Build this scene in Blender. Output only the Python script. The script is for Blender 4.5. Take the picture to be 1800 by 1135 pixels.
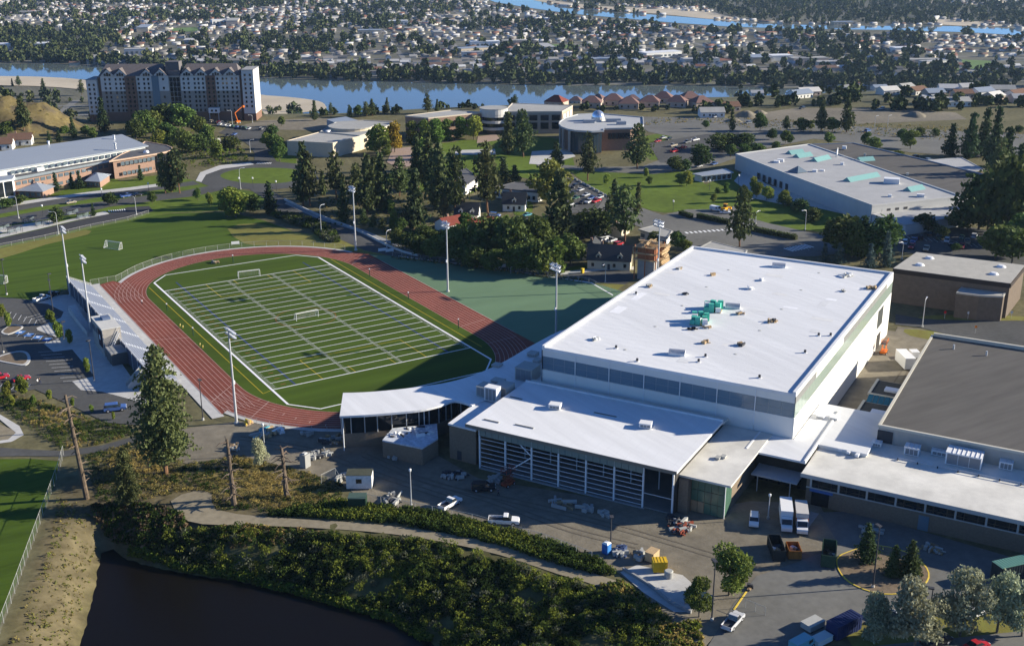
import bpy, math, random
import numpy as np
from math import sin, cos, pi, radians, sqrt, atan2, hypot
from mathutils import Vector
for _o in list(bpy.data.objects): bpy.data.objects.remove(_o)
S = bpy.context.scene
COL = S.collection
# ------------------------------------------------------------------ camera
CX, CY, CZ = -120.51, -315.78, 112.97
YAW, PITCH, ROLL, FPX = 0.553383, 0.332859, -0.002831, 2001.75      # FPX in pixels of an 1800 px wide frame
cd = bpy.data.cameras.new('camera'); cam = bpy.data.objects.new('camera', cd); COL.objects.link(cam)
cd.sensor_width = 36.0; cd.lens = 36.0 * FPX / 1800.0; cd.clip_start = 1.0; cd.clip_end = 60000
cam.location = (CX, CY, CZ); cam.rotation_mode = 'XYZ'
from mathutils import Matrix
_f = Vector((sin(YAW)*cos(PITCH), cos(YAW)*cos(PITCH), -sin(PITCH)))
_r0 = Vector((cos(YAW), -sin(YAW), 0)); _u0 = _r0.cross(_f)
_r = _r0*cos(ROLL) + _u0*sin(ROLL); _u = _u0*cos(ROLL) - _r0*sin(ROLL)
_m = Matrix((( _r.x, _u.x, -_f.x), (_r.y, _u.y, -_f.y), (_r.z, _u.z, -_f.z)))
cam.rotation_euler = _m.to_euler('XYZ')
S.camera = cam
S.render.resolution_x = 1024; S.render.resolution_y = 645
# ------------------------------------------------------------------ sun and sky
SUN_EL = radians(18.3); SUN_DIR = Vector((0.9106*cos(SUN_EL), -0.4133*cos(SUN_EL), sin(SUN_EL)))   # towards the sun
sl = bpy.data.lights.new('sun', 'SUN'); so = bpy.data.objects.new('sun', sl); COL.objects.link(so)
sl.energy = 5.0; sl.angle = radians(0.5); sl.color = (1.0, 0.915, 0.76)
so.rotation_euler = SUN_DIR.to_track_quat('Z', 'Y').to_euler(); so.location = (300, -300, 300)
W = bpy.data.worlds.new('World'); S.world = W; W.use_nodes = True
_n = W.node_tree.nodes; _l = W.node_tree.links
sky = _n.new('ShaderNodeTexSky'); sky.sky_type = 'NISHITA'; sky.sun_disc = False
sky.sun_elevation = SUN_EL; sky.sun_rotation = atan2(SUN_DIR.x, SUN_DIR.y)
sky.altitude = 1200; sky.air_density = 0.8; sky.dust_density = 0.15; sky.ozone_density = 3.0
_tint = _n.new('ShaderNodeVectorMath'); _tint.operation = 'MULTIPLY'; _tint.inputs[1].default_value = (.56, .80, 1.12)     # the camera's white balance: clear blue sky light
_l.new(sky.outputs['Color'], _tint.inputs[0]); _l.new(_tint.outputs['Vector'], _n['Background'].inputs['Color']); _n['Background'].inputs['Strength'].default_value = 0.075
S.view_settings.view_transform = 'Standard'; S.view_settings.look = 'None'
S.view_settings.exposure = 1.05; S.view_settings.gamma = 1.0
S.render.engine = 'CYCLES'
S.cycles.max_bounces = 6; S.cycles.diffuse_bounces = 3; S.cycles.glossy_bounces = 3; S.cycles.transparent_max_bounces = 12

# ------------------------------------------------------------------ helpers
rnd = random.Random(7); NR = np.random.default_rng(11)
def ray(px, py):
    return _f + _r*((px-900)/FPX) + _u*((567.5-py)/FPX)
def G(px, py, z=0.0):
    d = ray(px, py); t = (z-CZ)/d.z
    return Vector((CX+d.x*t, CY+d.y*t, z))
def proj(x, y, z):
    d = Vector((x-CX, y-CY, z-CZ)); k = FPX/d.dot(_f)
    return 900+d.dot(_r)*k, 567.5-d.dot(_u)*k
def HT(px, py, ty, z=0.0):
    """height of an upright thing whose foot shows at (px,py) and whose top shows at row ty"""
    B = G(px, py, z); lo, hi = 0.0, 90.0
    for _ in range(40):
        m = (lo+hi)/2
        if proj(B.x, B.y, z+m)[1] > ty: lo = m
        else: hi = m
    return (lo+hi)/2
class MB:
    def __init__(s): s.v = []; s.f = []; s.m = []
    def add(s, vs, fs, mi=0):
        b = len(s.v); s.v += [tuple(p) for p in vs]
        for q in fs: s.f.append(tuple(b+i for i in q)); s.m.append(mi)
        return s
    def box(s, x0, y0, z0, x1, y1, z1, mi=0):
        x0, x1 = min(x0, x1), max(x0, x1); y0, y1 = min(y0, y1), max(y0, y1); z0, z1 = min(z0, z1), max(z0, z1)
        return s.add([(x0,y0,z0),(x1,y0,z0),(x1,y1,z0),(x0,y1,z0),(x0,y0,z1),(x1,y0,z1),(x1,y1,z1),(x0,y1,z1)],
            [(0,3,2,1),(4,5,6,7),(0,1,5,4),(1,2,6,5),(2,3,7,6),(3,0,4,7)], mi)
    def obox(s, cx, cy, z0, lx, ly, lz, rz=0, mi=0):
        c, n = cos(rz), sin(rz); P = []
        for z in (z0, z0+lz):
            for a, b in ((-1,-1),(1,-1),(1,1),(-1,1)):
                x, y = a*lx/2, b*ly/2; P.append((cx+x*c-y*n, cy+x*n+y*c, z))
        return s.add(P, [(0,3,2,1),(4,5,6,7),(0,1,5,4),(1,2,6,5),(2,3,7,6),(3,0,4,7)], mi)
    def prism(s, pts, z0, z1, mi=0, top=None):
        n = len(pts); a = sum(pts[i][0]*pts[(i+1)%n][1]-pts[(i+1)%n][0]*pts[i][1] for i in range(n))
        if a < 0: pts = pts[::-1]
        V = [(p[0], p[1], z0) for p in pts]+[(p[0], p[1], z1) for p in pts]
        s.add(V, [(i, (i+1)%n, n+(i+1)%n, n+i) for i in range(n)]+[tuple(range(n))[::-1]], mi)
        b = len(s.v); s.v += [(p[0], p[1], z1) for p in pts]; s.f.append(tuple(b+i for i in range(n))); s.m.append(mi if top is None else top)
        return s
    def tube(s, p0, p1, r0, r1=None, n=8, mi=0):
        r1 = r0 if r1 is None else r1; p0 = Vector(p0); p1 = Vector(p1); d = (p1-p0)
        if d.length < 1e-6: return s
        d.normalize(); a = d.cross(Vector((0,0,1)) if abs(d.z) < .9 else Vector((1,0,0))).normalized(); b = d.cross(a)
        V = [p0+(a*cos(2*pi*i/n)+b*sin(2*pi*i/n))*r0 for i in range(n)]+[p1+(a*cos(2*pi*i/n)+b*sin(2*pi*i/n))*r1 for i in range(n)]
        return s.add(V, [(i, n+i, n+(i+1)%n, (i+1)%n) for i in range(n)]+[tuple(range(n)), tuple(range(2*n-1, n-1, -1))], mi)
    def path(s, pts, r, n=6, mi=0):
        for a, b in zip(pts[:-1], pts[1:]): s.tube(a, b, r, r, n, mi)
        return s
    def mesh(s, name, mats, smooth=False):
        me = bpy.data.meshes.new(name); me.from_pydata(s.v, [], s.f)
        for m in (mats if isinstance(mats, (list, tuple)) else [mats]): me.materials.append(m)
        if any(s.m): me.polygons.foreach_set('material_index', s.m)
        if smooth: me.polygons.foreach_set('use_smooth', [True]*len(s.f))
        me.update(); return me
    def build(s, name, mats, parent=None, smooth=False):
        return link(name, s.mesh(name, mats, smooth), parent)
def link(name, me, parent=None, loc=None, rz=None, sc=None):
    o = bpy.data.objects.new(name, me); COL.objects.link(o)
    if parent is not None: o.parent = parent
    if loc is not None: o.location = loc
    if rz is not None: o.rotation_euler = (0, 0, rz)
    if sc is not None: o.scale = sc
    return o
def tag(o, label, cat, group=None):
    o['label'] = label; o['category'] = cat
    if group: o['group'] = group
    return o
def thing(name, label, cat, loc=(0,0,0), rz=0.0, group=None, sc=None):
    o = bpy.data.objects.new(name, None); COL.objects.link(o); o.location = loc; o.rotation_euler = (0,0,rz)
    if sc is not None: o.scale = sc
    o.empty_display_size = 0.5
    return tag(o, label, cat, group)
def struct(o, label=None):
    o['kind'] = 'structure'
    return o
def dup(root, loc, rz=0.0, label=None, group=None, sc=None, parent=None):
    r = root.copy(); COL.objects.link(r); r.location = loc; r.rotation_euler = (0,0,rz)
    if sc is not None: r.scale = sc
    if label: r['label'] = label
    if group: r['group'] = group
    for ch in list(root.children):
        c = ch.copy(); COL.objects.link(c); c.parent = r
        for g2 in list(ch.children):
            d = g2.copy(); COL.objects.link(d); d.parent = c
    return r
def nth(i): return '%d%s' % (i, 'th' if 10 <= i % 100 <= 20 else {1:'st',2:'nd',3:'rd'}.get(i % 10, 'th'))
def ordinal(i):
    return ['first','second','third','fourth','fifth','sixth','seventh','eighth','ninth','tenth','eleventh','twelfth','thirteenth','fourteenth','fifteenth','sixteenth','seventeenth','eighteenth','nineteenth','twentieth','twenty-first','twenty-second','twenty-third','twenty-fourth','twenty-fifth','twenty-sixth','twenty-seventh','twenty-eighth','twenty-ninth','thirtieth'][i]
def smoothpoly(p, k=4, closed=True):
    n = len(p); out = []
    for i in range(n if closed else n-1):
        P = [p[(i+j-1) % n] if closed else p[min(max(i+j-1, 0), n-1)] for j in range(4)]
        for q in range(k):
            t = q/k; r = []
            for a in range(2):
                p0, p1, p2, p3 = (P[j][a] for j in range(4))
                r.append(.5*(2*p1+(p2-p0)*t+(2*p0-5*p1+4*p2-p3)*t*t+(3*p1-p0-3*p2+p3)*t**3))
            out.append(tuple(r))
    if not closed: out.append(tuple(p[-1]))
    return out
def inpoly(x, y, poly):
    """vectorised point in polygon"""
    x = np.asarray(x, float); y = np.asarray(y, float); c = np.zeros(x.shape, bool); n = len(poly)
    for i in range(n):
        x0, y0 = poly[i][:2]; x1, y1 = poly[(i+1) % n][:2]
        if y0 == y1: continue
        k = ((y0 > y) != (y1 > y)) & (x < (x1-x0)*(y-y0)/(y1-y0)+x0); c ^= k
    return c
def pdist(x, y, poly, closed=True):
    d = np.full(np.shape(x), 1e9); n = len(poly)
    for i in range(n if closed else n-1):
        ax, ay = poly[i][:2]; bx, by = poly[(i+1) % n][:2]; vx, vy = bx-ax, by-ay; L = vx*vx+vy*vy+1e-9
        t = np.clip(((x-ax)*vx+(y-ay)*vy)/L, 0, 1); d = np.minimum(d, np.hypot(x-ax-t*vx, y-ay-t*vy))
    return d
# ------------------------------------------------------------------ materials
MATS = {}
def mat(name, col, rough=.85, var=.12, scale=.35, bump=0.0, bscale=8.0, metal=0.0, spec=.12, col2=None, stretch=None, emit=None, big=0.0):
    """Principled with world-space noise mottling: fine (scale per metre) and an optional broad mottling"""
    if name in MATS: return MATS[name]
    m = bpy.data.materials.new(name); m.use_nodes = True; N = m.node_tree.nodes; L = m.node_tree.links; P = N['Principled BSDF']
    P.inputs['Roughness'].default_value = rough; P.inputs['Metallic'].default_value = metal; P.inputs['Specular IOR Level'].default_value = spec
    geo = N.new('ShaderNodeNewGeometry'); vec = geo.outputs['Position']
    if stretch:
        mp = N.new('ShaderNodeMapping'); L.new(vec, mp.inputs['Vector']); mp.inputs['Rotation'].default_value = (0,0,stretch[0]); mp.inputs['Scale'].default_value = (stretch[1], stretch[2], 1); vec = mp.outputs['Vector']
    if var > 0 or col2:
        no = N.new('ShaderNodeTexNoise'); no.inputs['Scale'].default_value = scale; no.inputs['Detail'].default_value = 6; no.inputs['Roughness'].default_value = .65; L.new(vec, no.inputs['Vector'])
        cr = N.new('ShaderNodeValToRGB'); cr.color_ramp.elements[0].position = .3; cr.color_ramp.elements[1].position = .7
        a = [max(0, c*(1-var)) for c in col]; b = [min(1, c*(1+var)) for c in (col2 or col)]
        cr.color_ramp.elements[0].color = (*a, 1); cr.color_ramp.elements[1].color = (*b, 1)
        L.new(no.outputs['Fac'], cr.inputs['Fac']); out = cr.outputs['Color']
        if big:
            n2 = N.new('ShaderNodeTexNoise'); n2.inputs['Scale'].default_value = scale*.08; n2.inputs['Detail'].default_value = 4; L.new(vec, n2.inputs['Vector'])
            mr = N.new('ShaderNodeMapRange'); mr.inputs['From Min'].default_value = .3; mr.inputs['From Max'].default_value = .7; mr.inputs['To Min'].default_value = 1-big; mr.inputs['To Max'].default_value = 1+big; L.new(n2.outputs['Fac'], mr.inputs['Value'])
            mx = N.new('ShaderNodeVectorMath'); mx.operation = 'SCALE'; L.new(out, mx.inputs[0]); L.new(mr.outputs['Result'], mx.inputs['Scale']); out = mx.outputs['Vector']
        L.new(out, P.inputs['Base Color'])
    else: P.inputs['Base Color'].default_value = (*col, 1)
    if bump:
        nb = N.new('ShaderNodeTexNoise'); nb.inputs['Scale'].default_value = bscale; nb.inputs['Detail'].default_value = 4; L.new(geo.outputs['Position'], nb.inputs['Vector'])
        bp = N.new('ShaderNodeBump'); bp.inputs['Strength'].default_value = bump; bp.inputs['Distance'].default_value = .1; L.new(nb.outputs['Fac'], bp.inputs['Height']); L.new(bp.outputs['Normal'], P.inputs['Normal'])
    if emit: P.inputs['Emission Color'].default_value = (*emit, 1); P.inputs['Emission Strength'].default_value = 1
    MATS[name] = m; return m
def attr_mat(name, rough=.9, scale=.5, var=.25, trans=0.0):
    """base colour from the mesh's own colour attribute, mottled"""
    m = bpy.data.materials.new(name); m.use_nodes = True; N = m.node_tree.nodes; L = m.node_tree.links; P = N['Principled BSDF']
    P.inputs['Roughness'].default_value = rough; P.inputs['Specular IOR Level'].default_value = .06
    at = N.new('ShaderNodeAttribute'); at.attribute_name = 'cover'
    geo = N.new('ShaderNodeNewGeometry'); no = N.new('ShaderNodeTexNoise'); no.inputs['Scale'].default_value = scale; no.inputs['Detail'].default_value = 8; no.inputs['Roughness'].default_value = .7; L.new(geo.outputs['Position'], no.inputs['Vector'])
    mr = N.new('ShaderNodeMapRange'); mr.inputs['From Min'].default_value = .3; mr.inputs['From Max'].default_value = .7; mr.inputs['To Min'].default_value = 1-var; mr.inputs['To Max'].default_value = 1+var; L.new(no.outputs['Fac'], mr.inputs['Value'])
    mx = N.new('ShaderNodeVectorMath'); mx.operation = 'SCALE'; L.new(at.outputs['Color'], mx.inputs[0]); L.new(mr.outputs['Result'], mx.inputs['Scale']); L.new(mx.outputs['Vector'], P.inputs['Base Color'])
    if trans:
        P.inputs['Transmission Weight'].default_value = 0
    return m
def leaf_mat(name, col, hue=.03, val=.25, rough=.75):
    """foliage: colour varies from tree to tree (object random) and from leaf to leaf (noise)"""
    if name in MATS: return MATS[name]
    m = bpy.data.materials.new(name); m.use_nodes = True; N = m.node_tree.nodes; L = m.node_tree.links; P = N['Principled BSDF']
    P.inputs['Roughness'].default_value = rough; P.inputs['Specular IOR Level'].default_value = .15
    oi = N.new('ShaderNodeObjectInfo'); geo = N.new('ShaderNodeNewGeometry')
    no = N.new('ShaderNodeTexNoise'); no.inputs['Scale'].default_value = .8; no.inputs['Detail'].default_value = 3; L.new(geo.outputs['Position'], no.inputs['Vector'])
    hs = N.new('ShaderNodeHueSaturation'); hs.inputs['Color'].default_value = (*col, 1)
    h = N.new('ShaderNodeMapRange'); h.inputs['To Min'].default_value = .5-hue; h.inputs['To Max'].default_value = .5+hue; h.inputs['From Min'].default_value = 0; L.new(oi.outputs['Random'], h.inputs['Value']); L.new(h.outputs['Result'], hs.inputs['Hue'])
    v = N.new('ShaderNodeMapRange'); v.inputs['From Min'].default_value = .3; v.inputs['From Max'].default_value = .7; v.inputs['To Min'].default_value = 1-val; v.inputs['To Max'].default_value = 1+val; L.new(no.outputs['Fac'], v.inputs['Value']); ov = N.new('ShaderNodeMath'); ov.operation = 'MULTIPLY_ADD'; ov.inputs[1].default_value = 37.0; ov.inputs[2].default_value = .31; L.new(oi.outputs['Random'], ov.inputs[0]); fr_ = N.new('ShaderNodeMath'); fr_.operation = 'FRACT'; L.new(ov.outputs['Value'], fr_.inputs[0]); om = N.new('ShaderNodeMapRange'); om.inputs['To Min'].default_value = .75; om.inputs['To Max'].default_value = 1.4; L.new(fr_.outputs['Value'], om.inputs['Value']); pm2 = N.new('ShaderNodeMath'); pm2.operation = 'MULTIPLY'; L.new(v.outputs['Result'], pm2.inputs[0]); L.new(om.outputs['Result'], pm2.inputs[1]); L.new(pm2.outputs['Value'], hs.inputs['Value'])
    L.new(hs.outputs['Color'], P.inputs['Base Color'])
    tr = N.new('ShaderNodeBsdfTranslucent'); L.new(hs.outputs['Color'], tr.inputs['Color']); ms = N.new('ShaderNodeMixShader'); ms.inputs['Fac'].default_value = .22
    L.new(P.outputs['BSDF'], ms.inputs[1]); L.new(tr.outputs['BSDF'], ms.inputs[2]); L.new(ms.outputs['Shader'], N['Material Output'].inputs['Surface'])
    MATS[name] = m; return m
def glass_mat(name, col, rough=.08, spec=.6):
    m = mat(name, col, rough, 0, spec=spec); return m
def mesh_mat(name, col, alpha):
    """chain-link netting: mostly see-through"""
    if name in MATS: return MATS[name]
    m = mat(name, col, .6, 0); N = m.node_tree.nodes; N['Principled BSDF'].inputs['Alpha'].default_value = alpha; return m
def setcol(me, cols, name='cover'):
    a = me.color_attributes.new(name, 'FLOAT_COLOR', 'POINT')
    a.data.foreach_set('color', np.concatenate([cols, np.ones((len(cols), 1))], 1).astype(np.float32).ravel())
def npmesh(name, V, F, mats, cols=None, smooth=False):
    me = bpy.data.meshes.new(name); nv, nf, k = len(V), len(F), F.shape[1]
    me.vertices.add(nv); me.vertices.foreach_set('co', V.astype(np.float32).ravel())
    me.loops.add(nf*k); me.loops.foreach_set('vertex_index', F.astype(np.int32).ravel())
    me.polygons.add(nf); me.polygons.foreach_set('loop_start', np.arange(0, nf*k, k, dtype=np.int32)); me.polygons.foreach_set('loop_total', np.full(nf, k, np.int32))
    for m in (mats if isinstance(mats, (list, tuple)) else [mats]): me.materials.append(m)
    if smooth: me.polygons.foreach_set('use_smooth', np.ones(nf, bool))
    me.update(calc_edges=True); me.validate()
    if cols is not None: setcol(me, cols)
    return me
MW = mat
white = mat('white_membrane', (.71,.71,.70), .6, .08, .16, stretch=(radians(29.5), 3.0, .25), big=.09)
white_b = mat('white_membrane_soiled', (.61,.59,.53), .75, .16, .18, big=.16)
panelw = mat('white_wall_panel', (.72,.71,.66), .6, .03, .2)
brick = mat('tan_brick', (.20,.158,.115), .9, .12, 2.0, bump=.2)
brickr = mat('red_brick', (.30,.195,.145), .9, .15, 2.0)
cream = mat('cream_stucco', (.55,.47,.35), .9, .06, .5)
conc = mat('concrete', (.50,.49,.46), .9, .12, .5, big=.08)
concd = mat('grey_concrete', (.30,.30,.29), .9, .12, .5)
asph = mat('asphalt', (.085,.085,.082), .92, .15, .7, big=.15)
asphl = mat('worn_asphalt', (.155,.152,.138), .92, .14, .5, big=.15)
asphd = mat('dark_asphalt', (.055,.055,.058), .9, .15, .7)
gravelroof = mat('gravel_roof', (.115,.108,.098), .95, .14, .35, stretch=(radians(29.5), .15, 1.2), big=.10)
greyroof = mat('grey_roof', (.36,.355,.33), .9, .10, .25, big=.08)
dirt = mat('dirt', (.195,.172,.130), .95, .22, .35, bump=.4, bscale=2.0, big=.18)
glassd = glass_mat('dark_glass', (.012,.016,.02), .06)
glassb = glass_mat('blue_glass', (.13,.20,.25), .12)
glassg = glass_mat('green_glass', (.28,.34,.29), .15)
steelw = mat('white_steel', (.75,.75,.74), .45, 0)
steel = mat('galvanised_steel', (.50,.51,.52), .45, 0, metal=.3)
black = mat('black_paint', (.015,.015,.017), .5, 0)
darkm = mat('dark_metal', (.06,.06,.065), .5, 0)
silver = mat('silver_metal', (.62,.63,.65), .35, 0, metal=.5)
paintw = mat('white_paint', (.80,.80,.78), .8, .05, 2)
painty = mat('yellow_paint', (.72,.52,.08), .8, .08, 2)
wood = mat('raw_timber', (.48,.34,.19), .85, .2, 3)
woodd = mat('weathered_wood', (.16,.12,.09), .9, .2, 3)
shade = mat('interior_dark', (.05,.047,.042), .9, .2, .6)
# ------------------------------------------------------------------ terrain
VAL = -60.0
_edge = [(-900,225,170),(-400,215,170),(0,205,170),(160,213,170),(300,206,170),(450,204,190),(600,203,200),(720,196,200),(850,190,210),(980,187,230),(1130,188,300),(1230,185,420),(1290,190,480),(1400,186,520),(1550,180,540),(1700,176,540),(1900,176,540),(2400,180,540)]
_EA = []; _ER = []; _ED = []
for a, b, c in _edge:
    p = G(a, b); _EA.append(atan2(p.x-CX, p.y-CY)); _ER.append(hypot(p.x-CX, p.y-CY)); _ED.append(c)
def sst(t): t = np.clip(t, 0, 1); return t*t*(3-2*t)
RIM = [tuple(G(*q).xy) for q in [(-60,1260),(40,1040),(130,880),(200,885),(330,905),(480,915),(600,922),(700,932),(800,948),(900,972),(1000,1003),(1075,1025),(1140,1075),(1180,1135),(1200,1260)]]
PZ = -5.5
SHORE = [tuple(G(a, b, PZ).xy) for a, b in smoothpoly([(105,1260),(140,1135),(165,1040),(182,962),(235,985),(330,1008),(430,1022),(520,1045),(620,1072),(700,1095),(770,1140),(840,1260)], 3, False)]
HILL = G(22, 226)
def hfun(x, y):
    x = np.asarray(x, float); y = np.asarray(y, float)
    az = np.arctan2(x-CX, y-CY); R = np.hypot(x-CX, y-CY)
    E = np.interp(az, _EA, _ER); D = np.interp(az, _EA, _ED)
    h = VAL*sst((R-E)/D)
    front = (y-CY)*cos(YAW)+(x-CX)*sin(YAW)
    h = np.where((np.abs(az-YAW) > 1.2) | (front < 0), np.where(R > 900, 0, 0), h)
    # grassy knoll behind the long grey-roofed building
    a = (x-HILL.x); b = (y-HILL.y); u = a*cos(YAW)-b*sin(YAW); w = a*sin(YAW)+b*cos(YAW)
    u2 = np.where(u < 0, u/150.0, u/42.0)
    k = np.clip(1-u2**2-(w/34.0)**2, 0, 1); kn = 17.5*k**1.15*(1+.10*np.sin(x*.21+1.3*np.sin(y*.17))+.07*np.sin(x*.5+y*.43))
    h = np.where(R < E+40, h+kn, h)
    # pond hollow
    inr = inpoly(x, y, RIM); ins = inpoly(x, y, SHORE)
    if inr.any():
        ds = pdist(x, y, SHORE); dr = pdist(x, y, RIM); t = ds/(ds+dr+1e-6)
        lump = (.55*np.sin(x*.35+2*np.sin(y*.23))*np.sin(y*.31)+.45*np.sin(x*.8+y*.5)*np.sin(y*.9-x*.3))*np.clip(t*(1-t)*4, 0, 1)
        bank = (PZ-.1)+(-PZ+.1)*np.sin(np.clip(t, 0, 1)*pi/2)**1.0+lump
        h = np.where(inr, np.where(ins, np.maximum(PZ-2.0, PZ-.1-ds*.35), bank), h)
    return h
def hz(x, y): return float(hfun(np.array([x]), np.array([y]))[0])
_zs = np.linspace(34, -64, 500)
def P(px, py):
    """where the sight line through a pixel meets the ground"""
    d = ray(px, py); t = (_zs-CZ)/d.z; X = CX+d.x*t; Y = CY+d.y*t; hh = hfun(X, Y); k = np.nonzero(hh >= _zs)[0]
    if len(k) == 0: return G(px, py, VAL)
    i = k[0]
    if i == 0: return Vector((X[0], Y[0], hh[0]))
    a = (hh-_zs)[i-1]; b = (hh-_zs)[i]; f = -a/(b-a); z = _zs[i-1]+(_zs[i]-_zs[i-1])*f
    return G(px, py, float(z))
def axis(lo, hi, fine, near, far):
    a = list(np.arange(lo, hi+.1, fine)); s = fine
    while a[-1] < far: s *= 1.12; a.append(a[-1]+s)
    s = fine
    while a[0] > -near: s *= 1.12; a.insert(0, a[0]-s)
    return np.array(a)
xs = axis(-150, 130, 2.5, 16000, 16000); ys = axis(-240, -60, 2.5, 9000, 16000)
ys = np.concatenate([ys[ys <= -60], np.arange(-54, 520, 7.0)]); _s = 7.0
_t = list(ys)
while _t[-1] < 16000: _s *= 1.07; _t.append(_t[-1]+_s)
ys = np.array(_t)
X, Y = np.meshgrid(xs, ys); HH = hfun(X, Y); V = np.stack([X.ravel(), Y.ravel(), HH.ravel()], 1)
nx, ny = len(xs), len(ys); idx = np.arange(nx*ny).reshape(ny, nx)
F = np.stack([idx[:-1,:-1].ravel(), idx[:-1,1:].ravel(), idx[1:,1:].ravel(), idx[1:,:-1].ravel()], 1)
C = np.tile(np.array([.165,.150,.080]), (len(V), 1))
az = np.arctan2(V[:,0]-CX, V[:,1]-CY); R = np.hypot(V[:,0]-CX, V[:,1]-CY); E = np.interp(az, _EA, _ER)
C[R > E-5] = (.15,.145,.085); C[V[:,2] < -45] = (.17,.165,.125)
hk = (V[:,2] > .5); C[hk] = (.19,.15,.065)
rock = hk & (np.sin(V[:,0]*.35)*np.sin(V[:,1]*.29+1) > .35); C[rock] = (.11,.09,.06)
inr = inpoly(V[:,0], V[:,1], RIM); C[inr] = (.13,.125,.055)
left = inr & (V[:,0] < -84); C[left] = (.115,.100,.050)
# bare bank between path, snags and pond, and golden grass
bare = inpoly(V[:,0], V[:,1], [tuple(G(*q, 0).xy) for q in [(60,1000),(110,850),(240,800),(420,850),(520,900),(480,925),(330,930),(250,960),(160,960),(100,1135),(30,1135)]]) & ~inpoly(V[:,0], V[:,1], SHORE)
C[bare] = (.15,.125,.07)
gold = inpoly(V[:,0], V[:,1], [tuple(G(*q, 0).xy) for q in [(330,830),(420,820),(560,835),(610,880),(520,895),(400,880)]]); C[gold] = (.27,.21,.08)
C = C*.82*(1+.10*NR.standard_normal((len(C), 1)))
gm = attr_mat('ground_cover', .95, .45, .35)
ground = struct(link('ground', npmesh('ground', V, F, gm, np.clip(C, .01, 1))))
# ------------------------------------------------------------------ pond and rivers
_sk = [0]
def sheet(name, pts, z, m, sm=0, raw=False):
    _sk[0] += 1
    if z > -1: z += .08 if raw else _sk[0]*.0007
    if sm: pts = smoothpoly(pts, sm)
    W2 = pts if raw else [tuple(G(a, b, z).xy) for a, b in pts]
    n = len(W2); ar = sum(W2[i][0]*W2[(i+1)%n][1]-W2[(i+1)%n][0]*W2[i][1] for i in range(n))
    if ar < 0: W2 = W2[::-1]
    mb = MB(); mb.add([(x, y, z) for x, y in W2], [tuple(range(n))]); return struct(mb.build(name, m))
def water_mat(name, col, rough, bs, bd):
    m = mat(name, col, rough, 0, spec=.12 if name[0] == 'p' else .32); N = m.node_tree.nodes; L = m.node_tree.links
    geo = N.new('ShaderNodeNewGeometry'); nb = N.new('ShaderNodeTexNoise'); nb.inputs['Scale'].default_value = bs; nb.inputs['Detail'].default_value = 3; L.new(geo.outputs['Position'], nb.inputs['Vector'])
    bp = N.new('ShaderNodeBump'); bp.inputs['Strength'].default_value = bd; bp.inputs['Distance'].default_value = .05; L.new(nb.outputs['Fac'], bp.inputs['Height']); L.new(bp.outputs['Normal'], N['Principled BSDF'].inputs['Normal']); return m
sheet('pond_water', [(p[0], p[1]) for p in SHORE], PZ, water_mat('pond_water', (.006,.0045,.003), .3, 1.2, .2), raw=True)
river = water_mat('river_water', (.115,.145,.145), .06, .05, .03)
RIV1 = [(-900,108),(-300,110),(0,112),(100,112),(170,116),(300,128),(447,137),(600,142),(800,147),(1000,151),(1200,151),(1290,153),(1450,158),(1900,165),(1900,178),(1400,185),(1290,182),(1200,200),(900,215),(600,215),(560,206),(500,196),(447,190),(300,170),(150,140),(0,136),(-300,136),(-900,140)]
RIV2 = [(840,-8),(936,-8),(960,6),(1000,15),(1060,21),(1130,25),(1200,30),(1280,37),(1370,43),(1500,46),(1640,46),(1720,47),(1800,52),(1950,55),(1950,66),(1800,63),(1700,57),(1560,53),(1400,51),(1280,47),(1180,40),(1090,32),(1000,24),(930,14),(870,4)]
sheet('river', RIV1, VAL+.35, river); sheet('river', RIV2, VAL+.35, river)
sand = mat('river_sand', (.50,.43,.32), .95, .12, .02, big=.1)
for q in ([(-300,134),(0,134),(90,136),(152,141),(300,160),(300,182),(150,158),(0,150),(-300,150)],
          [(430,167),(470,168),(520,172),(560,178),(572,186),(560,194),(430,205)],
          [(930,-2),(980,2),(1040,10),(1100,13),(1165,13),(1230,15),(1262,24),(1290,31),(1330,36),(1300,38),(1240,33),(1160,25),(1080,19),(1000,12),(955,4)],
          [(1630,34),(1690,36),(1745,41),(1765,46),(1700,46),(1640,42)], [(776,-6),(838,-6),(850,0),(845,4),(800,3),(780,0)],
          [(1560,-12),(1900,-14),(1900,16),(1760,10),(1620,4)]):
    sheet('sandbar', q, VAL+.55, sand, 3)
# fields and big lots in the town
tgreen = mat('town_lawn', (.12,.19,.06), .95, .15, .05); tlot = mat('town_gravel_lot', (.34,.31,.26), .95, .2, .03)
for q in ([(300,50),(345,48),(350,55),(305,57)], [(1690,105),(1740,107),(1755,116),(1715,124),(1685,112)], [(970,78),(1020,80),(1015,86),(965,84)], [(1640,105),(1665,104),(1690,124),(1665,126)]):
    sheet('playing_field', q, VAL+.25, tgreen)
for q in ([(0,20),(90,10),(110,24),(30,44),(0,48)], [(600,32),(720,30),(735,40),(640,50),(600,44)], [(1100,96),(1180,92),(1190,98),(1110,103)], [(1400,104),(1500,100),(1560,108),(1450,115)], [(-50,85),(90,80),(100,90),(-50,98)]):
    sheet('gravel_lot', q, VAL+.2, tlot)
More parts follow.
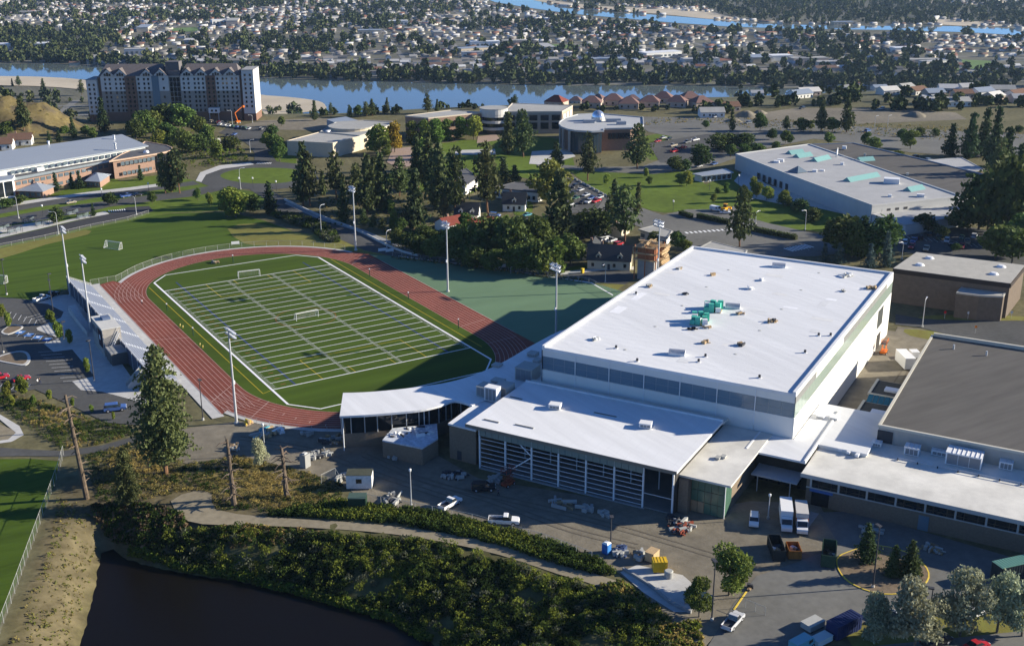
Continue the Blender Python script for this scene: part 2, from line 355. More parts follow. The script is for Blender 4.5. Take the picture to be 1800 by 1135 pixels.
# ------------------------------------------------------------------ campus ground sheets
lawn = mat('lawn', (.098,.142,.018), .95, .22, .25, bump=.3, bscale=3, big=.2)
lawn2 = mat('mown_field', (.060,.100,.010), .95, .24, .9, bump=.2, bscale=4, stretch=(radians(-18), .02, .32))
golden = mat('dry_grass', (.22,.185,.05), .95, .25, .4, bump=.4, bscale=3, col2=(.16,.165,.04), big=.15)
def lay(name, m, z, *polys, sm=0):
    return [sheet(name, q, z, m, sm) for q in polys]
lay('lawn', lawn2, .03, [(-260,500),(0,437),(90,418),(180,398),(240,385),(300,375),(400,372),(465,388),(540,416),(560,430),(520,440),(420,438),(330,448),(262,470),(228,492),(195,500),(120,508),(60,527),(0,523),(-260,560)])
lay('dry_verge', golden, .045, [(400,402),(450,392),(520,408),(575,415),(640,432),(690,446),(640,447),(560,436),(470,431),(430,428)], [(0,437),(90,418),(150,404),(155,412),(80,430),(0,455)],
    [(700,452),(860,468),(1030,490),(1100,478),(1110,486),(1080,512),(1040,498),(860,474),(690,455)], [(1620,556),(1680,553),(1800,556),(1800,563),(1673,562),(1620,560)], [(1718,576),(1800,580),(1860,586),(1860,602),(1800,598),(1740,588)],
    [(1590,578),(1640,582),(1680,592),(1660,600),(1600,590)], sm=2)
lay('lawn', lawn, .03, [(88,348),(130,326),(200,313),(214,330),(150,345)], [(221,333),(228,316),(288,308),(300,322),(260,330)], [(185,358),(300,342),(380,330),(450,338),(455,352),(380,362),(290,372),(240,366)],
    [(0,398),(60,388),(92,384),(90,392),(40,402),(0,408)], [(160,378),(185,372),(190,378),(150,385)], [(388,304),(420,296),(520,296),(528,312),(500,322),(430,322),(395,314)],
    [(790,252),(832,246),(842,262),(872,282),(940,300),(938,316),(880,303),(820,292),(788,282)], [(905,250),(950,240),(985,246),(1000,252),(960,264),(925,266)], [(1032,318),(1060,310),(1150,314),(1230,322),(1300,333),(1312,346),(1282,362),(1220,368),(1168,374),(1120,362),(1060,340)],
    [(1308,375),(1316,358),(1345,345),(1385,356),(1425,370),(1450,388),(1410,405),(1330,390)], [(1000,470),(1070,462),(1105,466),(1080,478),(1010,486)], [(1130,240),(1180,238),(1185,270),(1145,282),(1128,262)], [(900,352),(930,350),(936,372),(905,378)],
    [(480,268),(515,268),(520,288),(490,292)], [(1180,232),(1300,228),(1310,234),(1190,240)], [(690,300),(850,300),(830,340),(700,330)], sm=2)
lay('playing_field', lawn2, .03, [(-300,808),(60,806),(104,810),(96,850),(-10,1125),(-500,1600)])
lay('dirt_lot', dirt, .03, [(1290,205),(1400,190),(1560,190),(1680,198),(1700,210),(1560,216),(1400,222),(1290,222)], [(380,232),(460,212),(560,208),(690,212),(700,222),(600,230),(480,228)],
    [(1578,574),(1620,578),(1690,600),(1640,680),(1560,760),(1500,730),(1540,650)])
yard = [(250,770),(330,752),(420,740),(520,752),(610,756),(770,800),(840,840),(1200,900),(1320,880),(1440,885),(1480,960),(1420,1000),(1340,1020),(1300,1070),(1240,1135),(1180,1110),(1130,1040),(1060,985),(900,940),(760,905),(640,880),(600,850),(540,830),(420,800),(330,815),(250,790)]
lay('lawn', lawn, .015, [(-80,372),(0,352),(90,340),(214,318),(290,306),(345,318),(400,330),(455,340),(470,352),(440,368),(300,374),(180,398),(0,436),(-80,455)])
lay('lawn', lawn, .012, [(775,252),(860,244),(1000,244),(1012,300),(945,314),(860,304),(780,296)], [(1290,300),(1400,345),(1540,392),(1480,412),(1330,395),(1200,372),(1230,330)], [(1000,300),(1130,300),(1230,300),(1240,330),(1040,330)])
lay('car_park_bay', asphd, .064, [(127,614),(166,660.5),(127,669),(104,640),(96,619)], [(60,540),(112,549),(107,558),(66,575),(40,560)], [(142,685),(179,688.5),(243,706),(254,717),(262,724),(150,726)])  # bays laid in a darker asphalt colour than the rest of the car park
lay('dirt_yard', dirt, .035, yard)
trail = mat('dirt_path', (.25,.215,.15), .95, .18, .6, big=.12)
lay('dirt_path', trail, .05, [(300,880),(345,862),(372,868),(380,895),(470,908),(600,916),(700,925),(800,940),(900,962),(1000,995),(1090,1022),(1150,1062),(1180,1100),(1160,1100),(1120,1065),(1060,1032),(980,1008),(880,975),(780,952),(690,938),(600,930),(480,924),(390,922),(330,915)], sm=2)
lay('road', asph, .05, [(-60,378),(0,366),(46,356),(92,351),(166,341),(231,334),(277,328),(340,318),(352,324),(277,334),(231,340),(166,348),(118,357),(65,364),(0,376),(-60,388)],
    [(-60,397),(0,383),(118,362),(166,356),(231,347),(314,337),(372,326),(400,332),(340,345),(250,356),(190,364),(150,374),(80,384),(0,398),(-60,414)],
    [(452,322),(478,334),(500,350),(560,378),(620,402),(690,438),(740,449),(850,464),(985,484),(1060,474),(1105,476),(1120,486),(1098,500),(1035,496),(860,472),(700,452),(640,440),(580,412),(500,380),(470,352),(440,334)])
lay('road', asphd, .055, [(-60,434),(0,419),(70,403),(130,389),(185,377),(225,364),(262,362),(270,371),(225,384),(160,397),(80,416),(0,432),(-60,448)])
lay('road', asph, .055, [(344,318),(352,305),(385,293),(447,284),(448,270),(440,258),(425,246),(385,234),(400,224),(470,224),(480,240),(472,256),(478,270),(486,284),(530,289),(556,300),(560,316),(530,328),(480,333),(420,332),(370,328)])
lay('lawn_island', lawn, .075, [(388,307),(420,297),(470,295),(520,298),(527,311),(500,321),(440,322),(400,316)], sm=4)
lay('road', asphl, .05, [(1100,205),(1300,208),(1500,222),(1800,236),(2000,240),(2000,300),(1800,276),(1700,275),(1600,268),(1520,254),(1430,244),(1340,262),(1300,276),(1240,296),(1150,306),(1050,302),(945,292),(940,286),(1040,294),(1130,292),(1190,270),(1180,240),(1140,232)])
lay('car_park', asph, .055, [(1140,252),(1240,236),(1300,232),(1296,262),(1230,288),(1160,286)], [(975,340),(985,314),(1005,312),(1064,346),(1046,372),(1000,376)], [(1560,402),(1700,398),(1820,420),(1900,470),(1780,470),(1580,442)])
lay('road', asphl, .06, [(1046,372),(1064,346),(1100,360),(1130,366),(1165,378),(1208,368),(1245,368),(1292,362),(1300,378),(1350,392),(1430,410),(1480,420),(1560,412),(1580,430),(1440,450),(1300,452),(1210,440),(1140,405),(1090,385)])
lay('road', asph, .055, [(1574,552),(1620,560),(1673,563),(1800,564),(2000,566),(2000,640),(1800,608),(1666,588),(1620,576),(1574,570)])
lay('car_park', asph, .055, [(-80,528),(0,522),(60,527),(112,545),(180,620),(205,660),(262,705),(258,748),(185,742),(125,712),(62,684),(0,692),(-80,700)])
lay('road', asph, .05, [(-80,782),(0,786),(60,790),(111,792),(180,782),(245,764),(252,772),(185,792),(115,802),(42,801),(0,802),(-80,806)])
ay = asphl
lay('yard_pavement', asphl, .06, [(1235,1150),(1290,1060),(1330,1012),(1400,988),(1476,958),(1440,900),(1500,898),(1800,985),(2000,1030),(2000,1080),(1800,1062),(1640,1092),(1520,1092),(1400,1150)], [(1300,1250),(1400,1150),(1560,1124),(1800,1105),(2000,1090),(2000,1250)])
lay('dry_verge', golden, .07, [(1480,1105),(1560,1090),(1680,1080),(1800,1062),(1900,1050),(1900,1098),(1800,1108),(1600,1128),(1500,1138)])
lay('gravel_circle', trail, .06, [(-60,735),(0,745),(30,762),(26,774),(0,778),(-60,780)], sm=2)
# concrete pieces
lay('plaza', conc, .075, [(52,531),(84,526),(99,519),(126,517),(160,560),(215,640),(250,690),(276,711),(254,716),(243,705),(179,688),(142,685),(127,670),(166,661),(127,614),(94,618),(77,604),(104,594),(66,580),(64,576),(107,558),(112,548),(84,534)])
lay('pavement', conc, .07, [(0,412),(70,396),(100,391),(185,371),(192,376),(130,388),(70,402),(0,418)], [(344,318),(352,303),(385,291),(440,285),(447,289),(390,297),(362,307),(354,320)], [(0,360),(92,346),(166,336),(231,329),(277,323),(277,328),(231,334),(166,341),(92,351),(0,366)],
    [(935,266),(1000,262),(1012,275),(960,290),(930,288)], [(800,264),(870,262),(872,272),(800,272)], [(1300,335),(1330,322),(1400,335),(1440,352),(1500,372),(1500,380),(1430,364),(1350,342),(1318,352)], [(985,478),(1060,470),(1115,468),(1115,474),(1060,475),(985,483)],
    [(1290,318),(1310,296),(1345,322),(1400,345),(1380,360),(1330,350)], [(0,400),(40,394),(100,385),(100,391),(0,410)], [(-40,726),(0,728),(34,748),(42,764),(20,776),(-40,784),(-40,779),(14,772),(28,760),(0,737),(-40,732)], [(1090,1005),(1120,992),(1200,1010),(1235,1040),(1215,1075),(1185,1075),(1130,1040)])
lay('brick_plaza', mat('brick_paving', (.34,.25,.20), .9, .12, 1), .07, [(690,262),(722,258),(730,290),(700,296),(680,285)], [(840,240),(872,236),(880,246),(838,252)])
lay('pavement', concd, .075, [(1400,930),(1425,898),(1440,902),(1416,934)], [(500,358),(560,385),(640,410),(730,446),(745,448),(640,404),(560,378),(505,353)])

rut = mat('tyre_ruts', (.15,.13,.098), .95, .2, .8)
for k, pts in enumerate([[(640,800),(760,850),(900,880),(1060,920),(1200,960),(1330,1000)],[(700,830),(860,880),(1000,930),(1120,960)],[(420,770),(540,790),(650,830),(800,880)],[(1560,700),(1600,640),(1640,600)]]):
    c_ = [G(a, b) for a, b in smoothpoly(pts, 6, False)]
    for off_ in (-.8, .8):
        mb = MB(); V_ = []
        for i, p in enumerate(c_):
            q = c_[min(i+1, len(c_)-1)]-c_[max(i-1, 0)]; q.normalize(); n_ = Vector((-q.y, q.x, 0)); V_ += [p+n_*(off_-.22), p+n_*(off_+.22)]
        mb.add([(v.x, v.y, .112+.001*k+.0003*(off_ > 0)) for v in V_], [(2*i, 2*i+1, 2*i+3, 2*i+2) for i in range(len(c_)-1)]); struct(mb.build('tyre_track', rut))
# ------------------------------------------------------------------ running track and field (centre of the field = origin)
RI, LN, YC = 36.0, 1.22, 43.5
RO = RI+8*LN+.1
track = mat('red_track', (.215,.062,.042), .9, .16, .5, big=.16)
turf = mat('artificial_turf', (.053,.087,.008), .95, .24, .35, bump=.1, bscale=6, stretch=(0, .03, .33), big=.06)
sage = mat('sage_green_surface', (.125,.20,.115), .95, .10, .15, stretch=(radians(-30), .15, .5), big=.10)
def oval(r, n=48):
    return [(r*cos(pi*i/n), YC+r*sin(pi*i/n)) for i in range(n+1)]+[(r*cos(pi+pi*i/n), -YC+r*sin(pi+pi*i/n)) for i in range(n+1)]
lay('sports_surface', sage, .02, [(628,446),(700,450),(860,470),(1040,497),(1095,512),(1060,560),(1000,625),(930,612),(866,575),(760,520),(680,474)])
sheet('sports_surface_edge', [(700,449.6),(860,469.4),(1040,496.4),(1078,518),(1077,519.4),(1039,497.6),(860,470.8),(700,451)], .03, paintw)
apron = sheet('track_apron', [(p[0]*1.0, p[1]) for p in oval(RO+1.5)], .06, conc, raw=True)
sheet('track_apron', [(-48.6,-60),(-45.6,-60),(-45.6,71),(-48.6,71)], .065, conc, raw=True)
tr = sheet('running_track', oval(RO), .085, track, raw=True)
sheet('running_track', [(-45.8,-58.5),(-35.9,-50),(-35.9,60),(-41,71.5),(-45.8,69.5)], .08, track, raw=True)
sheet('running_track', [(45.8,-62),(35.9,-50),(35.9,60),(44,62),(47.2,55),(47.2,-60)], .078, track, raw=True)
fieldo = sheet('turf_field', oval(RI-.1), .12, turf, raw=True)
lanem = mat('lane_paint', (.55,.38,.33), .8, .1, 2)
for k in range(9):
    r = RI+LN*k+.02; a = oval(r-.055); b = oval(r+.055); n = len(a); z = .23
    mb = MB(); mb.add([(x, y, z) for x, y in a]+[(x, y, z) for x, y in b], [(i, n+i, n+(i+1)%n, (i+1)%n) for i in range(n)])
    if k > 0:
        for x, y0, y1 in ((-r, YC, 69-k*.1), (-r, -58.2, -YC)): mb.add([(x-.055,y0,z),(x+.055,y0,z),(x+.055,y1,z),(x-.055,y1,z)], [(0,1,2,3)])
    mb.build('lane_line', lanem, tr)
def strip(mb, p, q, w, z):
    d = Vector((q[0]-p[0], q[1]-p[1])); d.normalize(); n = Vector((-d.y, d.x))*w/2; z += .08 if z > 0 else 0
    mb.add([(p[0]+n.x,p[1]+n.y,z),(p[0]-n.x,p[1]-n.y,z),(q[0]-n.x,q[1]-n.y,z),(q[0]+n.x,q[1]+n.y,z)], [(0,1,2,3)]); return mb
for a, b in (((-45.8,24),(-36,20)),((-45.8,4.5),(-36,1)),((36,-33),(45.8,-31)),((-45.8,-50),(-37,-41)),((36,46),(45.8,56)),((-40.5,-64.5),(-33,-57)),((35.5,-50),(45.8,-49))):
    strip(MB(), a, b, .14, .152).build('start_line', lanem, tr)
mb = MB()
for k in range(26):
    ang = pi+pi*(.10+.032*k); r = RI+LN*(k % 8)+.1; c, s = cos(ang), sin(ang); strip(mb, (r*c, -YC+r*s), ((r+LN*.9)*c, -YC+(r+LN*.9)*s), .16, .152)
o = mb.build('relay_marks', lanem, tr); o['kind'] = 'stuff'
YD = .9144; FW = 65*YD/2; GL = 55*YD
ylm = MB(); strip(ylm, (-FW+1.2, 0), (FW-1.2, 0), .27, 0); yl_me = ylm.mesh('yard_line', paintw)
glm = MB(); strip(glm, (-FW, 0), (FW, 0), .40, 0); gl_me = glm.mesh('goal_line', paintw)
for k in range(23):
    y = -GL+5*YD*k; link('goal_line' if k in (0, 22) else 'yard_line', gl_me if k in (0, 22) else yl_me, fieldo, (0, y, .240))
bd = [(-FW,-61.5),(-23.9,-68.5),(23.9,-68.5),(FW,-61.5),(FW,61.5),(23.9,68.5),(-23.9,68.5),(-FW,61.5)]
for i in range(8):
    p, q = bd[i], bd[(i+1)%8]; strip(MB(), p, q, .62 if i in (3,7) else .45, .166+.0015*i).build('boundary_line', paintw, fieldo)
mb = MB()
for k in range(111):
    y = -GL+YD*k
    for x in (-FW+1.0, FW-1.0): strip(mb, (x-.55, y), (x+.55, y), .11, .163)
    for x in (-7.77, 7.77): strip(mb, (x-.55, y), (x+.55, y), .14, .164)
o = mb.build('hash_marks', paintw, fieldo); o['kind'] = 'stuff'
bluep = mat('blue_paint', (.045,.07,.15), .9, .1, 2); orangep = mat('orange_paint', (.26,.11,.03), .9, .1, 2)
yelp = mat('faded_yellow_line', (.42,.34,.03), .9, .1, 2)
for x in (-23.2, 22.4):
    strip(MB(), (x, -GL+.3), (x, GL+8), .50, .156).build('soccer_line', bluep, fieldo)
for x, s in ((-32.6, -1), (32.6, 1)):
    strip(MB(), (x, -51.5), (x, 57), .22, .156).build('sideline_limit', yelp, fieldo)
strip(MB(), (-32.6,-51.5), (-30.2,-50.5), .22, .157).build('sideline_limit', yelp, fieldo)
for s in (-1, 1):
    for x in (-15.5, 15.5): strip(MB(), (x, s*GL), (x, s*(GL-16.5)), .20, .1575).build('penalty_box_line', yelp, fieldo)
    strip(MB(), (-15.5, s*(GL-16.5)), (15.5, s*(GL-16.5)), .20, .158).build('penalty_box_line', yelp, fieldo)
    for x in (-6, 6): strip(MB(), (x, s*GL), (x, s*(GL-5.5)), .20, .1585).build('goal_box_line', yelp, fieldo)
mb = MB()
for i in range(40):
    a, b = 2*pi*i/40, 2*pi*(i+1)/40; strip(mb, (9.15*cos(a), 9.15*sin(a)), (9.15*cos(b), 9.15*sin(b)), .2, .159)
mb.build('centre_circle', orangep, fieldo)
mb = MB()
for k in range(22):   # lettering blocks along both sides are too faint to read: short orange ticks
    y = -GL+5*YD*(k+.5); strip(mb, (-FW+3.2, y), (-FW+4.6, y), .3, .1595)
mb.build('sideline_ticks', orangep, fieldo)['kind'] = 'stuff'
# ------------------------------------------------------------------ grandstand
st = thing('grandstand', 'long low aluminium bleacher grandstand along the left straight of the red track', 'grandstand', (-48.6, -34, 0))
SL = 102.0; nrow = 10
alum = mat('aluminium_bench', (.62,.64,.66), .35, .04, 1, metal=.4)
MB().prism([(0,0),(0,SL),(-7.6,SL),(-7.6,0)], 0, .3, 0).build('foundation', concd, st)
rm = MB(); rm.box(-.78, 0, 0, 0, SL, .06); row_me = rm.mesh('deck', mat('bleacher_deck', (.42,.43,.44), .5, .05, 1, metal=.2))
bm2 = MB(); bm2.box(-.30, 0, 0, 0, SL, .07); bench_me = bm2.mesh('bench', alum)
for k in range(nrow):
    z = .55+.40*k; x = -.74*k
    d = link('deck', row_me, st, (x, 0, z)); link('bench', bench_me, st, (x-.38, 0, z+.42))
    MB().box(x-.06, 0, z-.36, x-.02, SL, z).build('riser', darkm, st)
MB().box(-7.75, 0, 0, -7.55, SL, 4.6).build('back_wall', mat('navy_wall', (.07,.08,.11), .7, .1, 1), st)
for x0 in range(0, 102, 6):
    MB().box(-7.9, x0+.0, 0, -7.76, x0+.25, 5.4).build('post', steel, st)
MB().box(-7.72, 0, 5.3, -7.64, SL, 5.38).box(-7.72, 0, 4.95, -7.64, SL, 5.0).build('handrail', steelw, st)
for y0 in (12, 27, 42, 57, 72, 87):
    mb = MB()
    for k in range(nrow): mb.box(-.74*k-.72, y0, .62+.40*k, -.74*k-.05, y0+1.3, .86+.40*k)
    mb.build('aisle', paintw, st)
for y0, n in ((-.12, 0), (SL, 1)):
    MB().add([(0,y0,0),(-7.6,y0,0),(-7.6,y0,5.3),(0,y0,1.5)], [(0,1,2,3)]).box(-7.6, y0, 5.2, -7.5, y0+.1, 5.3).build('side_panel', mesh_mat('side_netting', (.5,.5,.5), .5), st)
pb = thing('press_box', 'boxy brick press box with a dark banner rising behind the bleachers', 'press box', (-60.6, -4, 0))
MB().box(0,2,0,5.0,15,8.0).build('wall', mat('pressbox_grey', (.36,.33,.29), .9, .1, .8), pb)
MB().box(-.15,1.85,8.0,5.15,15.15,8.25).build('roof', mat('pressbox_roof', (.55,.54,.50), .9, .1, .5), pb)
MB().box(-.08,3,2.2,0,7.5,7.2).build('banner', mat('maroon_banner', (.05,.018,.022), .7, 0), pb)
MB().prism([(-.10+.0*cos(a), 0) for a in (0,)]*0 or [(-.1,5.0),(-.09,5.0),(-.09,6.2),(-.1,6.2)], 4.2, 5.6).build('emblem', paintw, pb)
for y in (8.6, 11.2, 13.2): MB().box(-.07,y,4.9,0,y+1.5,6.6).build('window', glassd, pb)
MB().box(5.0,3,5.2,5.07,14,7.2).build('front_window', glassd, pb)
MB().box(2,9.5,8.25,4.2,12.5,8.9).build('roof_hatch', mat('hatch_blue', (.12,.16,.25), .6, 0), pb)
# stair on the south side of the press box
for k in range(12): MB().box(.6+.3*k, .2, .4+.55*k, .95+.3*k, 1.8, .5+.55*k).build('stair_tread', steel, pb)
MB().tube((.5,.15,.4),(4.2,.15,7.0),.09).tube((.5,1.85,.4),(4.2,1.85,7.0),.09).tube((.5,.15,1.5),(4.2,.15,8.1),.05).tube((.5,1.85,1.5),(4.2,1.85,8.1),.05).build('stair_rail', steelw, pb)
MB().box(0,-6.5,0,5.0,0.1,3.5).build('kiosk_wall', mat('kiosk_brick', (.13,.125,.12), .9, .1, 1), pb); MB().box(-.2,-6.7,3.5,5.2,.1,3.7).build('kiosk_roof', concd, pb)
MB().box(-.06,-5,0.1,0,-3.9,2.2).build('kiosk_door', darkm, pb)
sr = thing('access_stair', 'pale straight stair with solid sides at the near end of the bleachers', 'stairs', (-61.2, -30, 0))
for k in range(14): MB().box(.28*k, .25, 0, .28*k+.3, 2.35, .3+.27*k).build('step', conc, sr)
MB().add([(0,0,0),(4.2,0,0),(4.2,0,5.2),(0,0,1.2),(0,.22,0),(4.2,.22,0),(4.2,.22,5.2),(0,.22,1.2)], [(0,1,2,3),(7,6,5,4),(0,3,7,4),(3,2,6,7),(2,1,5,6)]).build('parapet', conc, sr)
MB().add([(0,2.4,0),(4.2,2.4,0),(4.2,2.4,5.2),(0,2.4,1.2),(0,2.62,0),(4.2,2.62,0),(4.2,2.62,5.2),(0,2.62,1.2)], [(0,1,2,3),(7,6,5,4),(0,3,7,4),(3,2,6,7),(2,1,5,6)]).build('parapet', conc, sr)
MB().box(4.2,0,0,5.3,2.62,4.0).build('landing', concd, sr)
rp = thing('access_ramp', 'blue-shaded concrete ramp behind the far half of the bleachers', 'ramp', (-60.8, 18, 0))
MB().add([(0,0,0),(2.2,0,0),(2.2,26,0),(0,26,0),(0,0,.15),(2.2,0,.15),(2.2,26,2.4),(0,26,2.4)], [(4,5,6,7),(0,1,5,4),(1,2,6,5),(2,3,7,6),(3,0,4,7)]).build('slope', conc, rp)
MB().box(-.2,0,0,0,26,1.6).build('parapet', conc, rp)
# ------------------------------------------------------------------ soccer goals
def goal(label, px0, px1, w=7.32, h=2.44, dep=2.0):
    a = G(*px0); b = G(*px1); c = (a+b)/2; rz = atan2(b.y-a.y, b.x-a.x)
    g = thing('soccer_goal', label, 'soccer goal', c, rz, 'portable soccer goals'); r = .07
    MB().tube((-w/2,0,0),(-w/2,0,h),r).build('post', steelw, g); MB().tube((w/2,0,0),(w/2,0,h),r).build('post', steelw, g)
    MB().tube((-w/2,0,h),(w/2,0,h),r).build('crossbar', steelw, g)
    for s in (-1, 1): MB().path([(s*w/2,0,h),(s*w/2,.8,h),(s*w/2,dep,0.05),(s*w/2,0,.05)], .05).build('side_frame', steelw, g)
    MB().tube((-w/2,dep,.05),(w/2,dep,.05),.05).tube((-w/2,.8,h),(w/2,.8,h),.04).build('back_bar', steelw, g)
    nm = MB().add([(-w/2,.8,h),(w/2,.8,h),(w/2,dep,.05),(-w/2,dep,.05)], [(0,1,2,3)]).add([(-w/2,0,h),(w/2,0,h),(w/2,.8,h),(-w/2,.8,h)], [(0,1,2,3)])
    for s in (-1, 1): nm.add([(s*w/2,0,h),(s*w/2,.8,h),(s*w/2,dep,.05),(s*w/2,0,.05)], [(0,1,2,3)])
    nm.build('net', mesh_mat('goal_net', (.75,.75,.75), .13), g); return g
goal('white soccer goal standing on the far goal line of the turf field', (418,490.5), (459,485.5))
goal('white soccer goal standing near the middle of the turf field', (519,566), (562,557))
goal('white soccer goal out on the mown grass field beyond the track', (218,437.5), (186,433))
goal('white soccer goal cut by the left edge of the photo on the mown field', (20,497), (-22,492))
# ------------------------------------------------------------------ new sports centre: local x = u (away to the right), y = -v
BO = (19.8, -102.4, 0); BA = radians(29.484)
def LB(px, py, z):
    g = G(px, py, z); dx, dy = g.x-BO[0], g.y-BO[1]; return (dx*cos(BA)+dy*sin(BA), -dx*sin(BA)+dy*cos(BA))   # local x, y
def bx(mb, u0, v0, z0, u1, v1, z1, mi=0): return mb.box(u0, -v0, z0, u1, -v1, z1, mi)
sheet('dirt_lot', [(BO[0]+u*cos(BA)+v*sin(BA), BO[1]+u*sin(BA)-v*cos(BA)) for u, v in ((18,60),(106,60),(108,78),(80,80),(18,79))], -.02, dirt, raw=True)
ar = thing('arena', 'huge white flat-roofed arena with a glass band under its roof edge', 'arena', BO, BA)
AU, AV, AZ = 102.5, 61.2, 18.5
MB().box(.4,-.4,0,AU-.4,-AV+.4,AZ-.5).build('core_wall', panelw, ar)
MB().box(0,0,AZ-.5,AU,-AV,AZ).build('roof', white, ar)
mb = MB(); p = .7; h = AZ+.55
mb.box(-.05,.05,AZ-.6,AU+.05,-p,h); mb.box(-.05,-AV+p,AZ-.6,AU+.05,-AV-.05,h); mb.box(-.048,-p,AZ-.6,p*.55,-AV+p,AZ+.12); mb.box(AU-p,-p,AZ-.6,AU+.048,-AV+p,h)
mb.build('parapet', white, ar)
seam = mat('membrane_seam', (.69,.69,.69), .6, .05, 1)
sm_ = MB(); sm_.box(0,-p,0,.12,-AV+p,.006); sme = sm_.mesh('roof_seam', seam); sm_ = MB(); sm_.box(p,0,0,AU-p,.12,.006); sme2 = sm_.mesh('roof_seam', seam)
for k in range(1, 40): link('roof_seam', sme, ar, (k*AU/40, 0, AZ+.001))
link('roof_seam', sme2, ar, (0, -AV*.36, AZ+.009)); link('roof_seam', sme2, ar, (0, -AV*.7, AZ+.009))
# front (u = 0) wall: panels, glass band, fascia
npan = 7; pw = AV/npan
gz0, gz1 = 13.0, 16.3
pm = MB(); pm.box(0,0,0,.22,-(pw-.10),gz0-.08); pan_me = pm.mesh('wall_panel', panelw)
fm = MB(); fm.box(0,0,0,.24,-(pw-.06),AZ-gz1-.62); fas_me = fm.mesh('fascia_panel', panelw)
for k in range(npan):
    link('wall_panel', pan_me, ar, (.12, -k*pw-.05, 0)); link('fascia_panel', fas_me, ar, (.10, -k*pw-.03, gz1+.03))
ngl = 21; gw = AV/ngl; gh = (gz1-gz0)/2
pnm = MB(); pnm.box(0,0,0,.06,-(gw-.10),gh-.08); pane_me = pnm.mesh('pane', glassb)
for k in range(ngl):
    for r in range(2): link('pane', pane_me, ar, (.20, -k*gw-.05, gz0+r*gh+.04))
MB().box(.24,-.02,gz0,.5,-AV+.02,gz1).build('mullion_grid', mat('mullion_grey', (.33,.35,.36), .5, 0), ar)
# sun side (v = AV) wall
nps = 12; pw2 = AU/nps
pm = MB(); pm.box(0,0,0,pw2-.10,-.22,gz0-.08); pan2 = pm.mesh('wall_panel', panelw)
fm = MB(); fm.box(0,0,0,pw2-.06,-.22,AZ-gz1-.62); fas2 = fm.mesh('fascia_panel', panelw); fas2d = fm.mesh('louvre_panel', mat('louvre_grey', (.20,.20,.19), .7, .1, 1))
for k in range(nps):
    link('wall_panel', pan2, ar, (k*pw2+.05, -AV+.12, 0))
    dk = k in (0, 1, 5, 6, 7, 8, 9, 10)
    link('louvre_panel' if dk else 'fascia_panel', fas2d if dk else fas2, ar, (k*pw2+.03, -AV+.10, gz1+.03))
ngs = 36; gw2 = AU/ngs
pnm = MB(); pnm.box(0,0,0,gw2-.08,-.06,gz1-gz0-.1); pane2 = pnm.mesh('pane', glassg)
for k in range(ngs): link('pane', pane2, ar, (k*gw2+.04, -AV-.02, gz0+.05))
MB().box(85,-AV-.1,6.8,92,-AV-.16,12.2).build('louvre_window', mat('louvre_dark', (.06,.065,.06), .5, .1, 3), ar)
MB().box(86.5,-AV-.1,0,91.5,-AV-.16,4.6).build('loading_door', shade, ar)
# left long wall and back wall panels
for k in range(nps): link('wall_panel', pan2, ar, (k*pw2+.05, .02, 0))
# front pilasters
for k in range(1, npan): MB().box(-.02,-k*pw+.10,9.6,.10,-k*pw-.10,AZ-.55).build('downpipe', steelw, ar)
MB().box(-.10,-.0,0,.35,.12,AZ-.6).build('corner_trim', darkm, ar)
# lower flat roofs along the left side of the arena
lo = thing('side_annex', 'low white-roofed strip along the left flank of the arena', 'annex', BO, BA)
q = [LB(993,569,6), LB(1108,487,6), LB(1150,487,6), LB(1185,487,6)]
MB().box(54,0.05,0,96,7.2,5.7).build('wall', panelw, lo); MB().box(53.6,.06,5.7,96.5,7.5,6.1).build('roof', white, lo)
se = thing('stair_annex', 'small taller white block at the far left corner of the arena', 'annex', BO, BA)
MB().box(97,.1,0,110,5.5,10.6).build('wall', panelw, se); MB().box(96.8,.08,10.6,110.3,5.8,11.0).build('roof', white, se)
# ---- curved canopy wing following the track bend
cn = thing('curved_wing', 'white curved-roof wing bending round the end of the track', 'sports wing', BO, BA)
zc = 8.8
front = [LB(a, b, zc) for a, b in smoothpoly([(597,731),(640,729),(690,725),(740,720),(775,712),(800,704),(830,712)], 4, False)]
back = [LB(a, b, zc) for a, b in smoothpoly([(603,690),(640,689),(690,685),(740,679),(790,671),(840,656),(890,633),(940,604),(1000,577),(1068,581)], 4, False)]
roofp = front+[(-2,4.0),(-2.0,-.5),(44,-.1)]+back[::-1]
MB().prism(roofp, zc-.5, zc, 0).build('roof', white, cn)
inner = [(x+(.9 if i == 0 else 0), y-.0) for i, (x, y) in enumerate(front)]
def inset(a, b, d):
    out = []
    for i, p in enumerate(a):
        q = min(b, key=lambda r: (r[0]-p[0])**2+(r[1]-p[1])**2); L = hypot(q[0]-p[0], q[1]-p[1]); out.append((p[0]+(q[0]-p[0])*d/L, p[1]+(q[1]-p[1])*d/L))
    return out
fi = inset(front, back, 2.2); bi = inset(back, front, 1.5)
MB().prism(fi[:-1]+[(-2,3.4),(-2,-.5),(44,-.2)]+bi[::-1], 0, 3.4, 0).build('base_wall', brick, cn)
MB().prism(inset(fi[:-1], back, .25)+[(-2,3.0),(-2,-.5),(43,-.3)]+inset(bi, front, .3)[::-1], 3.4, zc-.5, 0).build('glass_wall', glassd, cn)
for i in range(0, len(fi)-2, 2): MB().tube((fi[i][0], fi[i][1], 3.4), (fi[i][0], fi[i][1], zc-.5), .12).build('column', steel, cn)
x0, y0 = front[0]; MB().tube((x0+.5, y0-.4, 0), (x0+.5, y0-.4, zc-.5), .13).build('column', steelw, cn)
x0, y0 = LB(745,712,zc); MB().tube((x0, y0, 0), (x0, y0, zc-.5), .12).build('column', steelw, cn)
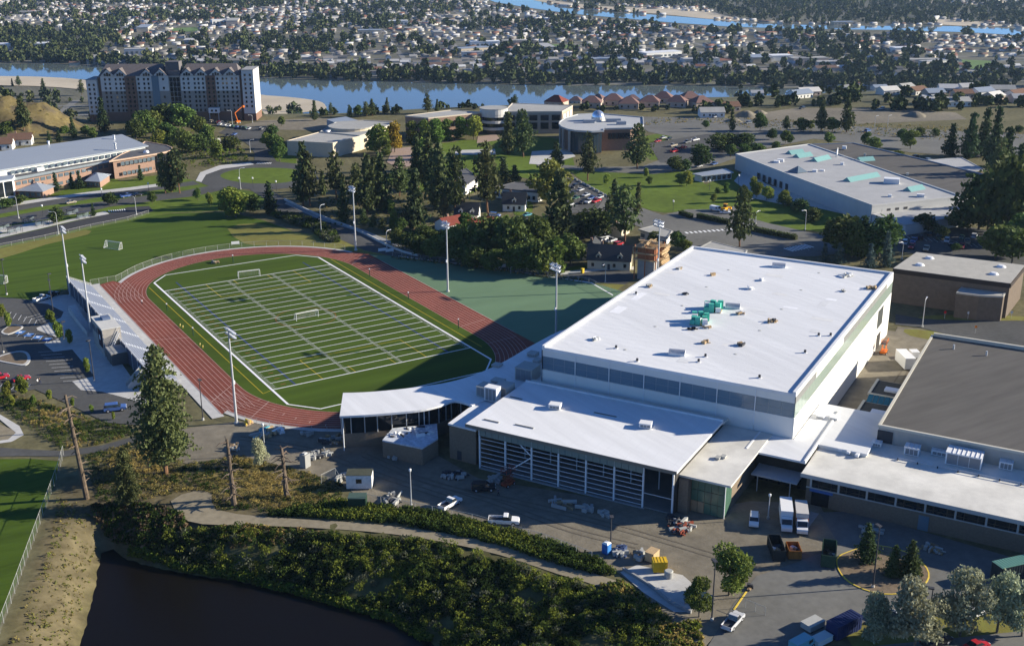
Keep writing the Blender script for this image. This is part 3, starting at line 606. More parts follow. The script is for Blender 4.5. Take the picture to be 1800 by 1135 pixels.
# white units on the shaded canopy roof
def unit(name, label, px, py, z, lx, ly, lz, m=steel, cat='roof unit', group='rooftop units', rz=0, parts=True):
    x, y = LB(px, py, z); gx = BO[0]+x*cos(BA)-y*sin(BA); gy = BO[1]+x*sin(BA)+y*cos(BA)
    t = thing(name, label, cat, (gx, gy, z), BA+rz, group)
    MB().box(-lx/2,-ly/2,.12,lx/2,ly/2,lz).build('casing', m, t)
    if parts:
        MB().box(-lx/2+.15,-ly/2+.15,0,lx/2-.15,ly/2-.15,.12).build('curb', darkm, t)
        for k in range(3): MB().box(-lx/2-.03, -ly/2+.2+k*(ly-.4)/3, .3, -lx/2, -ly/2+.1+(k+1)*(ly-.4)/3, lz-.25).build('grille', mat('grille_grey', (.22,.23,.24), .6, 0), t)
        MB().box(-lx/2-.05,-ly/2-.05,lz,lx/2+.05,ly/2+.05,lz+.06).build('cap', m, t)
    return t
mgrey = mat('grey_unit', (.40,.40,.37), .6, .05, 1)
unit('air_handler','square grey air handler, leftmost in the cluster on the curved wing',854,693,zc,3.6,3.2,2.4,mgrey)
unit('air_handler','small grey air handler behind the cluster on the curved wing',876,680,zc,2.4,3.0,1.9,mgrey)
unit('air_handler','long grey air handler at the rear of the curved wing cluster',886,692,zc,4.2,3.6,2.4,mgrey)
unit('air_handler','narrow pale air handler nearest the glass gym roof edge',866,703,zc,2.2,3.2,3.4,steelw)
unit('air_handler','big louvred grey unit against the arena wall',928,664,zc,5.0,4.6,3.2,mgrey)
unit('roof_hatch','flat grey hatch by the arena corner',937,625,zc,2.4,2.4,.9,mgrey,'roof hatch'); unit('roof_hatch','flat grey hatch at the canopy edge above the track bend',874,643,zc,2.2,2.2,.5,mgrey,'roof hatch')
unit('roof_hatch','small grey box beside the arena corner on the curved wing',945,637,zc,2.6,1.6,.9,mgrey,'roof hatch')
# ---- brick stair block between the canopy and the glass gym, with its white roof
bb = thing('brick_block', 'tan brick block with white roof left of the glass gym', 'building', BO, BA)
z = 8.6
c = [LB(766,735,z), LB(800,712,z), (-4,4.2), (-4,-1), (-29.6,-1.2), LB(833,750,z)]
c = [(-29.4,8.2),(-20,8.6),(-14,7.2),(-4,4),(-4,1.2),(-29.6,1.2)]
MB().prism(c, 0, z-.4).build('wall', brick, bb); MB().prism([(x-(.2 if x<-25 else 0), y+(.2 if y>5 else -.2)) for x, y in c], z-.4, z).build('roof', white, bb)
for (u, zz) in ((-29.45,1.0),):
    MB().box(-29.5,6.2,.2,-29.38,5.0,2.4).build('door', darkm, bb); MB().box(-29.5,4.5,6.4,-29.38,3.8,7.0).build('vent', darkm, bb); MB().box(-29.5,3.0,6.4,-29.38,2.3,7.0).build('vent', darkm, bb)
lb2 = thing('brick_annex', 'low brick annex with cluttered unfinished roof below the curved wing', 'annex', BO, BA)
z2 = 4.3
c2 = [LB(672,773,z2), LB(690,752,z2), LB(768,744,z2), LB(770,770,z2), LB(742,787,z2)]
MB().prism(c2, 0, z2-.35).build('wall', brick, lb2); MB().prism(c2, z2-.35, z2).build('roof', mat('unfinished_roof', (.52,.55,.60), .8, .3, 1.2), lb2)
for i in range(26):
    t = rnd.random(); s = rnd.random(); ax = c2[0][0]*(1-t)+c2[3][0]*t; ay = c2[0][1]*(1-t)+c2[3][1]*t; bx_ = c2[1][0]*(1-t)+c2[2][0]*t; by_ = c2[1][1]*(1-t)+c2[2][1]*t
    s = .15+.7*s; MB().obox(ax*(1-s)+bx_*s, ay*(1-s)+by_*s, z2, rnd.uniform(.3,2.2), rnd.uniform(.2,.7), rnd.uniform(.1,.7), rnd.uniform(0,3)).build('roof_stack', steelw if i % 4 else darkm, lb2)
# ---- glass gym (front wing)
gg = thing('glass_gym', 'white-roofed gym with an open white steel grid front', 'gym', BO, BA)
zr = 10.5; uF, uB, v0, v1 = -30.6, -.2, .4, 45.6
MB().box(uF-.9,2.6,zr-.5,-3.2,-v1-1.0,zr).build('roof', white, gg)
MB().box(-3.2,2.6,zr-1.0,-.05,-v1-1,zr-.6).build('gutter_roof', white_b, gg)
MB().box(-3.6,2.62,zr,-3.2,-v1-1,zr+.35).build('upstand', white, gg)
MB().box(uF-1.0,2.7,zr-.75,uF-.9,-v1-1.0,zr-.02).build('fascia', mat('fascia_bronze', (.22,.19,.15), .6, 0), gg)
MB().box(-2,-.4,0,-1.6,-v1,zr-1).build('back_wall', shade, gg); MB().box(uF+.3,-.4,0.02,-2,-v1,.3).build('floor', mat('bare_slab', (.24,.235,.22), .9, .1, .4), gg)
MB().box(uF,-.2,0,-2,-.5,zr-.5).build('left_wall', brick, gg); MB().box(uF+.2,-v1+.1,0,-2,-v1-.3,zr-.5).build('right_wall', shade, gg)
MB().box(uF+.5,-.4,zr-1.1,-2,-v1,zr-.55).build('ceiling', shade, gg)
for k in range(1, 20): MB().box(uF-.8, 2.5-k*2.5, zr+.001, -3.3, 2.4-k*2.5, zr+.007).build('roof_seam', seam, gg)
nb = 7; bw = (v1-v0)/nb
for k in range(nb+1): MB().box(uF-.18,-v0-k*bw+.16,0,uF+.22,-v0-k*bw-.16,zr-.5).build('column', steelw, gg)
gm_ = MB(); gm_.box(-.06,0,0,.06,-bw+.3,.10); girt_me = gm_.mesh('girt', steelw)
for k in range(nb-1):
    for r in range(7): link('girt', girt_me, gg, (uF, -v0-k*bw-.15, .75+r*1.08))
link('girt', girt_me, gg, (uF, -v0-6*bw-.15, 3.6))
ng = 4; pw3 = bw/ng
pnm = MB(); pnm.box(-.05,0,0,.03,-pw3+.07,1.75); pane3 = pnm.mesh('pane', mat('teal_glass', (.20,.25,.23), .25, 0, spec=.5))
for k in range(nb-1):
    for r in range(ng): link('pane', pane3, gg, (uF-.16, -v0-k*bw-r*pw3-.03, zr-2.45))
MB().tube((uF+.05,-v0-1*bw-3.2,zr-2.2),(uF+.05,-v0-2*bw,5.8),.14).tube((uF+.05,-v0-2*bw,5.6),(uF+.05,-v0-1*bw-2.0,2.0),.14).build('brace', steelw, gg)
for k in range(1, nb): MB().box(uF+9,-v0-k*bw+.12,0,uF+9.25,-v0-k*bw-.12,zr-1).build('inner_column', steel, gg)
MB().box(uF-.3,-v0,0,uF+.3,-v1+6,.32).build('plinth', concd, gg)
# ---- glass corner block
gc = thing('glass_corner_block', 'white-roofed block with a green glass corner beside the yard', 'building', BO, BA)
zr2 = 8.3; 
MB().box(-28.2,-45.9,zr2-.45,-.1,-56.8,zr2).build('roof', white_b, gc)
MB().box(-26.8,-46.2,0,-.1,-55.2,zr2-.45).build('wall', brick, gc)
gp = MB(); gp.box(-.06,0,0,.03,-1.35,2.45); gpm = gp.mesh('pane', glass_mat('green_curtain_glass', (.075,.15,.105), .15)); gpm2 = gp.mesh('pane_boarded', mat('tan_board', (.34,.24,.14), .8, .1, 2))
for k in range(5):
    for r in range(3): link('pane', gpm2 if (r == 0 and k < 2) else gpm, gc, (-27.0, -48.3-k*1.42, .2+r*2.55))
gp = MB(); gp.box(0,0,0,1.35,-.06,2.45); gpm3 = gp.mesh('pane', MATS['green_curtain_glass'])
for k in range(3):
    for r in range(3): link('pane', gpm3, gc, (-26.8+k*1.42, -55.3, .2+r*2.55))
MB().tube((-26.9,-55.3,0),(-26.9,-55.3,zr2-.4),.16).build('column', steelw, gc)
MB().box(-22,-55.35,zr2-1.8,-2,-55.28,zr2-.7).build('clerestory', glassg, gc)
MB().box(-29,-46.2,0,-26.9,-48.2,zr2-.6).build('pier', brick, gc)
# ---- link roof and entrance recess
lk = thing('link_building', 'white-roofed link with a deep dark entrance recess and pale canopy', 'building', BO, BA)
zl = 8.05
MB().box(-9.9,-53.6,zl-.45,-.1,-66.8,zl).build('roof', white, lk); MB().box(.1,-61.5,zl-.45,23.0,-77.2,zl-.02).build('roof', white, lk); MB().box(-.1,-61.5,zl-.46,.1,-66.8,zl-.01).build('roof_joint', white, lk)
MB().box(-9.9,-53.9,zl,-.1,-54.3,zl+.35).build('upstand', white, lk); MB().box(-9.9,-66.4,zl,20,-66.8,zl+.3).build('upstand', white, lk)
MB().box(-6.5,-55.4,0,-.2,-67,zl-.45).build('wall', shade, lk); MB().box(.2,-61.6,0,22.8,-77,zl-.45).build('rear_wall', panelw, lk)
MB().box(-12.4,-56.2,3.7,-6.6,-66.0,3.95).build('entrance_canopy', mat('canopy_metal', (.42,.45,.48), .5, .06, 1), lk)
for v in (57.5, 64.5): MB().tube((-11.8,-v,0),(-11.8,-v,3.7),.12).build('canopy_post', steel, lk)
for k in range(4): MB().box(-6.62,-56.2-k*2.4,.2,-6.52,-58.2-k*2.4,3.4).build('door_glass', glassd, lk)
for (px, py) in ((1262,806),(1272,804)): unit('roof_vent','small grey vent on the glass corner roof' + (' nearer the yard' if px == 1262 else ' farther from the yard'),px,py,zr2,1.4,1.0,.5,mgrey,'roof vent','small vents on white roofs',parts=False)
unit('skylight','white raised skylight on the link roof beside the arena, left one',1443,732,zl,2.4,1.8,.5,steelw,'skylight','skylights on the link roof'); unit('skylight','white raised skylight on the link roof beside the arena, right one',1467,735,zl,2.4,1.8,.5,steelw,'skylight','skylights on the link roof')
# ---- long brick building on the right with strip windows
lgb = thing('brick_strip_building', 'long tan brick building with a ribbon of dark windows at the right edge', 'building', BO, BA)
zb = 7.2; vE = 150
MB().box(-13.6,-67.0,zb-.45,9.4,-vE,zb).build('roof', white_b, lgb); MB().box(-12.5,-68,0,9.3,-vE+1,zb-.45).build('wall', brick, lgb)
MB().box(-13.75,-66.9,zb-.8,-13.55,-vE,zb+.05).build('fascia', mat('fascia_grey', (.45,.45,.43), .6, 0), lgb)
wb = 5.65; pm = MB(); pm.box(-.04,0,0,.04,-1.25,1.5); pa = pm.mesh('pane', glassd); pm = MB(); pm.box(-.04,0,0,.04,-2.45,1.5); pb_ = pm.mesh('pane', glassd)
pm = MB(); pm.box(-.04,0,0,.04,-1.25,.55); pc = pm.mesh('pane', glassd); pm = MB(); pm.box(-.04,0,0,.04,-2.45,.55); pd = pm.mesh('pane', glassd)
for k in range(14):
    v = 68.9+k*wb
    MB().box(-12.66,-v+.18,3.9,-12.4,-v-.18,zb-.45).build('window_pier', conc, lgb)
    for dv, a, b in ((.28,pa,pc),(1.62,pb_,pd),(4.16,pa,pc)):
        link('pane', a, lgb, (-12.55,-v-dv,4.75)); link('pane', b, lgb, (-12.55,-v-dv,4.1))
MB().box(-12.72,-68,3.85,-12.45,-vE+1,4.05).build('sill', conc, lgb)
MB().box(-12.6,-69.2,0.1,-12.45,-72.8,3.2).build('entrance', glassd, lgb); MB().box(-12.75,-68.8,3.2,-12.5,-73.5,3.75).build('sign_band', mat('blue_band', (.08,.16,.38), .6, .2, 3), lgb)
MB().box(-12.62,-90.5,0,-12.48,-92.5,3.2).build('glass_door', glassb, lgb)
# ---- big dark-roofed gym behind it
dg = thing('dark_roof_gym', 'large hall with a dark gravel roof and pale metal edge at the right', 'building', BO, BA)
zd = 11.0; MB().box(9.5,-77.4,0,75,-140,zd-.1).build('wall', mat('grey_stucco', (.42,.39,.34), .9, .06, .5), dg)
MB().box(9.9,-77.8,zd-.1,74.6,-139,zd).build('roof', gravelroof, dg)
edge = mat('pale_edge', (.55,.52,.43), .7, .05, 1)
MB().box(9.3,-77.2,zd-.35,9.9,-140,zd+.2).build('parapet', edge, dg); MB().box(9.9,-77.2,zd-.35,75.3,-77.8,zd+.2).build('parapet', edge, dg); MB().box(74.6,-77.8,zd-.35,75.3,-140,zd+.9).build('parapet', edge, dg)
MB().box(9.25,-77.3,zb+.1,9.48,-80.5,10).build('dark_panel', darkm, dg)
for u, v in ((66,92),(67,84)): MB().tube((u,-v,zd),(u,-v,zd+1.2),.25).build('vent_pipe', steel, dg)
# low black-roofed link with skylights between arena and gym
bl = thing('skylight_block', 'low dark-roofed block with blue lean-to glazing beside the gym', 'building', BO, BA)
zk = 6.0
for u0, u1 in ((23.4,34.0),(39.0,49.5)):
    MB().box(u0,-69.2,0,u1,-77.3,zk-.1).build('wall', mat('grey_stucco', (.4,.4,.4)), bl); MB().box(u0+.4,-69.6,zk-.1,u1-.4,-77.3,zk).build('roof', mat('black_roof', (.07,.07,.065), .9, .2, .5), bl)
    MB().box(u0,-69.0,zk-.3,u1,-69.6,zk+.25).build('parapet', edge, bl); MB().box(u0,-69.6,zk-.3,u0+.4,-77.3,zk+.24).build('parapet', edge, bl)
    MB().box(u0+3.2,-72.2,zk,u0+5.6,-75.6,zk+.5).build('skylight', mat('skylight_dome', (.62,.66,.74), .2, 0), bl)
for k in range(6): MB().add([(34.1,-69.4-k*1.3,zk-1.5),(38.9,-69.4-k*1.3,zk),(38.9,-70.6-k*1.3,zk),(34.1,-70.6-k*1.3,zk-1.5)], [(3,2,1,0)]).build('glazing', glass_mat('blue_lean_glass', (.03,.13,.19), .1), bl)
MB().box(34,-69.3,0,39,-77.3,zk-1.7).build('lean_to_wall', darkm, bl)
# ---- roof gear on the arena
def roofdisk(label, px, py, z, kind):
    x, y = LB(px, py, z); gx = BO[0]+x*cos(BA)-y*sin(BA); gy = BO[1]+x*sin(BA)+y*cos(BA); return (gx, gy, z)
for i, (px, py, lab) in enumerate([(1190,623,'white ribbed barrel vent near the front edge of the arena roof'),(1369,469,'white ribbed barrel vent near the far edge of the arena roof'),(1288,541,'white ribbed barrel vent behind the green bundles on the arena roof')]):
    t = thing('barrel_vent', lab, 'roof vent', roofdisk('', px, py, AZ, 0), BA-pi/2+.25, 'barrel vents on the arena roof')
    n = 10; mb = MB(); L = 3.8
    for j in range(14):
        x0 = -L/2+j*L/14
        V = []
        for s_ in (0, .72): V += [(x0+s_*L/14, 1.1*cos(pi*i2/n), .35+1.0*sin(pi*i2/n)) for i2 in range(n+1)]
        mb.add(V, [(i2, i2+1, n+2+i2, n+1+i2) for i2 in range(n)])
    mb.build('ribbed_hood', silver, t); MB().box(-L/2,-.95,0,L/2,.95,.5).build('curb', steelw, t); MB().add([(-L/2,1.1*cos(pi*j/n),.35+1.0*sin(pi*j/n)) for j in range(n+1)], [tuple(range(n+1))]).add([(L/2,1.1*cos(pi*j/n),.35+1.0*sin(pi*j/n)) for j in range(n+1)], [tuple(range(n+1))[::-1]]).build('end_cap', silver, t)
greent = mat('green_wrap', (.09,.46,.34), .5, .15, 2)
for lab, px, py, sx, sy in (('bundle stack wrapped in bright green sheeting, nearer one on the arena roof',1229,567,5.2,4.2),('bundle stack wrapped in bright green sheeting, farther one on the arena roof',1253,545,4.6,4.6)):
    t = thing('insulation_stack', lab, 'bundle stack', roofdisk('', px, py, AZ, 0), BA+.2, 'green wrapped bundles')
    for i in range(12):
        MB().obox(rnd.uniform(-.25,.25)+(-sx/2+.6+(i % 4)*sx/4), rnd.uniform(-.3,.3)+(-sy/3+(i//4)*sy/3), .12, sx/4.4, sy/3.4, rnd.uniform(.9,2.3), rnd.uniform(-.35,.35)).build('bundle', greent if i % 5 else steelw, t)
    MB().box(-sx/2,-sy/2,0,sx/2,sy/2,.12).build('pallet', wood, t)
dusty = mat('dusty_white', (.38,.38,.355), .8, .1, 1)
def pile(name, label, cat, loc, r, n, mats, hmax=.8, rz=0, group=None, lng=1.8):
    t = thing(name, label, cat, loc, rz, group); mats = [dusty if m_ is steelw and loc[2] < 5 else m_ for m_ in mats]
    for i in range(int(n*1.4)):
        a = rnd.uniform(0, 2*pi); q = .75*r*sqrt(rnd.random()); m = mats[i % len(mats)]; L = rnd.uniform(.4, lng)
        MB().obox(q*cos(a), q*sin(a)*.7, rnd.uniform(0, .25) if i > n//3 else 0, L, rnd.uniform(.15,.6), rnd.uniform(.12, hmax), rnd.gauss(0,.35)+rnd.choice((0,0,pi/2))).build('piece', m, t)
    return t
card = mat('brown_board', (.33,.24,.14), .9, .2, 2)
for lab, px, py, r, n, ms, cat in [('tan material pile near the middle of the arena roof',1357,566,1.8,12,[darkm,card,wood],'debris pile'),('white wrapped stack at the far right of the arena roof',1487,485,3.0,12,[steelw,white,mgrey],'material stack'),('brown lumber pile near the far right roof edge of the arena',1532,507,2.2,12,[wood,card],'lumber pile'),
    ('loose gear right of the green bundles on the arena roof',1302,552,1.3,8,[card,steelw,darkm],'debris pile'),('black tarp heap before the green bundles on the arena roof',1216,579,1.3,6,[black],'tarp heap'),('tan tool heap before the green bundles on the arena roof',1243,577,1.0,6,[card,steelw],'tool heap'),
    ('small tool cart pile left of centre on the arena roof',1302,607,1.2,8,[darkm,card],'tool heap'),('pale pallet with tan blocks on the arena roof front half',1240,603,1.2,6,[card,wood],'tool heap'),('small tan crate at the far left of the arena roof',1253,484,.7,4,[wood],'crate'),
    ('small tan vent stack near the far left parapet of the arena',1194,473,.9,5,[card,mgrey],'debris pile'),('grey vent pile near the left parapet of the arena',1143,504,.9,5,[mgrey,card],'debris pile'),('pale curb pile near the left front of the arena roof',1045,597,1.1,6,[steelw,mgrey],'debris pile'),
    ('white boxes toward the far right of the arena roof',1318,508,1.3,5,[steelw,white],'box stack'),('white box pair toward the far middle of the arena roof',1337,493,1.1,4,[steelw],'box stack'),('dark tool pile on the right part of the arena roof',1484,512,.8,4,[mgrey,darkm],'tool heap'),('dark gear by the left middle of the arena roof',1205,517,.8,5,[darkm,mgrey],'tool heap')]:
    pile('roof_pile', lab, cat, roofdisk('', px, py, AZ, 0), r, n, ms, .7)
for i, (px, py, lab) in enumerate([(1335,664,'front edge'),(1415,620,'right front'),(1439,590,'right side'),(1240,627,'front middle'),(1083,612,'left front'),(1460,590,'right parapet'),(1228,636,'front centre line'),(1120,635,'front left line'),(1118,517,'left parapet line')]):
    t = thing('vent_pipe', 'short black vent pipe on the arena roof toward the ' + lab, 'vent pipe', roofdisk('', px, py, AZ, 0), 0, 'vent pipes on the arena roof'); MB().tube((0,0,0),(0,0,.75),.28).build('pipe', darkm, t); MB().tube((0,0,0),(0,0,.15),.5).build('collar', steelw, t)
for k in range(16):
    u_, v_ = rnd.uniform(4,98), rnd.uniform(4,57); MB().obox(u_, -v_, AZ+.010+.0005*k, rnd.uniform(1.5,7), rnd.uniform(1,3), .004, rnd.choice((0,0,pi/2))).build('membrane_patch', mat('patch_%d' % (k % 3), [(.70,.69,.66),(.82,.82,.82),(.66,.66,.65)][k % 3], .7, .08, 1), ar)
for k in range(10): MB().tube((rnd.uniform(5,97), -rnd.uniform(5,56), AZ), (0,0,0), .01, .01, 3) if False else MB().tube((8+k*9.5, -18-(k%2)*24, AZ), (8+k*9.5, -18-(k%2)*24, AZ+.08), .45, .3, 12).build('roof_drain', mgrey, ar)
# roof gear on the glass gym and right-hand roofs
for lab, px, py in (('white box skylight with dark lid, left one on the glass gym roof',976,717),('white box skylight with dark lid, right one on the glass gym roof',1135,750)):
    unit('skylight', lab, px, py, zr, 2.0, 2.6, 1.1, steelw, 'skylight', 'skylights on the glass gym roof', rz=.2)
for lab, a, b in (('left front slot',(850,737),(877,743)),('second front slot',(905,746),(938,753)),('rear slot by the units',(896,697),(918,702)),('centre drain grating',(1044,725),(1084,733))):
    p0 = roofdisk('', *a, zr, 0); p1 = roofdisk('', *b, zr, 0); L = hypot(p1[0]-p0[0], p1[1]-p0[1])
    t = thing('roof_grating', 'narrow dark grating on the glass gym roof, ' + lab, 'roof grating', p0, atan2(p1[1]-p0[1], p1[0]-p0[0]), 'gratings on the gym roof'); MB().box(0,-.25,.0,L,.25,.12).build('frame', mgrey, t); MB().box(.1,-.18,.12,L-.1,.18,.14).build('grate', darkm, t)
for lab, px, py, lx, ly, lz in (('large ribbed white roof unit in the middle of the right-hand roof',1694,815,4.0,7.0,2.8),('square white roof unit left of the large one on the right-hand roof',1603,797,2.6,3.0,1.8),('small grey unit between the white ones on the right-hand roof',1651,800,1.4,3.2,1.2),('square white roof unit at the right end of the right-hand roof',1768,822,2.4,2.6,1.7),('small white unit near the left end of the right-hand roof',1541,783,1.6,2.0,1.0)):
    t = unit('roof_unit', lab, px, py, zb, lx, ly, lz, steelw)
    for k in range(int(ly/.9)): MB().box(-lx/2-.04,-ly/2+.3+k*.9,lz+.06,lx/2+.04,-ly/2+.42+k*.9,lz+.16).build('rib', silver, t)
for i, (a, b) in enumerate((((1476,795),(1502,758)),((1490,800),(1520,770)),((1505,805),(1535,775)))):
    p0 = roofdisk('', *a, zb, 0); p1 = roofdisk('', *b, zb, 0); L = hypot(p1[0]-p0[0], p1[1]-p0[1]); t = thing('duct_run', ordinal(i).capitalize() + ' from the left of the pale duct runs across the right-hand roof', 'duct', p0, atan2(p1[1]-p0[1], p1[0]-p0[0]), 'ducts on the right-hand roof')
    MB().box(0,-.35,.25,L,.35,.8).build('duct', steelw, t)
    for k in range(3): MB().box(.3+k*(L-.8)/2,-.3,0,.5+k*(L-.8)/2,.3,.25).build('support', darkm, t)
pp = thing('pipe_run', 'thin grey pipe on blocks running along the right-hand roof', 'pipe', roofdisk('', 1578, 808, zb, 0), BA-pi/2, None)
MB().tube((0,0,.5),(44,0,.5),.09).build('pipe', steel, pp)
for k in range(12): MB().box(k*4-.1,-.25,0,k*4+.1,.25,.45).build('block', darkm, pp)
# ------------------------------------------------------------------ other campus buildings, footprints read off their roof corners
def rel(t, p): return (p.x-t.location.x, p.y-t.location.y)
def bthing(name, label, px, py, cat='building', group=None): return thing(name, label, cat, G(px, py), 0, group)
def blk(t, pxs, z, wm, rm, z0=0.0, par=.35, wn='wall', rn='roof', over=0.0, fas=None):
    pts = [rel(t, G(a, b, z)) for a, b in pxs]
    n = len(pts); ar_ = sum(pts[i][0]*pts[(i+1)%n][1]-pts[(i+1)%n][0]*pts[i][1] for i in range(n))
    if ar_ < 0: pts = pts[::-1]
    cx_ = sum(p[0] for p in pts)/n; cy_ = sum(p[1] for p in pts)/n
    def off(d):
        o = []
        for i in range(n):
            a, b, c = Vector(pts[i-1]), Vector(pts[i]), Vector(pts[(i+1)%n]); e1 = (b-a).normalized(); e2 = (c-b).normalized(); n1 = Vector((e1.y,-e1.x)); n2 = Vector((e2.y,-e2.x)); m = n1+n2
            k = m.length_squared; m = m*(2/k) if k > .3 else n1; o.append(tuple(b+m*d))
        return o
    MB().prism(off(-over-.05), z0, z-.35).build(wn, wm, t); MB().prism(off(0), z-.35, z).build(rn, rm, t)
    if par:
        o = off(.02); i_ = off(-.45); mb = MB()
        for k in range(n):
            j = (k+1)%n; mb.add([(*o[k],z-.4),(*o[j],z-.4),(*o[j],z+par),(*o[k],z+par),(*i_[k],z),(*i_[j],z),(*i_[j],z+par),(*i_[k],z+par)], [(0,1,2,3),(3,2,6,7),(5,4,7,6)])
        mb.build('parapet', fas or rm, t)
    return pts
def wall_windows(t, a, b, z0, z1, n, m, fill=.7, t0=0.0, t1=1.0, zref=None, name='window', out=.06, frame=None):
    """a row of n windows on the wall that runs between two eave pixels (a, b) lying at height zref"""
    A = G(*a, zref if zref is not None else z1); B = G(*b, zref if zref is not None else z1); D = (B-A); D.z = 0; L = D.length; d = D/L; nn = Vector((d.y,-d.x,0))
    if nn.dot(Vector((CX-A.x, CY-A.y, 0))) < 0: nn = -nn
    w = L*(t1-t0)/n; mb = MB(); mb.box(-w*fill/2,-.05,0,w*fill/2,.05,z1-z0); me = mb.mesh(name, m); fm_ = None
    if frame:
        mb = MB(); f_ = .12; W_ = w*fill/2; H_ = z1-z0; mb.box(-W_-f_,-.07,-f_,W_+f_,.0,0); mb.box(-W_-f_,-.07,H_,W_+f_,0,H_+f_); mb.box(-W_-f_,-.07,0,-W_,0,H_); mb.box(W_,-.07,0,W_+f_,0,H_); fm_ = mb.mesh('frame', frame)
    for k in range(n):
        p = A+d*(L*t0+w*(k+.5))+nn*out; o = link(name, me, t, (p.x-t.location.x, p.y-t.location.y, z0), atan2(d.y, d.x))
        if fm_: link('frame', fm_, o, (0, -.02 if nn.dot(Vector((d.y,-d.x,0))) > 0 else .02, 0))
metalroof = mat('grey_metal_roof', (.33,.36,.39), .45, .05, .3, metal=.2, stretch=(radians(20), .1, 3.0))
winw = mat('window_grey', (.10,.13,.15), .15, 0, spec=.5)
# long grey metal-roofed building, upper left
t = bthing('long_building', 'long brick building under a broad grey metal roof, upper left', 60, 345)
def V3(px, py, z): g = G(px, py, z); return (g.x-t.location.x, g.y-t.location.y, z)
fl, fr, br_, bl_ = V3(-100,315,10.3), V3(261,256,10.3), V3(214,236,12.6), V3(-100,280,12.6)
MB().add([fl,fr,br_,bl_]+[(a,b,c-.5) for a,b,c in (fl,fr,br_,bl_)], [(0,1,2,3),(7,6,5,4),(0,4,5,1),(1,5,6,2),(2,6,7,3)]).build('roof', metalroof, t)
ix = lambda p, z: (p[0], p[1], z)
def shrink(P, k): c = [sum(p[i] for p in P)/4 for i in (0,1)]; return [(c[0]+(p[0]-c[0])*k, c[1]+(p[1]-c[1])*k) for p in P]
MB().prism(shrink([fl,fr,br_,bl_], .965), 0, 10.0).build('wall', mat('pale_siding', (.60,.60,.57), .8, .05, .5), t)
lowp = [(-60,334),(26,317),(195,284.5),(250,268),(250,256),(100,276),(-60,302)]
MB().prism([rel(t, G(a,b,6.8)) for a,b in lowp], 0, 6.5).build('front_wall', brickr, t); MB().prism([rel(t, G(a,b,6.9)) for a,b in lowp], 6.5, 6.9).build('lower_roof', mat('dark_flat_roof', (.11,.11,.115), .9, .1, .3), t)
MB().add([V3(-60,334,6.95),V3(26,317,6.95),V3(195,284.5,6.95),V3(196,281,7.1),V3(26,312,7.1),V3(-60,329,7.1)], [(0,1,4,5),(1,2,3,4)]).build('eave_strip', mat('pale_green_metal', (.42,.46,.43), .5, .05, .5), t)
wall_windows(t, (26,317), (190,285.5), 4.4, 5.9, 16, winw, .72, zref=6.8, out=.12); wall_windows(t, (26,317), (190,285.5), .8, 2.2, 10, winw, .6, zref=6.8, out=.12)
wall_windows(t, (17,297), (258,257), 7.6, 9.2, 22, winw, .62, zref=10.3, out=-.9)
for px, py in ((88,312),(45,306),(140,296),(175,290)): pass
for i, (px, py) in enumerate(((42,303),(136,287),(70,300),(115,291))):
    g = V3(px, py, 7.0); MB().obox(g[0], g[1], 6.9, 5.5 if i < 2 else 3.5, 2.2, 1.7, radians(20)).build('roof_unit', steelw, t)
for px, py in ((86,258),(201,247),(203,261)): g = V3(px, py, 11.4); MB().tube((g[0],g[1],11), (g[0],g[1],14.0), .55).tube((g[0],g[1],13.8),(g[0],g[1],14.2),.75).build('flue', silver, t)
t = bthing('round_end_wing', 'brick wing with a dark roof and rounded glass end beside the grey-roofed building', 240, 312)
pl = blk(t, [(192,284),(240,276.5),(280,270),(296,266.5),(303,264),(303,260),(294,256),(255,249),(236,262),(212,272)], 9.0, brickr, mat('dark_flat_roof', (.11,.11,.115)), par=.3, over=.9, fas=mat('tan_fascia', (.50,.36,.26), .7, .05, 1))
wall_windows(t, (194,284.5), (275,271.5), 6.2, 8.0, 8, winw, .8, .22, .98, 9.0, out=-.7); wall_windows(t, (194,284.5), (275,271.5), 1.6, 3.2, 7, winw, .75, .24, .9, 9.0, out=-.7)
wall_windows(t, (276,271), (297,266.5), 1.0, 8.2, 3, glassd, .86, 0, 1, 9.0, out=-.65)
g = G(257,268,9.0); MB().tube((g.x-t.location.x,g.y-t.location.y,9),(g.x-t.location.x,g.y-t.location.y,10),1.6,1.0).build('roof_fan', silver, t)
for nm, lab, pts, ap in (('pavilion','brick pavilion with a grey hipped roof, left one on the lawn',[(27,335),(76,337),(98,327),(62,319)],(66,318)),('pavilion','brick pavilion with a grey hipped roof, right one on the lawn',[(148,318),(176,319.5),(196,306),(166,302)],(170,303))):
    t = bthing(nm, lab, *pts[0], 'pavilion', 'hip-roofed brick pavilions')
    q = [rel(t, G(a,b,3.2)) for a,b in pts]; MB().prism(shrink([(*p,0) for p in q], .86), 0, 3.1).build('wall', brickr, t); c = (sum(p[0] for p in q)/4, sum(p[1] for p in q)/4)
    MB().add([(*p,3.1) for p in q]+[(*c,5.2)], [(0,1,4),(1,2,4),(2,3,4),(3,0,4),(3,2,1,0)]).build('roof', metalroof, t)
    wall_windows(t, pts[0], pts[1], 1.0, 2.4, 4, winw, .6, .1, .9, 3.2, out=-.4)
t = bthing('glass_entrance', 'tall framed glass entrance bay at the left end of the long building', 10, 350)
blk(t, [(-30,322),(22,314),(26,307),(-25,312)], 8.5, steelw, metalroof, par=0); wall_windows(t, (-28,322), (22,314), 1, 7.6, 3, glassd, .8, 0, 1, 8.5, out=.1)
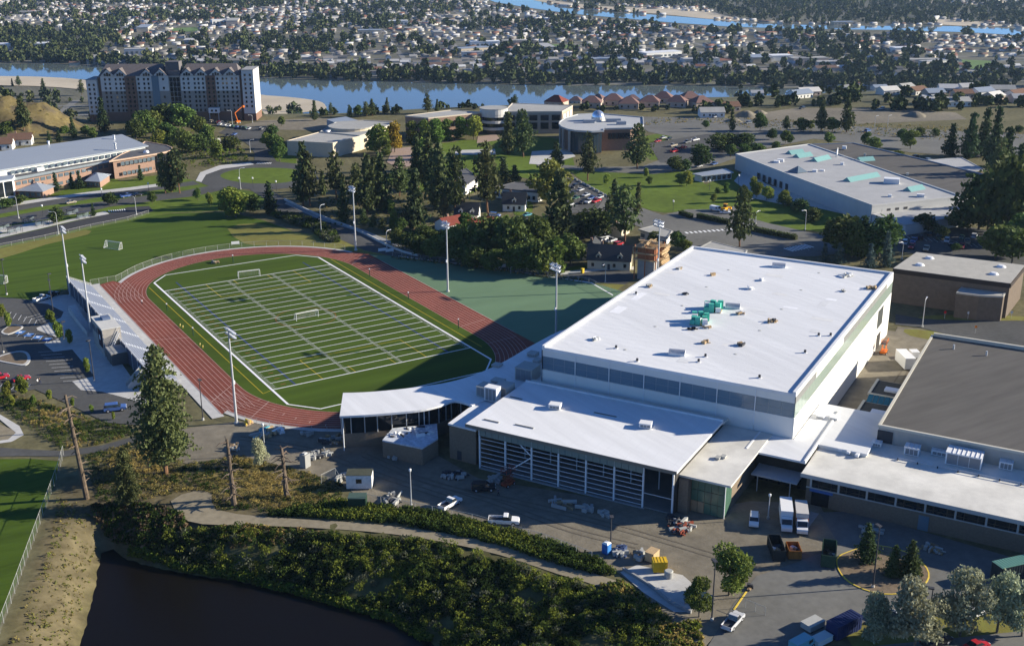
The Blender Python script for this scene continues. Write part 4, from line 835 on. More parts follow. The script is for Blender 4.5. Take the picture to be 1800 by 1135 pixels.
# ---- residence tower block
RZ = 28.0
A = G(175.5,133.5,RZ); B = G(420,132,RZ); D = B-A; LR = D.length; ra = atan2(D.y, D.x)
res = thing('residence_hall', 'eleven-storey residence block with gabled dormers beside the river', 'apartment block', (A.x, A.y, 0), ra)
rg = mat('residence_grey', (.40,.40,.40), .9, .06, .3); rb = mat('residence_taupe', (.30,.27,.235), .9, .06, .3); rbr = mat('residence_brown', (.20,.12,.085), .9, .08, .5); rwh = mat('residence_white', (.58,.56,.52), .9, .05, .3); slate = mat('slate_roof', (.15,.13,.125), .85, .1, .6)
DP = 17.0; tX = lambda x: (x/5.625+140-175.5)/(420-175.5)*LR
MB().box(0,.3,0,LR,DP,RZ-.3).build('core_wall', rb, res)
bays = [(200,440,rg,-.0),(440,550,rbr,.5),(550,705,rg,0),(705,775,glassb,.25),(775,870,rg,.0),(990,1240,rg,0),(1240,1335,rbr,.5),(1335,1575,rg,0)]
for x0, x1, m, pr in bays:
    u0, u1 = tX(x0), tX(x1)
    if m is rg:
        MB().box(u0,-.02,18.5,u1,.4,RZ-.2).build('upper_wall', rwh, res); MB().box(u0,-.01,5.6,u1,.38,18.5).build('mid_wall', rb, res); MB().box(u0,-.15,0,u1,.36,5.6).build('base_wall', rbr, res)
    else: MB().box(u0,-pr,0,u1,.42,RZ-.25).build('bay', m, res)
MB().box(tX(872),.4,0,tX(990),3,RZ+2.5).build('stair_core', mat('residence_dark', (.13,.12,.12), .8, .1, .4), res)
for r in range(8):
    for c in range(3): MB().box(tX(880)+c*2.2,.3,3+r*3,tX(880)+c*2.2+1.9,.42,5.7+r*3).build('stair_glass', glassd, res)
MB().box(tX(845),2,RZ,tX(980),10,RZ+8).build('lift_tower', mat('residence_dark', (.13,.12,.12)), res)
wm_ = MB(); wm_.box(-.55,-.06,0,.55,.06,1.45); wme = wm_.mesh('window', glassd)
cols = [245,290,350,395,428,475,520,575,630,672,820,1022,1068,1130,1168,1212,1268,1315,1358,1410,1448,1502,1545]
for x in cols:
    for r in range(9):
        if x == 820 and r % 2: continue
        off_ = -.55 if x in (475,520,1268,1315) else -.06
        link('window', wme, res, (tX(x), off_, 25.0-r*2.72))
# roof halves with dormer gables
for u0, u1 in ((tX(185), tX(845)), (tX(985), tX(1580))):
    MB().add([(u0,-.6,RZ-.2),(u1,-.6,RZ-.2),(u1,DP+.5,RZ-.2),(u0,DP+.5,RZ-.2),(u0+3,DP*.5,RZ+6.2),(u1-3,DP*.5,RZ+6.2)], [(0,1,5,4),(1,2,5),(2,3,4,5),(3,0,4)]).build('roof', slate, res)
for x in (275,400,660,795,1060,1200,1345,1485):
    u = tX(x); w = 4.4
    d_ = MB().add([(u-w,-.9,RZ),(u+w,-.9,RZ),(u,-.9,RZ+4.4),(u-w,8,RZ),(u+w,8,RZ),(u,8,RZ+4.4)], [(0,2,5,3),(2,1,4,5)]).build('dormer_roof', slate, res)
    MB().add([(u-w+.5,-.5,RZ-.2),(u+w-.5,-.5,RZ-.2),(u+w-.5,-.5,RZ+.3),(u,-.5,RZ+3.9),(u-w+.5,-.5,RZ+.3)], [(0,1,2,3,4)]).build('dormer_wall', rwh, d_)
    for s_ in (-1.5, 0, 1.5): MB().box(u+s_-.6,-.62,RZ-.1,u+s_+.6,-.52,RZ+1.9-abs(s_)*.4).build('dormer_window', glassd, d_)
for lab, x0, x1, zt, yo in (('left',62,165,25.5,-1.5),('right',1605,1722,31.0,-2.0)):
    u0, u1 = tX(x0), tX(x1); MB().box(u0,yo,4.5,u1,DP,zt).build('end_tower', rwh, res); MB().box(u0-.1,yo-.1,0,u1+.1,DP+.1,4.5).build('tower_base', rbr, res); MB().box(u0-.2,yo-.2,zt,u1+.2,DP+.2,zt+.4).build('tower_roof', concd, res)
    for x in ((.28,.72)):
        for r in range(8): link('window', wme, res, (u0+(u1-u0)*x, yo-.06, zt-3.6-r*2.72))
for x0, x1 in ((165,200),(1575,1605)): MB().box(tX(x0),1.2,0,tX(x1),DP,RZ-1).build('link_bay', rbr, res)
MB().box(tX(1255),-3.5,5.2,tX(1360),-.3,8.2).build('porch', steelw, res); MB().box(tX(1280),-3.6,6.0,tX(1300),-3.5,7.3).build('porch_window', glassd, res); MB().box(tX(1320),-3.6,6.0,tX(1340),-3.5,7.3).build('porch_window', glassd, res)
for u in (tX(1262), tX(1352)): MB().tube((u,-3.2,0),(u,-3.2,5.2),.2).build('porch_post', steel, res)
# ---- cream building left of centre
t = bthing('cream_block', 'flat-roofed cream block standing behind the pines left of centre', 585, 280)
blk(t, [(504,248),(585,252),(632,240),(560,233)], 7.6, cream, greyroof, par=.25, fas=mat('cream_coping', (.58,.50,.38), .8, .04, 1))
g = G(577,233,7.6); MB().obox(g.x-t.location.x, g.y-t.location.y, 7.6, 2.6, 1.6, 1.2, .5).build('roof_unit', steelw, t); MB().box(0,0,0,.01,.01,.01)
t = bthing('curved_cream_hall', 'cream hall with a rounded grey roof drum behind the pines', 650, 258)
blk(t, [(632,239),(662,229),(684,220),(690,215),(640,212),(590,215),(562,232)], 7.9, cream, greyroof, par=.25)
wall_windows(t, (636,238), (684,220.5), 3.6, 5.6, 6, glassd, .6, .05, .95, 7.9, out=.1); wall_windows(t, (636,238), (684,220.5), .6, 2.4, 5, glassd, .6, .05, .95, 7.9, out=.1)
c = G(617,221,9.4); mb = MB(); n = 24; mb.prism([(c.x-t.location.x+12*cos(2*pi*i/n), c.y-t.location.y+12*sin(2*pi*i/n)) for i in range(n)], 7.9, 9.2); mb.build('drum', cream, t); MB().prism([(c.x-t.location.x+12.7*cos(2*pi*i/n), c.y-t.location.y+12.7*sin(2*pi*i/n)) for i in range(n)], 9.2, 9.6).build('drum_roof', greyroof, t)
t = bthing('grey_shed', 'grey metal-roofed building at the dirt lot behind the cream hall', 610, 225)
blk(t, [(574,210),(606,222),(640,215),(608,205)], 5.0, mat('grey_siding', (.38,.39,.40), .8, .05, .5), metalroof, par=0)
# ---- brick building in the centre with round drum
t = bthing('brick_hall', 'two-wing brick hall with a pale round tower, centre background', 850, 237)
tanb = mat('tan_precast', (.42,.34,.26), .9, .06, .4); fas_ = mat('cream_edge', (.55,.48,.38), .8, .05, 1)
blk(t, [(712,204),(753,208),(850,198),(793,194)], 12, mat('brown_brick', (.24,.16,.12), .9, .1, 1), greyroof, par=.3, fas=fas_)
wall_windows(t, (755,208), (848,198.5), 6.2, 9.4, 7, glassd, .72, zref=12, out=.1); wall_windows(t, (755,208), (848,198.5), 1.2, 4.4, 7, glassd, .72, zref=12, out=.1)
blk(t, [(885,197),(988,196.5),(1007,186),(900,182)], 12.6, tanb, greyroof, par=.3, fas=fas_, wn='right_wing_wall', rn='right_wing_roof')
wall_windows(t, (888,197), (987,196.5), 7.6, 10.8, 5, glassd, .72, zref=12.6, out=.1, frame=tanb); wall_windows(t, (888,197), (987,196.5), 2.6, 6.4, 5, glassd, .72, zref=12.6, out=.1, frame=tanb)
wall_windows(t, (989,196.3), (1006,186.5), 7.6, 10.8, 3, rwh, .7, zref=12.6, out=.1); wall_windows(t, (989,196.3), (1006,186.5), 2.6, 6.4, 3, rwh, .7, zref=12.6, out=.1)
c = G(868,190,14.2); cx_, cy_ = c.x-t.location.x, c.y-t.location.y; ring = lambda r, n=28: [(cx_+r*cos(2*pi*i/n), cy_+r*sin(2*pi*i/n)) for i in range(n)]
MB().prism(ring(8.2), 11.0, 14.2).build('drum', rwh, t); MB().prism(ring(8.4), 14.2, 14.5).build('drum_roof', greyroof, t)
for z0 in (0, 3.8, 7.4): MB().prism(ring(7.4), z0, z0+2.3).build('drum_glass', glassd, t); MB().prism(ring(8.0), z0+2.3, z0+3.8).build('drum_band', rwh, t)
# ---- building with observatory dome
t = bthing('dome_building', 'brick and glass building with a curved roof and a silver observatory dome', 1060, 275)
zz = 12.0
blk(t, [(983,215),(982,219),(987,224),(998,228),(1012,230.5),(1040,232),(1062,231),(1062,227),(1112,226),(1132,221),(1131,207),(1050,200),(1015,202),(993,208)], zz, mat('brown_brick', (.24,.16,.12)), mat('pale_grey_roof', (.42,.43,.43), .8, .06, .3), par=.5, over=1.6)
cv = [(1000,228.5),(1015,231),(1030,232),(1045,232),(1060,231)]
for a, b in zip(cv[:-1], cv[1:]): wall_windows(t, a, b,   .5, 11.0, 3, mat('smoked_glass', (.035,.055,.07), .1, 0, spec=.5), .9, zref=zz, out=-1.2)
wall_windows(t, (1064,227.5), (1110,226.5), 6.5, 9.6, 6, glassd, .9, .12, .95, zz, out=-1.3)
for px, py in ((985,222),(990,226),(1001,229.5)): g = G(px, py, zz); MB().tube((g.x-t.location.x+.8, g.y-t.location.y+1.2, 0), (g.x-t.location.x+.8, g.y-t.location.y+1.2, zz-.3), .7, .7, 12).build('round_column', concd, t)
c = G(1051,212,zz); mb = MB(); cx_, cy_ = c.x-t.location.x, c.y-t.location.y; mb.tube((cx_,cy_,zz),(cx_,cy_,zz+2.2),3.6,3.6,20); mb.build('dome_base', rwh, t)
mb = MB(); n = 20; V = []
for j in range(7):
    a = pi/2*j/6; V += [(cx_+3.5*cos(a)*cos(2*pi*i/n), cy_+3.5*cos(a)*sin(2*pi*i/n), zz+2.2+3.5*sin(a)) for i in range(n)]
mb.add(V, [(j*n+i, j*n+(i+1)%n, (j+1)*n+(i+1)%n, (j+1)*n+i) for j in range(6) for i in range(n)]); mb.build('dome', mat('dome_silver', (.75,.77,.8), .18, 0, metal=.8), t, True)
for px, py, lx in ((1078,214,8),(1035,216,6),(1092,219,5)): g = G(px, py, zz); MB().obox(g.x-t.location.x, g.y-t.location.y, zz, lx, 3, 1.8, -.5).build('roof_unit', mat('unit_blue_grey', (.30,.33,.37), .7, .05, 1), t)
# ---- large low building with teal skylights, right
t = bthing('skylit_building', 'large low pale building with teal ridge skylights, right background', 1400, 350)
pw_ = mat('pale_stucco', (.52,.52,.50), .9, .05, .3); zz = 7.4
blk(t, [(1293,271.5),(1392,310),(1533,362),(1690,346),(1560,301),(1422,254)], zz, pw_, mat('light_grey_roof', (.40,.40,.395), .9, .08, .2, big=.08), par=.4, fas=pw_)
blk(t, [(1424,254.5),(1560,301.5),(1692,346),(1790,322),(1640,285),(1500,252)], 7.0, pw_, gravelroof, par=.4, fas=mat('blue_grey_coping', (.24,.28,.34), .6, 0), wn='rear_wall', rn='rear_roof')
blk(t, [(1533,377),(1592,396),(1705,378),(1692,352),(1600,358)], 4.2, pw_, mat('light_grey_roof', (.4,.4,.39)), par=.2, wn='annex_wall', rn='annex_roof')
teal = mat('teal_metal', (.18,.35,.34), .5, .05, 1)
def ridge(px, py, px2, py2, z, w=4.5, h=1.8):
    a = G(px, py, z); b = G(px2, py2, z); d = (b-a); L = d.length; d.normalize(); nn = Vector((-d.y, d.x, 0))*w/2; o_ = Vector((t.location.x, t.location.y, 0)); a -= o_; b -= o_; up = Vector((0,0,h))
    MB().add([a-nn,b-nn,b+nn,a+nn,a+up,b+up], [(0,1,5,4),(2,3,4,5),(1,2,5),(3,0,4)]).build('skylight', teal, t)
for q in ((1386,271,1410,268),(1399,277,1424,273),(1430,284,1455,278),(1488,319,1541,309),(1594,336,1620,331)): ridge(*q, zz)
for q in ((1508,283,1534,281),): ridge(*q, 7.0)
g = G(1470,276,zz); MB().tube((g.x-t.location.x,g.y-t.location.y,zz),(g.x-t.location.x,g.y-t.location.y,zz+1.6),.3).build('dish_post', steel, t)
mb = MB(); n = 16; gx, gy = g.x-t.location.x, g.y-t.location.y; V = [(gx-.3,gy+.3,zz+2.6)]+[(gx+1.9*cos(2*pi*i/n)*.8+.3, gy+1.9*cos(2*pi*i/n)*.6-.3, zz+2.8+1.9*sin(2*pi*i/n)) for i in range(n)]; mb.add(V, [(0, 1+i, 1+(i+1)%n) for i in range(n)]); mb.build('satellite_dish', steelw, t)
for px, py, l1, l2, h_ in ((1567,322,6.5,4,2.2),(1372,284,3,2,1.2),(1365,286,2.5,2,1),(1432,302,2,2,1),(1480,290,1.5,1.5,1.2),(1618,346,3,2,1.2),(1564,346,1.4,1.4,1),(1445,301,2,1.4,.8),(1520,275,1,1,1.5),(1595,308,1.2,1.2,1),(1484,262,2,2,1.5)):
    g = G(px, py, zz); MB().obox(g.x-t.location.x, g.y-t.location.y, zz, l1, l2, h_, -.9).build('roof_unit', steelw if l1 > 1.3 else mgrey, t)
wall_windows(t, (1330,287), (1390,309), .3, 3.2, 6, glassd, .45, zref=zz, out=.12); wall_windows(t, (1412,317), (1530,360), .3, 2.6, 9, glassd, .4, zref=zz, out=.12); wall_windows(t, (1540,361), (1600,355), 4.6, 5.6, 4, darkm, .45, zref=zz, out=.12)
c = G(1400,330,0); a_ = MB(); a_.obox(c.x-t.location.x, c.y-t.location.y, 0, 5.5, 5.5, 7.6, -1.7); a_.build('entrance_glass', glassd, t); q = [(c.x-t.location.x+3.2*x, c.y-t.location.y+3.2*y) for x, y in ((-1,-1),(1,-1),(1,1),(-1,1))]
MB().add([(*p,7.6) for p in q]+[(c.x-t.location.x, c.y-t.location.y, 10.2)], [(0,1,4),(1,2,4),(2,3,4),(3,0,4)]).build('entrance_roof', mat('slate_blue_glass', (.14,.18,.22), .2, 0), t)
t = bthing('far_low_building', 'low brown building with a long flat roof behind the skylit building', 1660, 318)
blk(t, [(1590,285),(1652,307),(1732,299),(1690,277)], 5.5, mat('brown_wall', (.22,.16,.10), .9, .1, .5), mat('light_grey_roof', (.4,.4,.39)), par=.2, over=1.2); wall_windows(t, (1656,307), (1730,299.5), 1, 3.2, 12, rwh, .6, zref=5.5, out=-1.0)
t = bthing('small_pavilion', 'small flat-roofed pale pavilion on the lawn beside the skylit building', 1240, 322, 'pavilion')
blk(t, [(1217,305),(1233,309),(1290,303),(1276,296)], 3.4, mat('pale_siding', (.6,.6,.57)), metalroof, par=0, over=.8); wall_windows(t, (1235,309), (1288,303.3), .6, 2.6, 6, glassd, .6, zref=3.4, out=-.6)
# ---- brown hall at the right
t = bthing('brown_hall', 'dark brown brick hall with a pale flat roof at the right edge', 1680, 558)
bw_ = mat('brown_block', (.15,.118,.09), .95, .14, .8, bump=.2)
blk(t, [(1570,471.5),(1776,498),(1802,466),(1611,443)], 11.2, bw_, mat('pale_gravel_roof', (.42,.40,.35), .95, .10, .4), par=0)
a, b, c_ = G(1570,471.5,11.2), G(1776,498,11.2), G(1802,466,11.2)
mb = MB()
for p, q in ((a, b), (b, c_)): p_, q_ = rel(t, p), rel(t, q); d = Vector((q_[0]-p_[0], q_[1]-p_[1])).normalized(); nn = Vector((d.y,-d.x))*.25; mb.add([(p_[0],p_[1],11.15),(q_[0],q_[1],11.15),(q_[0]+nn.x,q_[1]+nn.y,11.15),(p_[0]+nn.x,p_[1]+nn.y,11.15),(p_[0],p_[1],9.7),(q_[0],q_[1],9.7),(q_[0]+nn.x,q_[1]+nn.y,9.7),(p_[0]+nn.x,p_[1]+nn.y,9.7)], [(0,1,2,3),(3,2,6,7),(7,6,5,4)])
mb.build('fascia', mat('dark_fascia', (.045,.035,.03), .8, 0), t)
for px, py in ((1634,454),(1617,466),(1760,469),(1747,482)): g = G(px, py, 11.2); MB().tube((g.x-t.location.x,g.y-t.location.y,11.2),(g.x-t.location.x,g.y-t.location.y,11.8),1.5,.9,16).build('roof_dome', steelw, t)
blk(t, [(1681,514),(1722,519),(1764,521),(1773,506),(1694,500)], 8.0, bw_, mat('pale_gravel_roof', (.4,.4,.35)), par=.1, wn='annex_wall', rn='annex_roof')
# ---- low office roofs beyond the arena
for lab, pts, bx_ in (('low flat-roofed hut left of the arena, by the pines',[(1122,403),(1173,419),(1182,406),(1150,396)],(1150,425)),('low flat-roofed hut just behind the far edge of the arena',[(1225,437),(1308,448),(1314,440),(1250,424)],(1280,460))):
    t = bthing('flat_roof_hut', lab, *bx_, 'hut', 'flat-roofed huts behind the arena'); blk(t, pts, 3.8, mat('pale_siding', (.6,.6,.57)), greyroof, par=.15, over=.6); wall_windows(t, pts[0], pts[1], 1, 2.4, 4, winw, .5, zref=3.8, out=-.45)
# ---- houses
def house(label, px, py, w, d, eh, rh, rz, wm, rm, group=None, dormers=0, name='house', chim=True, P0=None, porch=False, cat='house', hip=False):
    p = P0 or P(px, py); t = thing(name, label, cat, p, rz, group)
    if hip: MB().box(-w/2,-d/2,-2,w/2,d/2,eh).build('wall', wm, t)
    else: MB().add([(-w/2,-d/2,-1),(w/2,-d/2,-1),(w/2,d/2,-1),(-w/2,d/2,-1),(-w/2,-d/2,eh),(w/2,-d/2,eh),(w/2,d/2,eh),(-w/2,d/2,eh),(-w/2,0,eh+rh),(w/2,0,eh+rh)], [(0,1,5,4),(2,3,7,6),(1,2,6,9,5),(3,0,4,8,7)]).build('wall', wm, t)
    o = .45; s = rh/(d/2)
    if hip:
        MB().add([(-w/2-o,-d/2-o,eh),(w/2+o,-d/2-o,eh),(w/2+o,d/2+o,eh),(-w/2-o,d/2+o,eh),(-w*.12,0,eh+rh),(w*.12,0,eh+rh)], [(0,1,5,4),(1,2,5),(2,3,4,5),(3,0,4),(3,2,1,0)]).build('roof', rm, t)
        for k in range(3): MB().box(-w/2+w*(k+.5)/3-.6,-d/2-.06,1,-w/2+w*(k+.5)/3+.6,-d/2-.01,2.4).build('window', glassd, t)
        return t
    r = MB().add([(-w/2-o,-d/2-o,eh-o*s+.05),(w/2+o,-d/2-o,eh-o*s+.05),(w/2+o,0,eh+rh+.05),(-w/2-o,0,eh+rh+.05),(-w/2-o,d/2+o,eh-o*s+.05),(w/2+o,d/2+o,eh-o*s+.05)]+[(-w/2-o,-d/2-o,eh-o*s+.25),(w/2+o,-d/2-o,eh-o*s+.25),(w/2+o,0,eh+rh+.25),(-w/2-o,0,eh+rh+.25),(-w/2-o,d/2+o,eh-o*s+.25),(w/2+o,d/2+o,eh-o*s+.25)], [(6,7,8,9),(9,8,11,10),(3,2,1,0),(4,5,2,3),(0,1,7,6),(5,4,10,11),(1,2,8,7),(2,5,11,8),(3,0,6,9),(4,3,9,10)]).build('roof', rm, t)
    if chim: MB().box(-w*.2-.4,.2,eh+rh*.5,-w*.2+.4,1,eh+rh+1.1).build('chimney', brickr, r)
    for k in range(max(2, int(w/3.2))):
        x = -w/2+w*(k+.5)/max(2, int(w/3.2)); MB().box(x-.5,-d/2-.06,1,x+.5,-d/2-.01,2.3).build('window', glassd, t)
    MB().box(w/2+.01,-.6,1.0,w/2+.06,.6,2.3).build('window', glassd, t); MB().box(w/2+.01,-.5,eh+.3,w/2+.06,.5,eh+1.3).build('window', glassd, t); MB().box(-.45,-d/2-.07,0,.45,-d/2-.015,2.1).build('door', darkm, t)
    for k in range(dormers):
        x = -w/4+w/2*k/max(1, dormers-1) if dormers > 1 else 0
        q = MB().add([(x-.9,-d/2+.4,eh+.3),(x+.9,-d/2+.4,eh+.3),(x+.9,-d/2+.4,eh+1.4),(x,-d/2+.4,eh+2.2),(x-.9,-d/2+.4,eh+1.4)], [(0,1,2,3,4)]).build('dormer_wall', wm, t); MB().add([(x-1.1,-d/2+.2,eh+1.3),(x,-d/2+.2,eh+2.35),(x+1.1,-d/2+.2,eh+1.3),(x-1.1,0,eh+1.3),(x,0,eh+2.35),(x+1.1,0,eh+1.3)], [(0,1,4,3),(1,2,5,4)]).build('dormer_roof', rm, t); MB().box(x-.4,-d/2+.33,eh+.6,x+.4,-d/2+.39,eh+1.4).build('dormer_window', glassd, t)
    return t
wsid = mat('white_siding', (.72,.71,.66), .8, .04, .5); csid = mat('cream_siding', (.60,.52,.38), .85, .04, .5); droof = mat('charcoal_shingle', (.055,.058,.062), .9, .15, 1.5); rroof = mat('red_shingle', (.20,.055,.04), .9, .15, 1.5); broof = mat('brown_shingle', (.17,.10,.07), .9, .15, 1.5)
house('white gabled cottage with a charcoal roof among the pines', 905, 368, 9.5, 8, 3.4, 4.0, radians(-38), wsid, droof, 'white cottages among the pines', 1)
house('white gabled cottage partly hidden at the left of the pine clearing', 822, 386, 9.5, 8, 3.2, 4.0, radians(-38), wsid, droof, 'white cottages among the pines', 2)
house('cream house with steep charcoal roof and two dormers below the arena corner', 1072, 468, 15, 9, 3.6, 4.2, radians(-42), csid, droof, None, 2)
house('cream house with a small gable left of the dormered house', 1043, 452, 8, 7, 3.2, 3.4, radians(48), csid, droof, None, 0)
house('low house with a dull red roof behind the green field trees, left one', 798, 402, 13, 8, 3, 2.2, radians(8), wsid, rroof, 'red-roofed houses'); house('low house with a dull red roof behind the green field trees, right one', 845, 408, 11, 9, 3, 2.2, radians(8), wsid, rroof, 'red-roofed houses')
house('cream-gabled house half hidden in the trees behind the green field', 920, 420, 9, 7, 3.4, 3.6, radians(40), csid, droof, None, 0); house('small pale house with flat dark porch beside the parked cars', 1087, 412, 8, 6, 3, 2, radians(30), csid, greyroof, None, 0)
t = bthing('long_low_hall', 'long low grey-roofed hall behind the white cottage', 870, 345); blk(t, [(868,330),(945,338),(975,327),(905,320)], 4.5, wsid, mat('dark_grey_roof', (.13,.13,.13), .9, .1, .4), par=.15); wall_windows(t, (870,330.5), (943,338), 1, 2.6, 8, glassd, .5, zref=4.5, out=.1)
t = bthing('long_low_hall', 'long low white-sided hall behind the tall pine left of the cottage', 812, 340); blk(t, [(800,322),(818,326),(840,312),(820,296),(800,300)], 4.5, wsid, mat('dark_grey_roof', (.13,.13,.13)), par=.15)
house('white gabled house at the foot of the dry hill, right one', 38, 254, 12, 8, 3.4, 2.8, radians(-20), wsid, broof, 'white houses at the foot of the dry hill'); house('white gabled house at the foot of the dry hill, cut by the left edge', 4, 262, 12, 8, 3.4, 2.8, radians(-20), wsid, broof, 'white houses at the foot of the dry hill')
house('tiny white shed among the trees near the roundabout', 379, 257, 5, 4, 2.4, 1.5, radians(20), wsid, greyroof, None, 0, 'shed', False, cat='shed')
# brick-red townhouses on the river slope
pink = mat('terracotta_roof', (.19,.115,.10), .9, .12, .8); pstu = mat('tan_stucco', (.50,.40,.32), .9, .06, .5)
ths = [(978,187),(1012,182),(1040,188),(1052,178),(1078,184),(1105,190),(1112,179),(1142,187),(1166,180),(1190,187),(1212,180),(1232,188)]
for i, (px, py) in enumerate(sorted(ths)):
    house('terracotta-roofed townhouse above the river, ' + ordinal(i) + ' from the left', px, py, 13, 11.5, 3.6, 4.0, radians(-35+rnd.uniform(-25,25)), pstu, pink if i != 0 else rroof, 'terracotta townhouses above the river', 0, 'townhouse', False, hip=True)
# houses on the lower terrace at the right
cols_ = [greyroof, broof, mat('light_grey_roof',(.4,.4,.4)), mat('blue_grey_coping',(.2,.2,.3)), rwh]
hs = [(1330,168),(1405,172),(1420,168),(1485,158),(1497,154),(1515,156),(1545,158),(1560,166),(1590,160),(1610,166),(1640,170),(1665,162),(1690,172),(1700,160),(1725,168),(1745,176),(1760,164),(1785,172),(1798,180),(1635,182),(1680,186),(1275,195),(1250,205)]
for i, (px, py) in enumerate(sorted(hs)):
    house('pale bungalow on the wooded terrace at upper right, ' + ordinal(i) + ' from the left', px, py, rnd.uniform(12,18), 10, 3.4, 2.4, radians(rnd.uniform(-40,10)), [wsid,pstu,rwh][i % 3], cols_[i % 5], 'bungalows on the upper right terrace', 0, 'bungalow', False)
# ---- timber formwork tower at the far-left corner of the arena
sc = thing('formwork_tower', 'half-built concrete shaft wrapped in raw timber formwork beside the arena', 'scaffold', G(1140,488), BA)
MB().box(-3,-3,0,3,3,7).build('shaft', concd, sc)
for z in (7.0, 9.2, 11.4):
    for k in range(9): MB().box(-4.2+k*.95,-4.2,z,-4.2+k*.95+.3,4.2,z+.22).build('joist', wood, sc)
for sx in (-3.8, 3.8):
    for sy in (-3.8, 0, 3.8): MB().box(sx-.15,sy-.15,0,sx+.15,sy+.15,12.2).build('post', mat('rust_board', (.30,.12,.06), .9, .2, 2), sc)
MB().box(-3.1,-3.1,7.2,3.1,3.1,11.3).build('shutter', mat('rust_board', (.3,.12,.06)), sc)
for k in range(14): MB().obox(rnd.uniform(-.4,.4),rnd.uniform(-.4,.4),12.2-.0+k*.05,rnd.uniform(6,9),.35,.12,rnd.uniform(-.5,.5)+(pi/2 if k%2 else 0)).build('plank', wood, sc)
s2 = thing('timber_stack', 'tall stack of raw planks standing beside the formwork tower', 'timber stack', G(1160,484), BA)
for k in range(22): MB().obox(rnd.uniform(-.3,.3),rnd.uniform(-.3,.3),k*.5,rnd.uniform(4.5,6.5),rnd.uniform(3.6,4.6),.3,rnd.uniform(-.2,.2)).build('plank_layer', wood if k % 3 else card, s2)
# ------------------------------------------------------------------ vegetation
def leaves(C_, size, rng, flat=.4, aspect=1.6, upright=0.0):
    """one quad per centre: random tilt, 'flat' pulls the normals towards up"""
    n = len(C_); a = rng.uniform(0, 2*pi, n); nz = rng.uniform(-1, 1, n)*(1-flat)+flat; t = rng.uniform(0, 2*pi, n); s = np.sqrt(np.clip(1-nz**2, 0, 1))
    N_ = np.stack([s*np.cos(t), s*np.sin(t), nz], 1); ref = np.stack([np.cos(a), np.sin(a), np.zeros(n)], 1)
    if upright: ref = ref*(1-upright)+np.array([0,0,1])*upright
    U = np.cross(N_, ref); U /= np.linalg.norm(U, axis=1, keepdims=True)+1e-9; W_ = np.cross(N_, U)
    sz = (np.asarray(size)*rng.uniform(.6, 1.3, n))[:, None]; U = U*sz*aspect/2; W_ = W_*sz/2
    V = np.stack([C_-U-W_*.4, C_-W_*.0+U*.1-W_, C_+U+W_*.3, C_-U*.1+W_], 1).reshape(-1, 3)
    return V, np.arange(4*n).reshape(n, 4)
def trunk_mesh(name, h, r, m, lean=0, limbs=0, rng=None, limb_z=(.3,.8), limb_r=.2):
    mb = MB(); k = 6; pts = [(lean*h*(i/k)**1.5, 0.01*h*sin(i*1.7), h*i/k) for i in range(k+1)]
    for i in range(k): mb.tube(pts[i], pts[i+1], r*(1-.8*i/k), r*(1-.8*(i+1)/k), 7)
    for j in range(limbs):
        z = h*rng.uniform(*limb_z); a = rng.uniform(0, 2*pi); L = limb_r*h*rng.uniform(.5,1); mb.tube((lean*h*(z/h)**1.5,0,z), (L*cos(a)+lean*h*(z/h)**1.5, L*sin(a), z+L*rng.uniform(-.1,.6)), r*.28, r*.08, 5)
    return mb.mesh(name, m)
bark = mat('pine_bark', (.17,.095,.055), .95, .3, 2); barkg = mat('grey_bark', (.15,.12,.09), .95, .3, 2)
def conifer_proto(seed, R=.21, z0=.10, pw=.75, whorls=26, n_per=9, leaf=.045, mname='pine', col=(0.051,0.076,0.024), droop=.25, gap=.12):
    rng = np.random.default_rng(seed); C_ = []; S_ = []
    for w in range(whorls):
        zz = z0+(1-z0)*(w+rng.uniform(-.3,.3))/whorls; zz = min(max(zz, z0), .985); k = (zz-z0)/(1-z0)
        rr = R*((1-k)**pw)*min(1, .45+k*3.2)*rng.uniform(.75,1.2)
        nb = max(3, int(n_per*(.45+.55*(1-k)))); a0 = rng.uniform(0, 6.28)
        for b in range(nb):
            if rng.random() < gap: continue
            a = a0+2*pi*b/nb+rng.uniform(-.3,.3); L = rr*rng.uniform(.55,1.12); m = max(2, int(L/leaf*1.15))
            for q in range(m):
                t_ = (q+.5)/m; d = L*(.22+.78*t_); sp = leaf*.55
                for _ in range(2):
                    C_.append((d*cos(a)+rng.normal(0,sp), d*sin(a)+rng.normal(0,sp), zz-droop*L*t_**1.4+.10*L+rng.normal(0,sp*.5))); S_.append(leaf*rng.uniform(.8,1.25)*(1.05-.25*t_))
    for q in range(10): C_.append((rng.normal(0,.006), rng.normal(0,.006), .95+.05*q/10)); S_.append(leaf*.6)
    V, F_ = leaves(np.array(C_), np.array(S_), rng, .35, 1.7)
    return npmesh(mname+'_crown', V, F_, leaf_mat(mname+'_needles', col))
